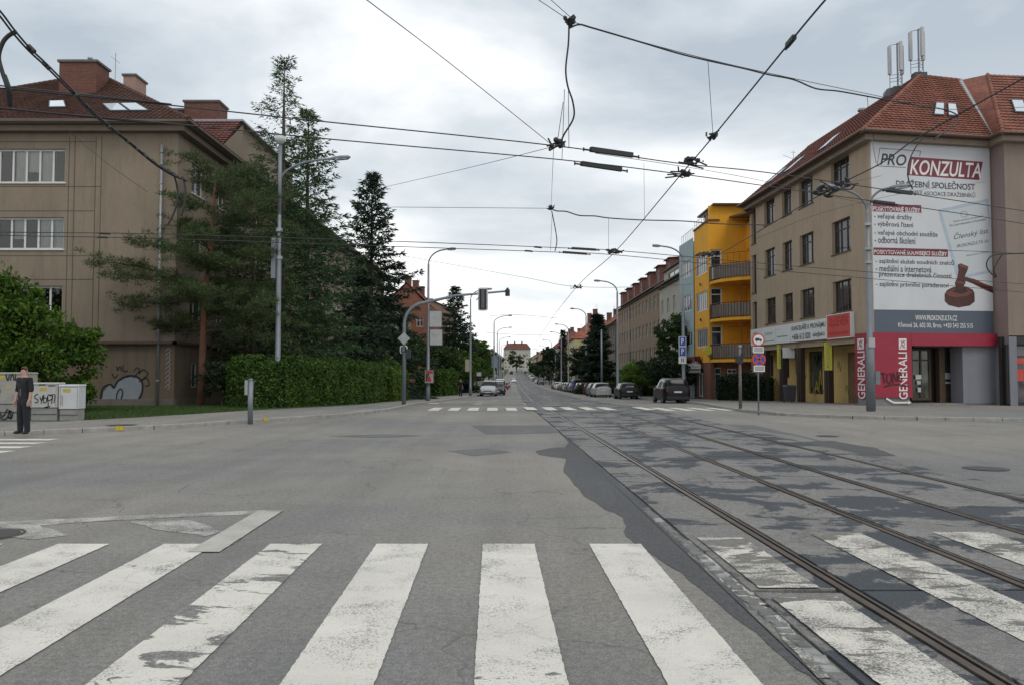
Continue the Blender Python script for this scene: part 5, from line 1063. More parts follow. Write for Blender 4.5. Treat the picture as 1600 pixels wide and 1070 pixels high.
# big bush left
X0,Y0=-22.0,31.5
lobes('bush','large bright green maple bush at the left edge behind the grey cabinets',X0,Y0,[(0,0,3.2,3.0,2.2,2.6),(-2.6,.3,4.2,2.6,2.0,2.2),(2.4,-.2,2.6,2.3,1.9,1.9),(4.0,-.4,1.7,1.6,1.5,1.5),(-.6,-.8,1.6,3.5,1.6,1.5),(4.6,-.3,2.6,1.0,1.2,.9),(1.2,0,4.6,1.6,1.5,.8),(-5,0,4.4,2.5,2,2),(3.2,-1,.8,2.2,1.0,.8)],L_BSH,.1,52000,3,.5,cat='bush')
def pine():
    rng=np.random.default_rng(12); x,y=-14.7,37.0; zb=.1; h=12.3; t=thing('pine_tree','open grown pine with reddish trunk in front of the left corner block','tree',(x,y,zb))
    tr=[(0,0,-.2),(.05,0,2.5),(.12,0,5.5),(.45,0,8.2),(.55,0,h-.8)]; MB().tube(tr,[.17,.15,.13,.09,.03],10).build('trunk',BARKR,t,smooth=True)
    br=MB(); P=[];D=[]
    # limbs: height, angle, length, rise
    limbs=[(6.0,math.pi,5.0,.9),(4.9,math.pi-.15,3.8,.2),(5.6,math.pi+.5,3.6,.6),(4.2,0.1,3.4,.0),(4.5,-.4,3.6,.3),(5.3,.3,3.8,.5),(3.6,-.2,3.0,-.3),(6.6,-.3,3.4,.8),(7.0,math.pi+.2,2.8,.8),(7.6,.2,3.4,1.0),(8.1,math.pi-.5,2.4,.9),(8.6,-.6,2.8,1.0),(9.2,math.pi,1.9,.9),(9.4,.1,2.6,1.0),(10,-.9,1.8,1),(10.2,2.5,1.5,.9),(10.8,.3,1.6,.8),(11.2,3.4,1.1,.7),(3.9,math.pi-.3,2.3,.1),(5.0,-1.4,2.6,.3),(6.3,-1.7,2.4,.5),(7.4,-1.5,2.2,.6),(4.6,1.5,2.5,.2),(7.9,1.6,2.2,.6)]
    limbs+=[(rng.uniform(4,11),rng.uniform(-1.6,1.2),rng.uniform(1.2,2.6),rng.uniform(.1,.8)) for _ in range(7)]
    for z,an,L,ri in limbs:
        bx=np.interp(z,[0,2.5,5.5,8.2,11.5],[0,.05,.12,.45,.55]); d=np.array([math.cos(an),math.sin(an)]); m=9; pts=[]
        wob=rng.normal(size=2)*.25
        for i in range(m+1):
            f=i/m; pts.append((bx+d[0]*L*f-d[1]*wob[0]*math.sin(f*3),d[1]*L*f+d[0]*wob[0]*math.sin(f*3),z+ri*f**1.3+.12*math.sin(f*5+wob[1]*4)))
        br.tube(pts,[.055*(1-.8*i/m)*min(1,L/3)+.008 for i in range(m+1)],5,False)
        for i in range(2,m+1):
            for _ in range(3 if L>2 else 2):
                q=np.array(pts[i])+rng.normal(size=3)*np.array([.35,.35,.12]); e=q+np.array([d[0]*.45,d[1]*.45,.12])+rng.normal(size=3)*np.array([.35,.35,.16]); br.tube([pts[i],tuple(q),tuple(e)],[.016,.01,.005],3,False)
                for c,nn in ((q,30),(e,52),((q+e)/2,20)):
                    r=rng.normal(size=(nn,3)); r/=np.linalg.norm(r,axis=1,keepdims=True); P.append(c+r*rng.uniform(.02,.22,(nn,1))*np.array([1.3,1.3,.7])); dd=r.copy(); dd[:,2]+=.5; D.append(dd)
    br.build('branches',BARK,t,fix=False); P=np.concatenate(P);D=np.concatenate(D); link('crown',np_mesh('crown',sprays(P,D,rng.uniform(.1,.2,len(P)),rng.uniform(.02,.05,len(P)),rng),3,L_PIN),t)
pine()
conifer('larch_tree','tall thin feathery larch rising above the other trees on the left',-13.0,44,19.9,4.3,L_LAR,21,dens=1.5,open_=.28,droop=.14,spray=.34,wth=.07,shape=.75,zlow=2.5)
conifer('spruce_tree','ragged spruce behind the left street lamp, right beside the tall larch',-12.4,47,18.0,4.2,L_LAR,22,dens=1.5,open_=.12,droop=.2,spray=.4,wth=.09,shape=.72,zlow=2.2)
conifer('spruce_tree','broad leaning spruce in front of the brown block, left of the street lamp',-13.6,41,12.6,4.0,L_PIN,27,dens=1.0,open_=.3,droop=.3,spray=.38,wth=.09,shape=.6,zlow=2.4)
conifer('spruce_tree','dark dense pointed spruce, third tall conifer from the left',-11.2,62,18.2,5.1,L_SPR,23,dens=1.15,droop=.32,shape=.8,zlow=1.0,spray=.5,wth=.13)
conifer('spruce_tree','low dark spruce filling the gap below the dense pointed spruce',-10.4,55,7.5,2.9,L_SPR,28,dens=1.0,droop=.3,shape=.7,zlow=.6)
conifer('spruce_tree','bluish dark spruce behind the traffic light mast and white panels',-7.6,104,14.2,4.3,L_SPR,24,dens=1.0,droop=.28,shape=.8,zlow=.6,spray=.6,wth=.17)
conifer('spruce_tree','small dark spruce between the white panels and the red house',-11,78,8.0,2.6,L_SPR,25,dens=.9,droop=.25,zlow=.5,spray=.5,wth=.15)
conifer('spruce_tree','large broad dark spruce by the parked cars on the right',XA(934,98),98,9.9,2.3,L_SPR,31,dens=1.6,droop=.2,zlow=.4,shape=.6,spray=.6,wth=.18)
conifer('spruce_tree','slim dark spruce far down the right side beyond the large spruce',XA(880,170),170,12.5,2.4,L_SPR,32,dens=.8,droop=.2,zlow=.6,spray=.7,wth=.22)
def tree(label,x,y,h,r,mat,n,seed,size=.14,trunk=1.5,name='broadleaf_tree',cat='tree',group=None,flat=1.0):
    rng=np.random.default_rng(seed); bl_=[(0,0,h*.62,r*.8,r*.8,h*.33)]
    for k in range(7): an=k*.9+rng.uniform(-.3,.3); bl_.append((math.cos(an)*r*.55,math.sin(an)*r*.55,h*rng.uniform(.38,.8),r*.5,r*.5,h*.2*flat))
    return lobes(name,label,x,y,bl_,mat,size,n,seed,trunk,cat=cat,group=group)
tree('leafy dark green tree hiding the foot of the red brick house',-9.6,66,6.2,2.4,L_DEC,9000,45,.13,.5)
tree('bushy green tree between the lamp post with boards and the bluish spruce',-8.3,88,6.4,3.0,L_DEC,9000,46,.16,.5)
tree('dark leaved tree standing before the long apartment house, above the small black hatchback',14.6,70,7.8,1.9,L_DEC,6500,41,.14)
tree('wide dark hedge like tree behind the black minivan',13.6,66,3.6,2.8,L_DRK,8000,42,.14,.3,'bush','bush')
tree('bright fresh green bush behind the small black hatchback',XA(1001,76),76,3.7,2.3,L_LIM,9000,43,.12,.3,'bush','bush')
tree('dark cedar like tree left of the large broad spruce',XA(906,118),118,7.0,1.9,L_DRK,6000,44,.22,.8)
tree('dark thin tree by the right pavement far down the street',XA(862,190),190,10,3,L_DRK,4000,45,.35)
for i,(px,D,h,r,lab) in enumerate(((735,92,5.2,3.2,'low leafy tree left of the bluish spruce post'),(744,118,9.6,3.6,'green tree right of the bluish spruce'),(752,140,10.2,3.8,'mid green tree beyond the left lamp posts'),(757,165,9.5,4,'green tree overhanging the left pavement far down'),(765,200,9,4,'fourth green tree far down the left pavement'),(772,245,9,4.4,'last green tree of the left row'))): tree(lab,XA(px,D)-1.6,D,h,r,L_DEC if i%2 else L_BSH,6000,50+i,.16+.02*i,group='green trees along the left pavement')
for i,(px,D,h,r,lab) in enumerate(((850,230,6.5,3,'small round tree before the grey right house'),(842,270,6.5,3,'round tree far down the right pavement'),(836,320,7,3.4,'dark round tree further down the right pavement'),(829,380,7,3.5,'tiny tree near the right end of the street'),(807,520,15,6,'tree standing at the far end of the street in front of the white block'))): tree(lab,XA(px,D)+1.6*(i<4),D,h,r,L_DRK if i%2 else L_DEC,2500,60+i,.35+.05*i,group='small far trees on the right')
# hedges
hedge('tall clipped green hedge by the left pavement, in front of the conifers',[(-12.3,35.2),(-11.2,36.6),(-10.0,39.0),(-9.0,43.5),(-8.9,50)],2.15,1.5,L_HDG,1,60000,.075)
hedge('lower rounded hedge adjoining the far end of the tall clipped hedge',[(-8.75,51.3),(-8.6,57.5)],2.1,1.8,leafmat('mid_green_hedge_leaves',(.035,.07,.012),(.075,.14,.022),(.14,.23,.035),.3),2,15000,.09,soft=.04)
tree('yellow green bush peeping over the hedge beside the traffic light post',-9.7,56,3.4,1.9,L_LIM,7000,70,.1,.3,'bush','bush')
hedge('short clipped hedge beside the far pedestrian on the left pavement',[(-8.6,80),(-7.2,86)],2.5,2.6,L_HDG,3,9000,.13)
hedge('dark green shrub hedge in front of the yellow building brick wall',[(15.2,56.8),(18.2,55.4)],1.65,1.7,L_DRK,4,14000,.085,soft=.06)
hedge('long low hedge behind the parked cars on the right',[(13.8,80),(13.6,110)],1.5,1.4,L_HDG,5,12000,.16)
hedge('dark hedge further down behind the parked cars',[(13.4,114),(13.3,150)],1.7,1.4,L_DRK,6,8000,.2)
tree('small dark shrub at the hedge start right of the pine trunk',-13.5,36.5,2.3,.95,L_DRK,5000,71,.07,.2,'bush','bush')
# grass blades on the near lawn
rng=np.random.default_rng(9); n=26000; px=rng.uniform(105,420,n); yb=rng.uniform(26,37,n); gx=(px-800)/F*yb
bx_=np.interp(yb,[b for a,b in BL[3:9]],[a for a,b in BL[3:9]]); kp=gx<bx_-.05; gx,gy=gx[kp],yb[kp]
D_=rng.normal(size=(len(gx),3))*np.array([.35,.35,.1])+np.array([0,0,1]); V=sprays(np.stack([gx,gy,np.full(len(gx),.12)],1),D_,rng.uniform(.05,.16,len(gx)),np.full(len(gx),.02),rng)
o=link('grass',np_mesh('grass',V,3,leafmat('grass_blades',(.03,.06,.012),(.055,.1,.022),(.09,.14,.04),.2)),kind='stuff')

# ---------------- vehicles ----------------
GL=glass_mat('car_glass',(.008,.01,.012)); GL.node_tree.nodes['Principled BSDF'].inputs['Specular IOR Level'].default_value=.2; GL.node_tree.nodes['Principled BSDF'].inputs['Roughness'].default_value=.12; TYR=M('tyre_rubber',(.018,.018,.018),.85,.2,20); RIM=M('alloy_rim',(.35,.36,.38),.35,.1,10,metal=.8); PLT=M('number_plate',(.6,.6,.58),.5,.05); REDL=M('tail_lamp_red',(.4,.01,.012),.2,.1,8); CLRL=M('lamp_glass',(.55,.57,.6),.12,.1,6); TRIM=M('black_trim',(.02,.02,.022),.6,.15,8)
def paint(name,c): m=M(name,c,.4,.03,2,metal=.0,coat=.12); m.node_tree.nodes['Principled BSDF'].inputs['Specular IOR Level'].default_value=.35; return m
KIND={'hatch':dict(L=3.9,W=1.66,h=[(-1.95,.5,.78,.84),(-1.93,.32,.92,.98),(-1.84,.25,.95,1.18),(-1.62,.22,.94,1.38),(-1.0,.2,.93,1.44),(-.2,.2,.92,1.46),(.35,.2,.91,1.41),(.8,.2,.9,1.14),(1.1,.2,.88,.95),(1.55,.22,.8,.86),(1.85,.28,.66,.74),(1.95,.4,.55,.62)],wb=(1.2,-1.2),wr=.29),
'estate':dict(L=4.4,W=1.72,h=[(-2.2,.5,.8,.86),(-2.18,.32,.94,1.0),(-2.1,.25,.96,1.18),(-1.85,.22,.95,1.4),(-1.0,.2,.94,1.46),(-.1,.2,.93,1.47),(.45,.2,.92,1.4),(.95,.2,.9,1.12),(1.25,.2,.88,.95),(1.75,.22,.8,.86),(2.1,.28,.66,.74),(2.2,.4,.55,.62)],wb=(1.35,-1.3),wr=.31),
'minivan':dict(L=4.25,W=1.78,h=[(-2.12,.5,.86,.92),(-2.1,.34,1.02,1.08),(-2.04,.27,1.06,1.3),(-1.88,.24,1.06,1.6),(-1.0,.22,1.04,1.68),(-.1,.22,1.02,1.69),(.5,.22,1.0,1.6),(1.0,.22,.98,1.26),(1.35,.22,.95,1.05),(1.75,.24,.86,.93),(2.03,.3,.7,.8),(2.12,.42,.6,.66)],wb=(1.3,-1.3),wr=.31),
'saloon':dict(L=4.4,W=1.7,h=[(-2.2,.48,.78,.84),(-2.18,.32,.95,1.0),(-2.0,.25,.99,1.02),(-1.5,.22,.98,1.04),(-.95,.2,.95,1.32),(-.4,.2,.93,1.4),(.2,.2,.92,1.4),(.6,.2,.91,1.2),(1.05,.2,.89,.95),(1.65,.22,.8,.86),(2.1,.28,.66,.74),(2.2,.4,.55,.62)],wb=(1.35,-1.3),wr=.3),
'van':dict(L=4.8,W=1.9,h=[(-2.4,.5,1.1,1.3),(-2.38,.34,1.15,1.7),(-2.3,.3,1.15,1.9),(-1.9,.28,1.15,1.96),(-.6,.28,1.15,1.98),(.6,.28,1.13,1.96),(1.1,.28,1.12,1.86),(1.55,.28,1.08,1.4),(1.8,.28,1.05,1.15),(2.15,.3,.95,1.0),(2.35,.36,.8,.86),(2.4,.46,.7,.74)],wb=(1.6,-1.5),wr=.34)}
CC={}
def carmesh(kind,paintm):
    k=(kind,paintm.name)
    if k in CC: return CC[k]
    d=KIND[kind]; hw=d['W']/2; rows=[]
    for i,(y,zl,zb,zt) in enumerate(d['h']):
        e=min(1,.80+.20*min((y-d['h'][0][0])/.25,(d['h'][-1][0]-y)/.5)); w1=hw*e; cab=zt-zb>.2; wt=w1*(.73 if cab else .8)
        half=[(0,zl),(w1*.86,zl),(w1*.97,zl+.1),(w1,(zl+zb)/2),(w1*.985,zb-.03),(w1*(.95),zb+.02),(w1*.95+(wt-w1*.95)*.5,zb+(zt-zb)*.55),(wt*1.02,zt-.06 if cab else zt-.02),(wt*.88,zt-.01),(wt*.4,zt+.02),(0,zt+.025)]
        rows.append([(x,y,z) for x,z in half]+[(-x,y,z) for x,z in half[-2:0:-1]])
    bm=bmesh.new(); vr=[[bm.verts.new(p) for p in r] for r in rows]; n=len(vr[0])
    for a,b in zip(vr,vr[1:]):
        for j in range(n): bm.faces.new((a[j],a[(j+1)%n],b[(j+1)%n],b[j]))
    bm.faces.new(vr[0][::-1]); bm.faces.new(vr[-1]); bmesh.ops.recalc_face_normals(bm,faces=bm.faces)
    bmesh.ops.subdivide_edges(bm,edges=bm.edges[:],cuts=1,smooth=.35,use_grid_fill=True)
    ys=np.array([r[0] for r in d['h']]); zbs=np.array([r[2] for r in d['h']]); zts=np.array([r[3] for r in d['h']])
    glass=[]; bm.faces.index_update(); bm.faces.ensure_lookup_table(); yF=d['h'][0][0]
    for f in bm.faces:
        c=f.calc_center_median(); zb=np.interp(c.y,ys,zbs); zt=np.interp(c.y,ys,zts)
        if zt-zb>.12 and c.z>zb+.03 and c.z<max(zts)-.07 and abs(f.normal.z)<.86:
            if kind=='van' and abs(f.normal.x)>.6 and c.y<.5: continue
            if abs(f.normal.x)>.5 and (abs(c.x)<hw*.4): continue
            if abs(f.normal.x)<.5 and abs(c.x)>hw*.74: continue
            glass.append(f)
    idx={f.index for f in glass}; gb=bm.copy(); gb.faces.index_update(); gb.faces.ensure_lookup_table(); bm.faces.ensure_lookup_table()
    bmesh.ops.delete(gb,geom=[f for f in gb.faces if f.index not in idx],context='FACES'); bmesh.ops.delete(bm,geom=[f for f in bm.faces if f.index in idx],context='FACES')
    a=bpy.data.meshes.new('body'); bm.to_mesh(a); a.materials.append(paintm); g=bpy.data.meshes.new('window_glass'); gb.to_mesh(g); g.materials.append(GL); bm.free(); gb.free()
    for m_ in (a,g): m_.polygons.foreach_set('use_smooth',[True]*len(m_.polygons)); m_.update()
    CC[k]=(a,g); return CC[k]
WM={}
def wheelmesh(r):
    if r in WM: return WM[r]
    t_=MB(); n=20; prof=[(r*.62,-.09),(r*.9,-.1),(r,-.07),(r,.07),(r*.9,.1),(r*.62,.09)]
    for k in range(n):
        a0,a1=6.2832*k/n,6.2832*(k+1)/n
        for (ra,xa),(rb_,xb) in zip(prof,prof[1:]): t_.face((xa,ra*math.cos(a0),ra*math.sin(a0)),(xa,ra*math.cos(a1),ra*math.sin(a1)),(xb,rb_*math.cos(a1),rb_*math.sin(a1)),(xb,rb_*math.cos(a0),rb_*math.sin(a0)))
    rm=MB(); rm.tube([(-.06,0,0),(.06,0,0)],r*.63,20)
    for k in range(5): a=6.2832*k/5; 
    for k in range(5):
        a=6.2832*k/5
        for sx in (-1,1): rm.tube([(sx*.075,0,0),(sx*.075,r*.6*math.cos(a),r*.6*math.sin(a))],r*.1,4)
    WM[r]=(t_.mesh('tyre',TYR,True),rm.mesh('rim',RIM)); return WM[r]
def car(name,label,kind,col,x,y,rz=0.0,group='cars parked along the right kerb',detail=2,z=None,cat='car'):
    d=KIND[kind]; t=thing(name,label,cat,(x,y,(gz(y)+.0) if z is None else z),group,rz); a,g=carmesh(kind,col); link('body',a,t); link('window_glass',g,t)
    if detail==0: return t
    hw=d['W']/2; tm,rm=wheelmesh(d['wr']); ar=MB()
    for sy in d['wb']:
        for sx in (-1,1):
            wh=thing('wheel',None,None,(sx*(hw-.1),sy,d['wr'])); wh.parent=t; link('tyre',tm,wh); link('rim',rm,wh); ar.tube([(sx*(hw*.9),sy,d['wr']+.02),(sx*(hw*.995),sy,d['wr']+.02)],d['wr']*1.14,16)
    ar.build('wheel_arch',TRIM,t)
    yb,yf=d['h'][0][0],d['h'][-1][0]; zb=d['h'][1][2]
    if detail>1:
        MB().box(-.26,.26,yb-.03,yb+.06,zb-.28,zb-.17).build('number_plate',PLT,t); MB().box(-.26,.26,yf-.05,yf+.02,.42,.53).build('number_plate',PLT,t)
        for s in (-1,1):
            x0,x1=sorted((s*hw*.62,s*hw*.84)); MB().hexa([(x0,yb-.01,zb-.2),(x1,yb+.03,zb-.2),(x1,yb+.18,zb-.2),(x0,yb+.15,zb-.2),(x0,yb+.02,zb+.02),(x1,yb+.05,zb+.04),(x1,yb+.25,zb+.04),(x0,yb+.2,zb+.02)]).build('tail_light',REDL,t)
            x0,x1=sorted((s*hw*.52,s*hw*.86)); MB().hexa([(x0,yf-.1,.58),(x1,yf-.3,.6),(x1,yf-.12,.6),(x0,yf-.03,.58),(x0,yf-.25,.74),(x1,yf-.42,.76),(x1,yf-.22,.72),(x0,yf-.1,.7)]).build('headlight',CLRL,t)
            x0,x1=sorted((s*hw*.97,s*(hw+.16))); k=[r for r in d['h'] if r[3]-r[2]>.2][-1]; MB().box(x0,x1,k[0]-.05,k[0]+.06,k[2],k[2]+.13).build('wing_mirror',TRIM,t)
        MB().box(-hw*.84,hw*.84,yb-.035,yb+.12,.3,.5).build('bumper',TRIM if kind in('minivan','van','hatch') else col,t); MB().box(-hw*.78,hw*.78,yf-.12,yf+.02,.28,.42).build('bumper',TRIM,t)
        MB().box(-.4,.4,yf-.03,yf+.015,.56,.64).build('grille',TRIM,t); MB().box(-.015,.015,yb+.08,yb+.1,1.02,1.3).build('rear_wiper',TRIM,t) if kind!='saloon' else None
        if kind=='minivan':
            for s in (-1,1): MB().tube([(s*.56,-1.6,1.63),(s*.56,-1.5,1.68),(s*.56,.1,1.7),(s*.56,.3,1.63)],.02,5).build('roof_rail',ZINC,t)
    return t
PB=paint('black_car_paint',(.006,.006,.008)); PDG=paint('dark_green_car_paint',(.012,.02,.022)); PSI=paint('silver_car_paint',(.4,.41,.42)); PWH=paint('white_car_paint',(.65,.65,.65)); PRD=paint('red_car_paint',(.3,.02,.03)); PBL_=paint('blue_car_paint',(.03,.07,.22)); PGRY=paint('grey_car_paint',(.12,.13,.14)); PMR=paint('dark_red_car_paint',(.1,.02,.025)); PGD=paint('beige_car_paint',(.2,.18,.14)); PDB_=paint('dark_blue_car_paint',(.015,.025,.06))
car('parked_car','black minivan with roof rails parked nearest on the right just past the crossing','minivan',PB,10.95,54.1,.03)
car('parked_car','small black hatchback parked second on the right, in front of the black minivan','hatch',PDG,XA(1087,68.5)-6.0+.1,70.2,.04)
rowc=[('estate',PSI,'silver estate car parked third from the near end on the right'),('hatch',PGRY,'grey hatchback just beyond the silver estate'),('hatch',PB,'black hatchback between grey and dark red cars'),('saloon',PMR,'dark red saloon in the right row before the red car'),('hatch',PGD,'beige grey hatchback nearer than the bright red car'),('hatch',PRD,'bright red hatchback beside the blue van'),('van',PBL_,'tall blue van in the middle of the right row'),('saloon',PGRY,'grey saloon just beyond the blue van'),('estate',PDB_,'dark blue estate further along the right row'),('estate',PSI,'silver estate beyond the dark blue estate'),('hatch',PB,'black hatchback between two silver cars further off'),('saloon',PGD,'beige saloon in the far half of the right row'),('hatch',PWH,'white hatchback in the far half of the right row'),('saloon',PMR,'maroon saloon near the end of the dense right row')]
y=78.5
for i,(k,c,lb) in enumerate(rowc):
    L=KIND[k]['L']; y+=L/2; xx=(9.15 if y<90 else Rx(y)-.8) -.02; car('parked_car',lb,k,c,xx,y,.03+R_.uniform(-.02,.02),detail=2 if y<110 else 1); y+=L/2+(R_.uniform(.8,1.6) if y<130 else R_.uniform(3,9))
for i,(yy,k,c,lb) in enumerate(((235,'saloon',PGRY,'grey car parked alone after the right row'),(250,'hatch',PB,'dark car beyond the lone grey car'),(268,'estate',PWH,'pale estate far off by the right kerb'),(300,'hatch',PGRY,'tiny grey hatchback far off right'),(330,'van',PWH,'tiny white van far off right'),(352,'saloon',PSI,'tiny silver saloon beyond the far white van'),(380,'hatch',PWH,'tiny white hatchback far up the right side'),(420,'estate',PSI,'tiny silver estate far up the right side'),(460,'hatch',PB,'last tiny dark car on the far right side'))): car('parked_car',lb,k,c,Rx(yy)-.9,yy,0,detail=1)
lg='cars parked along the left kerb'
car('parked_car','silver hatchback facing the camera, first car parked on the left','minivan',PSI,-2.55,86.5,math.pi-.04,lg); car('parked_car','dark green car just behind the silver hatchback on the left','estate',PDG,-1.7,93,math.pi,lg); car('parked_car','white car third in the left row','minivan',PWH,-1.75,100.5,math.pi,lg); car('parked_car','white van towering behind the left row','van',PWH,-1.9,122,math.pi,lg); car('parked_car','small red car far off in the left row','hatch',PRD,-1.5,150,math.pi,lg,1); car('parked_car','grey saloon far off in the left row','saloon',PGRY,-1.2,180,math.pi,lg,1)
car('moving_car','white car driving towards the camera on the left lane','hatch',PWH,XA(803,272),272,math.pi,'cars driving on the far street',2); car('moving_car','tiny silver car driving further up the street','hatch',PSI,XA(796,480),480,math.pi,'cars driving on the far street',1); car('moving_car','tiny dark van driving at the top of the street','van',PB,XA(799,430),440,math.pi,'cars driving on the far street',1)
# ---------------- street furniture ----------------
LAMPG=M('lamp_glass_bowl',(.45,.46,.45),.3,.1)
def lamp(label,x,y,h,arms,group='street lamps along the street',z=None,r=.1,extra=None,head=.62,base=True):
    """arms: (dx,dy,rise) direction of each curved arm in metres"""
    z=gz(y)+.1 if z is None else z; t=thing('street_lamp',label,'street lamp',(x,y,z),group); mb=MB().tube([(0,0,-.2),(0,0,1.0),(0,0,1.05),(0,0,h*.6),(0,0,h*.61),(0,0,h-1.0)],[r*1.3,r*1.3,r,r*.9,r*.72,r*.6],12); mb.build('pole',GREYP,t,smooth=True)
    for dx,dy,ri in arms:
        L=math.hypot(dx,dy); p=[(0,0,h-1.02)]
        for k in range(9):
            f=k/8; p.append((dx*(1-math.cos(f*1.45))*1.13*.85,dy*(1-math.cos(f*1.45))*1.13*.85,h-1.0+(1.0)*math.sin(f*1.5)))
        p.append((dx,dy,h+.03+ri)); a=MB().tube(p,[r*.6]+[r*.42]*9+[r*.38],8).build('arm',GREYP,t,smooth=True)
        ux,uy=dx/L,dy/L; H0=Vector((dx,dy,h+ri)); u=Vector((ux,uy,.05)); v=Vector((-uy,ux,0)); hl=head; sec=[(0,.06,.05),(.15*hl,.1,.09),(.5*hl,.14,.11),(hl*.9,.13,.09),(hl,.06,.04)]; m=MB(); vv=[]
        for s,w_,hh in sec:
            c=H0+u*s
            for an in range(10): th=6.2832*an/10; vv.append(c+v*w_*math.cos(th)+Vector((0,0,hh*math.sin(th)+.02)))
        m.v=vv; 
        for i in range(4):
            for k in range(10): m.f.append((i*10+k,i*10+(k+1)%10,i*10+10+(k+1)%10,i*10+10+k))
        m.f.append(tuple(range(10))); m.f.append(tuple(range(40,50))); ho=m.build('lamp_head',GREYP,t,smooth=True)
        g=MB(); cc=H0+u*hl*.55+Vector((0,0,-.07)); g.hexa([cc-u*.2*hl/.62-v*.1,cc+u*.2*hl/.62-v*.1,cc+u*.2*hl/.62+v*.1,cc-u*.2*hl/.62+v*.1,cc-u*.22-v*.11+Vector((0,0,.05)),cc+u*.22-v*.11+Vector((0,0,.05)),cc+u*.22+v*.11+Vector((0,0,.05)),cc-u*.22+v*.11+Vector((0,0,.05))]); g.build('lamp_bowl',LAMPG,ho)
    return t
# near left big pole
p=W(433,637,36.5); t=lamp('tall grey lamp pole rising from the clipped hedge on the left, round lamp on top',p.x,36.5,ZA(252,36.5,500)-.1,[(2.45,-.3,0)],z=.1,r=.13,head=.95)
MB().tube([(0,0,9),(0,0,ZA(228,36.5)-.1)],.09,8).build('pole_extension',GREYP,t,smooth=True); tp=ZA(215,36.5)-.1
MB().tube([(0,0,tp-.35),(0,0,tp-.15),(0,0,tp+.05)],[.08,.27,.2],14).build('top_lamp',LAMPG,t,smooth=True); MB().box(-.34,-.13,-.1,.1,6.0,7.9).build('cable_duct',GREYP,t)
for z in (8.2,6.9): MB().tube([(0,0,z),(0,0,z+.16)],.16,10).build('clamp',ZINC,t)
# left row
lamp('lamp post with two white boards, left pavement behind the traffic light mast',-5.9,55,ZA(391,55,700)-gz(55)-.1,[(1.35,-.2,0)],z=gz(55)+.1,r=.12)
lamp('lamp post behind the hanging traffic light on the left pavement',-4.25,80,ZA(453,80,760)-gz(80)-.1,[(1.6,-.3,0)],z=gz(80)+.1,r=.12)
for i,(px,D,py) in enumerate(((772,117,494),(777,145,512),(780,185,527),(783,225,538),(787,280,546))): 
    lamp(['third','fourth','fifth','sixth','last'][i]+' lamp post of the receding left row, arm reaching right',XA(px,D),D,ZA(py,D,px)-gz(D)-.1,[(2.1,-.3,0)],z=gz(D)+.1,r=.13)
for i,(px,D,py,hx) in enumerate(((1068,57,386,1022),(965,72,440,930),(916,104,483,892),(888,136,507,868),(877,161,519,860),(862,205,531,848),(853,250,540,842),(843,310,545,834),(834,390,551,827))):
    lamp(['nearest right row lamp post, beside the black minivan','second right row lamp post, by the silver estate','third right row lamp post before the large spruce','fourth right row lamp post','fifth right row lamp post','sixth right row lamp post','seventh right row lamp post far off','eighth right row lamp post far off','last tiny right row lamp post'][i]+' with arm reaching left',XA(px,D),D,ZA(py,D,px)-gz(D)-.1,[((hx-px)/F*D+.5,-.2,0)],z=gz(D)+.1,r=.13)
# plain tram poles between them
for i,(px,D) in enumerate(((940,88),(900,122),(868,172),(849,265),(840,340))): 
    z=gz(D)+.1; t=thing('tram_pole','plain grey tram wire pole '+('between the silver estate and the large spruce','in front of the dark cedar like tree','beside the slim dark spruce','far down the right pavement','in the distance on the right')[i],'pole',(XA(px,D),D,z),'tram wire poles'); MB().tube([(0,0,-.2),(0,0,7.2)],[.13,.09],10).build('pole',GREYP,t,smooth=True); MB().tube([(0,0,7.2),(0,0,7.3)],[.11,.04],10).build('cap',ZINC,t)
# right near double arm lamp
D=33.0; x=XA(1361,D,640); h=ZA(297,D,1361)-.12; t=lamp('double armed grey lamp post in front of the red corner shop',x,D,h,[(-1.35,-.1,.08),(.85,-.3,.0)],z=.12,r=.125,head=.75)
MB().tube([(0,0,0),(0,0,ZA(541,D)-.12),(0,0,ZA(536,D)-.12)],[.19,.17,.12],12).build('lower_sleeve',GREYP,t,smooth=True); MB().box(.16,.36,-.12,.12,1.1,1.65).build('switch_box',M('grey_box',(.17,.18,.19),.6,dirt=.3),t)
for z in (ZA(354,D),ZA(413,D),ZA(392,D)): MB().tube([(0,0,z-.1),(0,0,z+.02)],.15,10).build('clamp',ZINC,t)
MB().box(-.13,.13,-.2,-.16,ZA(536,D)-.3,ZA(529,D)-.1).build('plate',M('pale_plate',(.4,.4,.4),.6),t)
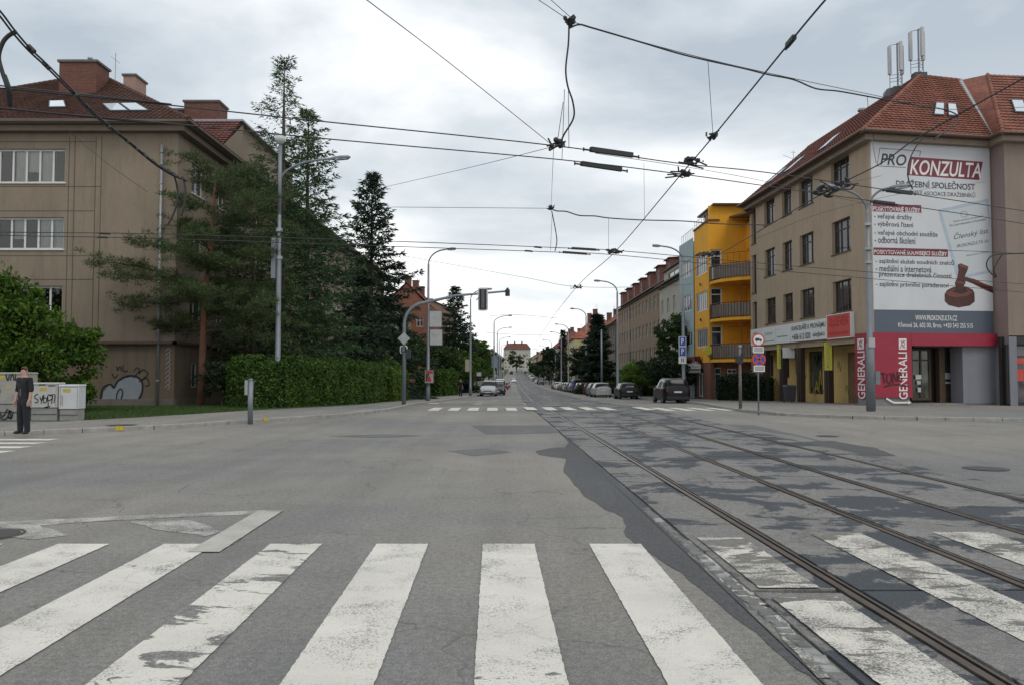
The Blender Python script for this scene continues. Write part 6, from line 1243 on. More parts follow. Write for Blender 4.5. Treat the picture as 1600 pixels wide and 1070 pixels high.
# traffic light mast
D=42.0; x=XA(631,D,630); t=thing('traffic_light_mast','grey curved traffic light mast reaching out over the road from the left pavement','traffic light',(x,D,gz(D)+.1)); zt=ZA(469,D,660)-t.location.z; xe=XA(795,D,455)-x; ze=ZA(455,D,795)-t.location.z
pts=[(0,0,-.2),(0,0,zt-1.3)]+[(1.15*(1-math.cos(a)),0,zt-1.3+1.15*math.sin(a)) for a in np.linspace(.2,1.45,7)]+[(xe*.5,0,(zt+ze)/2),(xe,0,ze)]
MB().tube(pts,[.12,.1]+[.09]*7+[.07,.05],10).build('mast',GREYP,t,smooth=True)
WB=M('white_backing_edge',(.6,.6,.58),.5); TB=M('signal_housing',(.02,.022,.024),.5,.1)
def signalhead(t,px,py0,py1,wpx,D,label,lit=False,n=3):
    x=XA(px,D)-t.location.x; z0,z1=ZA(py1,D)-t.location.z,ZA(py0,D)-t.location.z; w_=wpx/F*D
    bb=MB(); 
    # rounded backing board
    r=w_*.22; poly=[]
    for cx_,cz_,a0 in ((x+w_/2-r,z0+r,-90),(x+w_/2-r,z1-r,0),(x-w_/2+r,z1-r,90),(x-w_/2+r,z0+r,180)):
        for k in range(5): a=math.radians(a0+k*22.5); poly.append((cx_+r*math.cos(a),cz_+r*math.sin(a)))
    i=len(bb.v); m=len(poly)
    for yy in (-.06,-.03): bb.v+=[Vector((a,yy,b)) for a,b in poly]
    bb.f+=[tuple(range(m)),tuple(range(m,2*m))]+[(k,(k+1)%m,m+(k+1)%m,m+k) for k in range(m)]; o=bb.build('backing_board',WB,t)
    MB().box(x-w_*.36,x+w_*.36,-.08,-.055,z0+w_*.14,z1-w_*.14).build('board_back',M('board_back_dark',(.03,.033,.036),.7),o)
    MB().box(x-w_*.22,x+w_*.22,-.2,.2,z0+w_*.18,z1-w_*.18).build('signal_housing',TB,o); s=MB()
    for k in range(3): s.tube([(x-w_*.1+w_*.1*k,-.205,z0+w_*.25),(x-w_*.1+w_*.1*k,-.205,z1-w_*.25)],.012,4)
    s.build('housing_rib',ZINC,o); return o
signalhead(t,754.5,450,486,16,D,'')
xx=XA(793,D)-x; zc=ZA(457,D)-t.location.z; MB().tube([(xx,0,zc-.2),(xx,0,zc+.12),(xx,0,zc+.25)],[.13,.13,.03],10).build('small_signal',TB,t); MB().tube([(XA(744,D)-x,-.05,zt-.02),(XA(762,D)-x,-.05,ze+.15),(XA(766,D)-x,-.05,ze+.1)],.03,5).build('cross_bar',ZINC,t)
o=signalhead(t,631,540,552,12,D,'',n=1)
z=ZA(529,D)-t.location.z; q=.34; MB().hexa([(-q,-.14,z),(0,-.14,z-q),(q,-.14,z),(0,-.14,z+q),(-q,-.12,z),(0,-.12,z-q),(q,-.12,z),(0,-.12,z+q)]).build('priority_sign_back',ZINC,t)
MB().box(.1,.35,-.1,.15,ZA(560,D)-t.location.z,ZA(545,D)-t.location.z).build('pedestrian_signal',TB,t)
# panels on the second left pole
c=(-5.9,55,0); PG=M('pale_grey_board',(.43,.44,.43),.6,.08,2,dirt=.4)
def hung(label,px0,px1,py0,py1,D,mat,name='hanging_board',frame=None,th=.08):
    x0,x1=XA(px0,D),XA(px1,D); z0,z1=ZA(py1,D),ZA(py0,D); t=thing(name,label,'board',((x0+x1)/2,D,z0)); w_=(x1-x0)/2; MB().box(-w_,w_,-th,th,0,z1-z0).build('panel',mat,t); f=.035
    MB().box(-w_-f,w_+f,-th-.01,th+.01,-f,0).box(-w_-f,w_+f,-th-.01,th+.01,z1-z0,z1-z0+f).box(-w_-f,-w_,-th-.01,th+.01,0,z1-z0).box(w_,w_+f,-th-.01,th+.01,0,z1-z0).build('frame',frame or M('board_frame_dark',(.05,.05,.055),.6),t); return t,w_,z1-z0
hung('upper pale square board fixed to the second lamp pole on the left',671,690,486,511,55,PG); hung('lower pale square board fixed to the second lamp pole on the left',672,691,515,539,55,PG)
t,w_,h_=hung('small poster board with a red title low on the second lamp pole',664.5,677.5,578,597.5,54.7,M('poster_ground',(.35,.3,.28),.6,.3,3)); Pp=PL((t.location.x-w_,54.7-.085),(t.location.x+w_,54.7-.085),t.location.z)
o=MB(t.location); fpoly(o,Pp,[(.04,h_*.74),(2*w_-.04,h_*.74),(2*w_-.04,h_*.95),(.04,h_*.95)],.01); fpoly(o,Pp,[(.1,.1),(.45,.1),(.4,.3),(.3,.5),(.15,.3)],.01); o.build('print',INKR,t); o=MB(t.location); fpoly(o,Pp,[(.04,.08),(.12,.08),(.2,.4),(.3,.62),(.04,.62)],.008); o.build('print',INK,t)
hung('beige board standing on the left pavement by the far pedestrian',727,734,561,580,79,M('beige_board',(.35,.3,.24),.7)); 
hung('blue grey multi row direction board far down on the left',768,778,557,574,118,M('direction_board',(.2,.24,.3),.6,.4,6)); hung('small white board by the far left kerb',745,752,581,587,100,PG)
# parking signs
BLU=M('sign_blue',(.02,.07,.33),.4,.05)
def psign(label,px0,px1,py0,py1,D,mat,letter=None,ink=None):
    t,w_,h_=hung(label,px0,px1,py0,py1,D,mat,'traffic_sign',SW,.02); Pp=PL((t.location.x-w_,D-.022),(t.location.x+w_,D-.022),t.location.z)
    if letter: text(t,Pp,letter,w_*.62,w_*1.4,h_*.2,h_*.85,ink or INKW,.01,0,.02)
    t['category']='sign'; return t
psign('upper blue parking sign on the lamp post by the minivan',1061.5,1071.5,526.5,540.5,56.6,BLU,'P'); psign('lower blue parking sign on the lamp post by the minivan',1061.5,1071.5,542,556,56.6,BLU,'P'); psign('small white plate below the two blue parking signs',1061,1071.5,558,567,56.6,SW,'- -',INK)
# no entry for lorries + no stopping
def roundsign(label,px,py,rpx,D,face,fn):
    c=W(px,py,D); r=rpx/F*D; t=thing('traffic_sign',label,'sign',c); MB().tube([(0,0,0),(0,.03,0)],r,28).build('plate',REDS,t); MB().tube([(0,-.004,0),(0,-.008,0)],r*.78,28).build('sign_face',face,t); fn(t,r); return t
def lorry(t,r):
    m=MB(); m.box(-r*.5,r*.15,-.016,-.01,-r*.12,r*.28).box(r*.18,r*.5,-.016,-.01,-r*.12,r*.14); 
    for x in (-.3,.32): m.tube([(x*r,-.016,-r*.16),(x*r,-.01,-r*.16)],r*.1,10)
    m.build('symbol',INK,t)
def xcross(t,r):
    m=MB(); 
    for s in (-1,1): a=r*.6; q=r*.09; m.hexa([(-a-q,-.014,-s*a+q*s),(-a+q,-.014,-s*a-q*s),(a+q,-.014,s*a-q*s),(a-q,-.014,s*a+q*s),(-a-q,-.01,-s*a+q*s),(-a+q,-.01,-s*a-q*s),(a+q,-.01,s*a-q*s),(a-q,-.01,s*a+q*s)])
    m.build('symbol',REDS,t)
D=36.6; p=G(1186,644,.12); D=p.y; roundsign('round red rimmed no lorries sign on the corner post',1185,531,10,D,SW,lorry); roundsign('round blue no stopping sign with red cross below the no lorries sign',1186,561,10.5,D,BLU,xcross)
psign('small plate between the two round signs',1178,1192,543,550,D,M('grey_plate',(.33,.33,.34),.6)); psign('small plate below the no stopping sign',1179,1193,572,579,D,M('grey_plate',(.33,.33,.34),.6))
t=thing('sign_post','thin grey post carrying the two round traffic signs','post',(XA(1186,D,640),D+.05,.12)); MB().tube([(0,0,-.1),(0,0,ZA(520,D)-.12)],.03,8).build('post',GREYP,t,smooth=True); MB().tube([(0,0,0),(0,0,.12)],.06,8).build('foot',GREYP,t)
# signal post seen from behind
p=G(1157,638,.12); D=p.y; t=thing('signal_post','slim weathered post with a dark pedestrian signal, left of the round signs','traffic light',(p.x,D,.12)); MB().tube([(0,0,-.1),(0,0,ZA(541,D)-.12)],[.075,.055],10).build('post',M('rusty_post',(.15,.13,.12),.7,.4,6,dirt=.6),t,smooth=True); z=ZA(567,D)-.12; MB().box(-.17,.12,-.1,.15,z,z+.32).build('signal_housing',TB,t); MB().box(.06,.2,-.12,.05,z+.2,z+.45).build('signal_housing',TB,t); MB().tube([(0,0,z+.7),(0,0,z+.8)],.08,8).build('cap',ZINC,t)
# post at left pavement edge
p=G(391,657,.12); t=thing('bollard','short weathered metal post with a small box on the left pavement edge','bollard',(p.x,p.y,.12)); MB().tube([(0,0,-.1),(0,0,1.32)],.085,12).tube([(0,0,1.32),(0,0,1.38)],[.09,.05],12).build('post',GREYP,t,smooth=True); MB().box(-.17,-.07,-.09,.09,.85,1.33).build('box',ZINC,t)
# electrical cabinets
CB=M('cabinet_grey',(.42,.42,.40),.6,.06,2,dirt=.35,streak=True); CBW=M('cabinet_pale',(.5,.51,.52),.5,.05,2,dirt=.2); CSE=M('cabinet_seam',(.06,.06,.06),.8); CBB=M('cabinet_base',(.26,.26,.25),.9,.15,3,dirt=.6)
def cabinet(label,px0,px1,py0,py1,D,mat,seam,doors=1):
    z0=.1; x0,x1=XA(px0,D,620),XA(px1,D,620); z1=ZA(py0,D)-z0; w_=x1-x0; t=thing('utility_cabinet',label,'cabinet',((x0+x1)/2,D,z0)); a=-w_/2; zs=seam*z1
    MB().box(a+.02,-a-.02,.03,.4,0,zs-.02).build('base',CBB,t); MB().box(a,-a,0,.42,zs,z1-.05).build('body',mat,t); MB().hexa([(a-.02,-.02,z1-.05),(-a+.02,-.02,z1-.05),(-a+.02,.44,z1-.05),(a-.02,.44,z1-.05),(a,-.0,z1),(-a,0,z1),(-a,.42,z1),(a,.42,z1)]).build('lid',mat,t)
    MB().box(a+.03,-a-.03,.02,.03,zs-.02,zs).box(a+.04,a+.05,-.003,.003,zs+.03,z1-.08).box(-a-.05,-a-.04,-.003,.003,zs+.03,z1-.08).box(a+.05,-a-.05,-.003,.003,z1-.1,z1-.09).box(a+.03,-a-.03,.0,.03,zs*.52,zs*.54).build('seam',CSE,t)
    return t,w_,z1
t,w_,h_=cabinet('widest graffitied grey cabinet, leftmost behind the standing man',-24,46,581,657,25.8,M('cabinet_dirty',(.3,.29,.26),.7,.12,2,dirt=.6),.36)
P_=PL((t.location.x-w_/2,25.8),(t.location.x+w_/2,25.8),.1); o=MB(t.location)
sx=lambda px:P_.at(px); sz=lambda py:ZA(py,25.8)-.1
for pts in (((10,584),(13,594),(16,584)),((17,594),(20,583),(23,594)),((25,584),(25,594)),((0,640),(6,650),(14,638)),((16,640),(20,652),(13,650)),((1,650),(8,655),(14,651)),((18,641),(15,648),(19,653),(22,645),(18,641))): ribbon(o,P_,[(sx(a),sz(b)) for a,b in pts],.045,.006)
o.build('graffiti',BLK,t); MB(t.location).pbox(P_,sx(0),sx(8),sz(591),sz(586),-.0,.006).pbox(P_,sx(12),sx(17),sz(607),sz(603),0,.006).build('sticker',MYEL,t); MB(t.location).pbox(P_,sx(-2),sx(2),sz(614),sz(607),0,.01).build('lock_plate',BLK,t)
t,w_,h_=cabinet('middle grey cabinet with a black graffiti tag beside the standing man',47.5,89.5,597,657,25.8,CB,.36); P_=PL((t.location.x-w_/2,25.8),(t.location.x+w_/2,25.8),.1); o=MB(t.location)
for pts in (((61,615),(57,617),(56,621),(61,624),(60,628),(56,628)),((64,619),(66,625),(69,617),(66,630)),((70,616),(70,628),(74,627),(74,621),(70,622)),((76,618),(77,625),(83,622),(82,617),(76,618),(77,634),(71,636),(80,634)),((79,618),(87,616),(86,629)),((84,618),(82,630))): ribbon(o,P_,[(sx(a),sz(b)) for a,b in pts],.032,.006)
ribbon(o,P_,[(sx(62),sz(601)),(sx(72),sz(600.5))],.04,.006); ribbon(o,P_,[(sx(77),sz(602.5)),(sx(87),sz(602))],.03,.006)
o.build('graffiti',BLK,t); MB(t.location).pbox(P_,sx(63),sx(74),sz(610),sz(605),0,.007).build('sticker',MYEL,t)
t,w_,h_=cabinet('small pale cabinet with a yellow sticker, rightmost of the three',92,123,600,657,25.8,CBW,.34); P_=PL((t.location.x-w_/2,25.8),(t.location.x+w_/2,25.8),.1); MB(t.location).pbox(P_,sx(99),sx(111),sz(612),sz(607),0,.007).build('sticker',MYEL,t)
o=MB(t.location); 
for k in range(4): ribbon(o,P_,[(sx(96),sz(620+4*k)),(sx(98.5),sz(617+4*k)),(sx(99.5),sz(622+4*k))],.02,.006)
o.build('graffiti',M('spray_pink',(.35,.2,.26),.7),t)
# round traffic mirror? no: small litter on the pavement edge
# ---------------- overhead wires ----------------
WIRE=M('wire_dark',(.03,.03,.032),.6,.1,5); CABLE=M('cable_black',(.018,.018,.02),.6); FIT=M('insulator_dark',(.025,.025,.027),.6,.2,10)
def sag(a,b,s,n=16): a,b=Vector(a),Vector(b); return [a.lerp(b,k/n)-Vector((0,0,s*4*(k/n)*(1-k/n))) for k in range(n+1)]
def wire(label,pts,r=.008,group=None,mat=None,name='overhead_wire',n=5):
    c=Vector(pts[len(pts)//2]); o=MB(c).tube(pts,r,n).build(name,mat or WIRE,None,c,smooth=True,fix=False); tag(o,label,'wire',group); return o
def pix(lst): return [W(*p) for p in lst]
def spl(P,m=6):
    q=[];n=len(P)
    for i in range(n-1):
        p0,p1,p2,p3=P[max(i-1,0)],P[i],P[i+1],P[min(i+2,n-1)]
        for k in range(m): t=k/m; q.append(.5*((2*p1)+(p2-p0)*t+(2*p0-5*p1+4*p2-p3)*t*t+(3*p1-p0-3*p2+p3)*t**3))
    return q+[P[-1]]
gt='trolleybus wires crossing the street overhead'
def zplane(px,py,z=5.6): p=W(px,py,1.0); k=(z-H)/(p.z-H); return Vector((p.x*k,k,z))
wa=[Vector((-40,-1,5.6))]+[zplane(*p) for p in ((-60,128),(0,138),(227,161),(500,190),(865,228),(1062,256),(1235,275),(1600,330),(1700,345))]+[Vector((38,29.5,5.6))]; wb_=[Vector((-40,-.2,5.6))]+[zplane(*p) for p in ((-60,163),(0,170),(240,191),(526,219),(875,250),(1075,274),(1210,293),(1500,334),(1600,350),(1700,366))]+[Vector((38,30.6,5.6))]
wire('nearer upper wire of the first trolleybus wire pair crossing above the road',spl(wa),.011,gt); wire('lower wire of the first trolleybus wire pair crossing above the road',spl(wb_),.011,gt)
wire('upper wire of the second, farther trolleybus wire pair',spl([zplane(*p) for p in ((-60,357),(0,363),(242,366),(630,378),(860,387),(965,392),(1180,411),(1340,424),(1700,452))]),.012,gt); wire('lower wire of the second, farther trolleybus wire pair',spl([zplane(*p) for p in ((-60,361),(0,368),(242,373),(630,386),(860,394),(965,399),(1180,420),(1340,434),(1700,466))]),.012,gt)
wire('long tram wire running down the street above the left track',[Vector((3.5,-20,5.6))]+spl([zplane(*p) for p in ((1290,0),(1238,62),(1115,213),(1065,272),(960,395),(900,450),(855,508),(834,540))]),.012,'tram wires above the tracks')
wire('tram wire above the right track from the upper right',[Vector((7.2,-20,5.6))]+spl([zplane(*p) for p in ((1600,122),(1435,215),(1376,256),(1290,300),(1175,368),(1084,421),(1000,470),(925,520))]),.012,'tram wires above the tracks')
def block(label,P0,P1,r=.05):
    P0,P1=Vector(P0),Vector(P1); t=thing('wire_insulator',label,'insulator',P0,'section insulators on the overhead wires'); d=P1-P0; u=d.normalized(); up=Vector((0,0,1)); s=u.cross(up).normalized()
    a,b=d*.12,d*.88; w_=r*.8; MB().hexa([a-s*w_-up*.02,b-s*w_-up*.02,b+s*w_-up*.02,a+s*w_-up*.02,a-s*w_+up*r*1.2,b-s*w_+up*r*1.2,b+s*w_+up*r*1.2,a+s*w_+up*r*1.2]).build('insulator_bar',FIT,t); m=MB()
    for k in range(9): p=d*(k/8); m.tube([p-up*.03,p+up*r*(1.2 if 0<k<8 else .7)],.014,4)
    m.tube([d*0,d],.018,5); m.build('clamp_pin',WIRE,t)
block('long dark insulator on the upper near wire above the street centre',zplane(912,234),zplane(998,246)); block('long dark insulator on the lower near wire above the street centre',zplane(898,256),zplane(980,268)); block('dark insulator on the upper far wire',zplane(888,388.5),zplane(936,391.5),.04); block('dark insulator on the lower far wire',zplane(874,394.5),zplane(922,398),.04); block('short insulator on the tram wire near the top right',zplane(1228,75),zplane(1243,57),.03)
block('insulator on the upper near wire before the billboard',zplane(1380,298),zplane(1430,304),.045); block('insulator on the lower near wire left of the billboard lamp',zplane(1360,316),zplane(1402,321),.045)
for a,b,c,d,l in ((835,386,846,387,'left small insulator on the upper far wire'),(820,392,832,393,'left small insulator on the lower far wire'),(155,365,172,365.5,'small insulator on the far wires in front of the brown block'),(152,371,168,371.5,'second small insulator on the far wires in front of the brown block')): block(l,zplane(a,b),zplane(c,d),.02)
def knot(label,px,py,sz,D=None,seed=1,z=5.6):
    p=zplane(px,py,z) if D is None else W(px,py,D); r=random.Random(seed); t=thing('wire_crossing',label,'wire crossing',p,'crossing frames of the overhead wires')
    m=MB()
    for k in range(7): a=Vector((r.uniform(-sz,sz),r.uniform(-sz,sz),r.uniform(-.06,.1))); b=Vector((r.uniform(-sz,sz),r.uniform(-sz,sz),r.uniform(-.06,.1))); m.tube([a,b],.016,5)
    m.build('frame',WIRE,t); m=MB()
    for k in range(5): a=Vector((r.uniform(-sz,sz)*.7,r.uniform(-sz,sz)*.7,r.uniform(-.03,.08))); u=Vector((r.uniform(-1,1),r.uniform(-1,1),.1)).normalized()*sz*.28; m.tube([a-u,a,a+u],[.02,.05,.02],7)
    m.build('insulator',FIT,t); return t
knot('crossing frame where the tram wire meets the upper near trolleybus wire',1083,254,.28,seed=2); knot('crossing frame where the tram wire meets the lower near trolleybus wire',1064,273,.28,seed=3); knot('distant crossing frame where the tram wire meets the far trolleybus wires',960,395,.35,seed=4); knot('crossing frame over the right track beside the third window of the corner building',1310,290,.42,seed=5); knot('second crossing frame just left of the one by the corner building',1290,301,.35,seed=6); knot('small crossing of wires in front of the yellow building',1104,398,.4,seed=7)
knot('wire joint where the loop cable meets the upper near wire',868,228,.17,seed=8); knot('hanging joint at the top of the loop cable, top centre',890,34,.12,D=13.3,seed=9); knot('small joint where thin span wires meet above the far wires',860,326,.13,D=24.5,seed=10); knot('small clamp holding the tram wire low in the centre',901,449,.3,seed=11); knot('clamp on the tram wire below the hanging dropper',1114,213,.1,seed=12)
gs_='thin steel span wires'
sp=lambda l,pts,r=.006,s=0:wire(l,spl(pix(pts)),r,gs_,name='span_wire')
sp('thin span wire from the top left to the loop joint',((570,-2,9),(700,97,11),(860,225,13.6))); sp('thin span wire from the loop joint towards the left spruces',((600,293,24),(735,262,18),(863,230,13.6))); sp('thin vertical hanger from loop joint to the far joint',((865,230,13.6),(861,325,24.5)),.005)
sp('upper thin wire leaving the frame above the top joint',((835,-4,12),(886,30,13.3))); sp('second thin wire leaving the frame above the top joint',((856,-4,12.4),(892,28,13.3)))
sp('span wire following the long slack cable to the right',((892,34,13.3),(1105,93,15),(1355,147,16.7),(1500,172,18.5),(1700,160,21)),.007)
wire('long slack black cable from the top joint across to the corner building',spl(pix(((889,45,13.3),(905,39,13.3),(925,44,13.4),(1000,66,14),(1060,84,14.6),(1105,95,15),(1160,107,15.3),(1200,117,15.6),(1240,125,15.9),(1275,139,16.2),(1310,143,16.4),(1355,151,16.7),(1420,163,17.5),(1480,173,18.3),(1497,188,18.4),(1460,218,17.4)))),.016,None,CABLE,'feeder_cable')
wire('black loop cable hanging from the top joint to the near wires',spl(pix(((889,42,13.3),(888,70,13.3),(884,108,13.3),(887,135,13.35),(895,160,13.4),(896,185,13.5),(880,213,13.6),(876,228,13.65)))),.016,None,CABLE,'feeder_cable')
wire('wavy black cable crossing above the far wires to the yellow building',spl(pix(((862,327,24.5),(870,330,24.5),(885,331,24.8),(905,337,25),(930,338,25.5),(951,341,26),(1000,344,27),(1070,346,28),(1120,350,29),(1195,352,31)))),.02,None,CABLE,'feeder_cable')
wire('short hanging cable from the far joint down to the far wires',spl(pix(((862,330,24.5),(868,360,24.6),(870,378,24.7),(867,393,24.8)))),.016,None,CABLE,'feeder_cable')
sp('thin long span wire at mid height left of the far joint',((612,324,26),(860,326,24.5)),.008)
for i,(a,b,c,d,D1,D2,l) in enumerate(((1106,95,1114,212,15,15.2,'long dropper from slack cable to the tram wire'),(1355,150,1357,178,16.7,18,'short dropper near the corner roof'),(1006,255,1007,343,26,27,'dropper left of the crossing frames'),(951,341,951,393,26,26,'dropper down to the far wires'),(888,142,889,232,13.4,13.6,'right thin dropper beside the loop cable'),(882,140,878,250,13.3,14.3,'left thin dropper beside the loop cable'),(880,160,870,228,13.3,13.6,'slanting thin dropper beside the loop cable'),(863,330,860,392,24.5,24.6,'dropper under the far joint'))): sp(l,((a,b,D1),(c,d,D2)),.006)
sp('faint span wire low across the street centre',((630,400,44),(815,433,38),(900,448,36),(1020,448,38),(1084,444,49)),.009); sp('thin span wire parallel above the near trolleybus wires',((930,240,14),(1100,266,17),(1215,288,19),(1400,330,23)),.006)
sp('faint span wire far down the street',((766,494,100),(805,492,95),(870,497,100)),.02); sp('second faint span wire far down the street',((760,520,150),(810,523,150),(860,524,150)),.03)
sp('span wire from the corner building to the crossing frame, first',((1378,275,33),(1310,290,16.4)),.007); sp('span wire across the billboard to the upper right',((1180,374,22),(1295,330,24),(1440,297,28),(1540,285,32)),.006); sp('span wire in front of the billboard foot',((1365,395,33),(1480,392,30),(1605,397,27)),.01)
sp('thin wire dropping on the billboard from the slack cable',((1362,216,19),(1369,255,17)),.008); sp('long thin wire along the front of the brown block wall',((95,193,30),(160,250,30),(230,300,31)),.008)
wire('black cable bending down in front of the billboard title',spl(pix(((1443,215,17),(1430,232,17),(1420,255,17),(1419,278,17),(1426,296,17.3)))),.014,None,CABLE,'feeder_cable'); wire('looping black cable at the right edge over the billboard',spl(pix(((1602,396,22),(1575,397,22),(1552,399,22),(1542,410,22),(1544,422,22),(1556,434,22)))),.018,None,CABLE,'feeder_cable'); wire('second looping cable at the right edge over the billboard',spl(pix(((1566,398,22),(1558,410,22),(1553,422,22),(1557,433,22)))),.018,None,CABLE,'feeder_cable')
t=thing('overhead_cable','thick double cable with clips sagging from the top left corner to the brown block','cable',W(0,30,7)); pts=[(-30,-8,6.6),(0,26,7),(20,52,7.2),(45,80,7.5),(72,105,7.8),(115,148,8.4),(150,183,8.9),(200,223,9.8),(240,256,10.5),(270,275,11),(287,281,11.4)]
for k,o_ in enumerate(((0,0),(5,-3))): MB(t.location).tube(spl([W(a+o_[0]*(1-i/12),b+o_[1]*(1-i/12),c) for i,(a,b,c) in enumerate(pts)]),.010,6).build('cable',CABLE,t,smooth=True,fix=False)
m=MB(t.location)
for i,(px,py,Dd) in enumerate(((47,78,7.5),(70,104,7.8),(115,148,8.4),(134,168,8.7),(166,198,9.2),(196,221,9.75),(211,233,10),(225,244,10.2),(238,254,10.5),(252,263,10.7),(263,269,10.9),(272,275,11.1),(286,281,11.4))): p=W(px+2,py-1,Dd); m.tube([p+Vector((-.03,0,.03)),p+Vector((.03,0,-.03))],.024 if i<4 else .022,7)
m.build('clip',FIT,t)
for q,l in ((((273,277,11.1),(277,295,11.2),(277,315,11.2),(271,335,11.2),(262,352,11.2)),0),(((287,281,11.4),(290,300,11.4),(288,320,11.4),(283,338,11.4)),1)): MB(t.location).tube(spl(pix(q)),.014,6).build('cable_tail',CABLE,t,smooth=True,fix=False)
wire('thick curled cable hanging at the top left edge',spl(pix(((26,50,7.2),(14,56,7.2),(4,68,7.2),(-2,90,7.2),(4,115,7.2),(12,140,7.2),(15,166,7.3)))),.02,None,CABLE,'feeder_cable'); wire('second thin curl of cable hanging at the top left edge',spl(pix(((8,118,7.2),(16,142,7.2),(17,166,7.3)))),.016,None,CABLE,'feeder_cable')
# ---------------- people ----------------
SKIN=M('skin',(.42,.25,.19),.6,.06,10); HAIR=M('brown_hair',(.09,.05,.028),.8,.3,30); CLB=M('black_hoodie_cloth',(.014,.014,.016),.95,.25,8,.3,60); CLT=M('dark_trouser_cloth',(.014,.015,.02),.95,.25,8,.3,60); SHO=M('black_shoe',(.012,.012,.012),.6,.1); WHC=M('white_cord',(.5,.5,.48),.8)
def skinned(name,V,E,Rr,mat,parent,lvl=2,root=0):
    me=bpy.data.meshes.new(name); me.from_pydata(V,E,[]); o=bpy.data.objects.new(name,me); COL.objects.link(o); sk=o.modifiers.new('s','SKIN'); sk.use_smooth_shade=True
    for i,r in enumerate(Rr):
        d=me.skin_vertices[0].data[i]; d.radius=(r,r) if not hasattr(r,'__len__') else r; d.use_root=(i==root)
    ss=o.modifiers.new('u','SUBSURF'); ss.levels=lvl; ss.render_levels=lvl
    dg=bpy.context.evaluated_depsgraph_get(); dg.update(); m2=bpy.data.meshes.new_from_object(o.evaluated_get(dg)); bpy.data.objects.remove(o); m2.materials.clear(); m2.materials.append(mat); m2.polygons.foreach_set('use_smooth',[True]*len(m2.polygons)); m2.name=name
    return link(name,m2,parent)
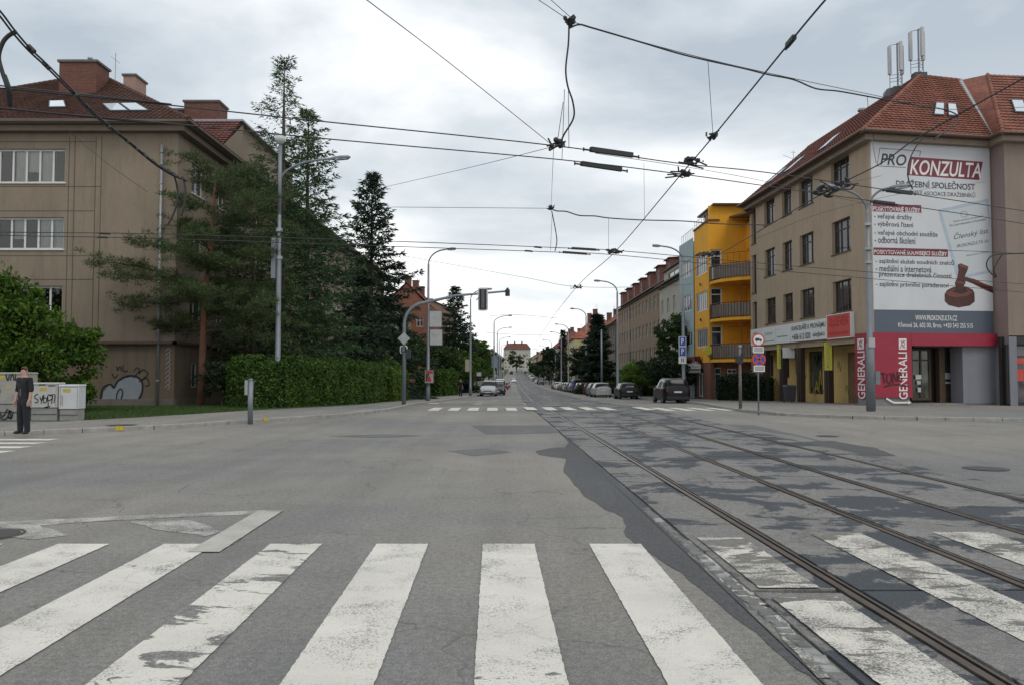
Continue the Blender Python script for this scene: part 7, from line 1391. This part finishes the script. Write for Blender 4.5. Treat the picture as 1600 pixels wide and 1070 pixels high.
def person(label,x,y,z,rz,h=1.78,near=True,top=None,hairm=None):
    t=thing('person',label,'person',(x,y,z),None,rz); k=h/1.78; t.scale=(k,k,k); top=top or CLB
    # faces -Y; z up
    V=[(0,.0,.95),(0,.01,1.12),(0,0,1.30),(0,.0,1.43),(0,-.005,1.52),(0,-.02,1.60),(0,-.015,1.70)]; Rr=[(.15,.11),(.14,.10),(.17,.115),(.10,.09),.058,(.075,.088),(.068,.08)]
    E=[(i,i+1) for i in range(6)]; 
    def ch(a,pts,rs):
        for p,r in zip(pts,rs): V.append(p); Rr.append(r); E.append((a,len(V)-1)); a=len(V)-1
        return a
    for s in (-1,1):
        w_=ch(3,[(s*.17,.01,1.42),(s*.235,.02,1.16),(s*.25,-.03,.93),(s*.245,-.05,.86)],[.06,.045,.032,.03])
        for f,(dx,L) in enumerate(((-.02,.075),(-.007,.085),(.007,.08),(.02,.06))): ch(w_,[(s*.245+dx*.5,-.055+dx*1.6,.80),(s*.245+dx*.6,-.06+dx*1.8,.80-L)],[.012,.008])
        ch(w_,[(s*.235,-.09,.83),(s*.228,-.1,.79)],[.011,.008])
        ch(0,[(s*.09,0,.88),(s*.11,-.01,.50),(s*.125,.02,.14)],[.09,.06,.035])
    b=skinned('body',V,E,Rr,SKIN,t)
    # head features
    hd=MB()
    hd.hexa([(-.016,-.103,1.60),(.016,-.103,1.60),(.01,-.06,1.60),(-.01,-.06,1.60),(-.006,-.085,1.655),(.006,-.085,1.655),(.006,-.06,1.655),(-.006,-.06,1.655)]); hd.build('nose',SKIN,t)
    MB().tube([(-.088,0,1.62),(-.094,.01,1.66)],.016,6).tube([(.088,0,1.62),(.094,.01,1.66)],.016,6).build('ear',SKIN,t)
    MB().box(-.045,-.018,-.085,-.06,1.648,1.658).box(.018,.045,-.085,-.06,1.648,1.658).build('eye',BLK,t); MB().box(-.024,.024,-.09,-.06,1.567,1.574).build('mouth',M('lips',(.25,.09,.08),.6),t)
    bm=bmesh.new(); bmesh.ops.create_icosphere(bm,subdivisions=3,radius=1); bmesh.ops.scale(bm,vec=(.074,.088,.078),verts=bm.verts); bmesh.ops.translate(bm,vec=(0,.0,1.69),verts=bm.verts)
    bmesh.ops.delete(bm,geom=[v for v in bm.verts if v.co.z<1.62 or (v.co.y<-.045 and v.co.z<1.71)],context='VERTS')
    for v in bm.verts: v.co+=Vector((R_.uniform(-.004,.004),R_.uniform(-.004,.004),R_.uniform(-.004,.006)))
    me=bpy.data.meshes.new('hair'); bm.to_mesh(me); bm.free(); me.materials.append(hairm or HAIR); link('hair',me,t)
    V2=[(0,.0,.80),(0,.01,1.12),(0,0,1.30),(0,.0,1.43),(0,0,1.48)]; E2_=[(i,i+1) for i in range(4)]; R2=[(.185,.135),(.165,.125),(.195,.135),(.125,.11),.085]
    for s in (-1,1):
        a=3
        for p,r in (((s*.18,.01,1.425),.082),((s*.24,.02,1.18),.068),((s*.25,-.01,1.08),.062)): V2.append(p); R2.append(r); E2_.append((a,len(V2)-1)); a=len(V2)-1
    skinned('hoodie',V2,E2_,R2,top,t)
    V3=[(0,0,.97),(0,0,.88)]; E3_=[(0,1)]; R3=[(.165,.125),(.16,.12)]
    for s in (-1,1):
        a=1
        for p,r in (((s*.095,0,.80),.108),((s*.112,-.01,.48),.085),((s*.125,.02,.12),.075),((s*.128,.01,.02),.07)): V3.append(p); R3.append(r); E3_.append((a,len(V3)-1)); a=len(V3)-1
    skinned('trousers',V3,E3_,R3,CLT,t)
    for s in (-1,1): skinned('shoe',[(s*.13,.05,.04),(s*.135,-.06,.04),(s*.145,-.16,.035)],[(0,1),(1,2)],[.045,.05,.035],SHO,t,1)
    if near:
        MB().tube([(-.045,-.075,1.47),(-.05,-.098,1.38),(-.052,-.108,1.28)],.008,5).tube([(.045,-.075,1.47),(.05,-.098,1.40)],.008,5).tube([(-.07,-.03,1.49),(0,-.07,1.465),(.07,-.03,1.49)],.016,6).build('hood_cord',WHC,t); MB().box(-.006,.006,-.112,-.09,.95,1.36).build('zip',ZINC,t)
    return t
p=G(36,677,.12); person('young man in a black hoodie and dark trousers standing at the left kerb',p.x,p.y,.12,-.35,1.74)
person('dark dressed pedestrian walking by the short hedge on the left pavement',-5.1,77.5,gz(77.5)+.12,2.6,1.75,False)
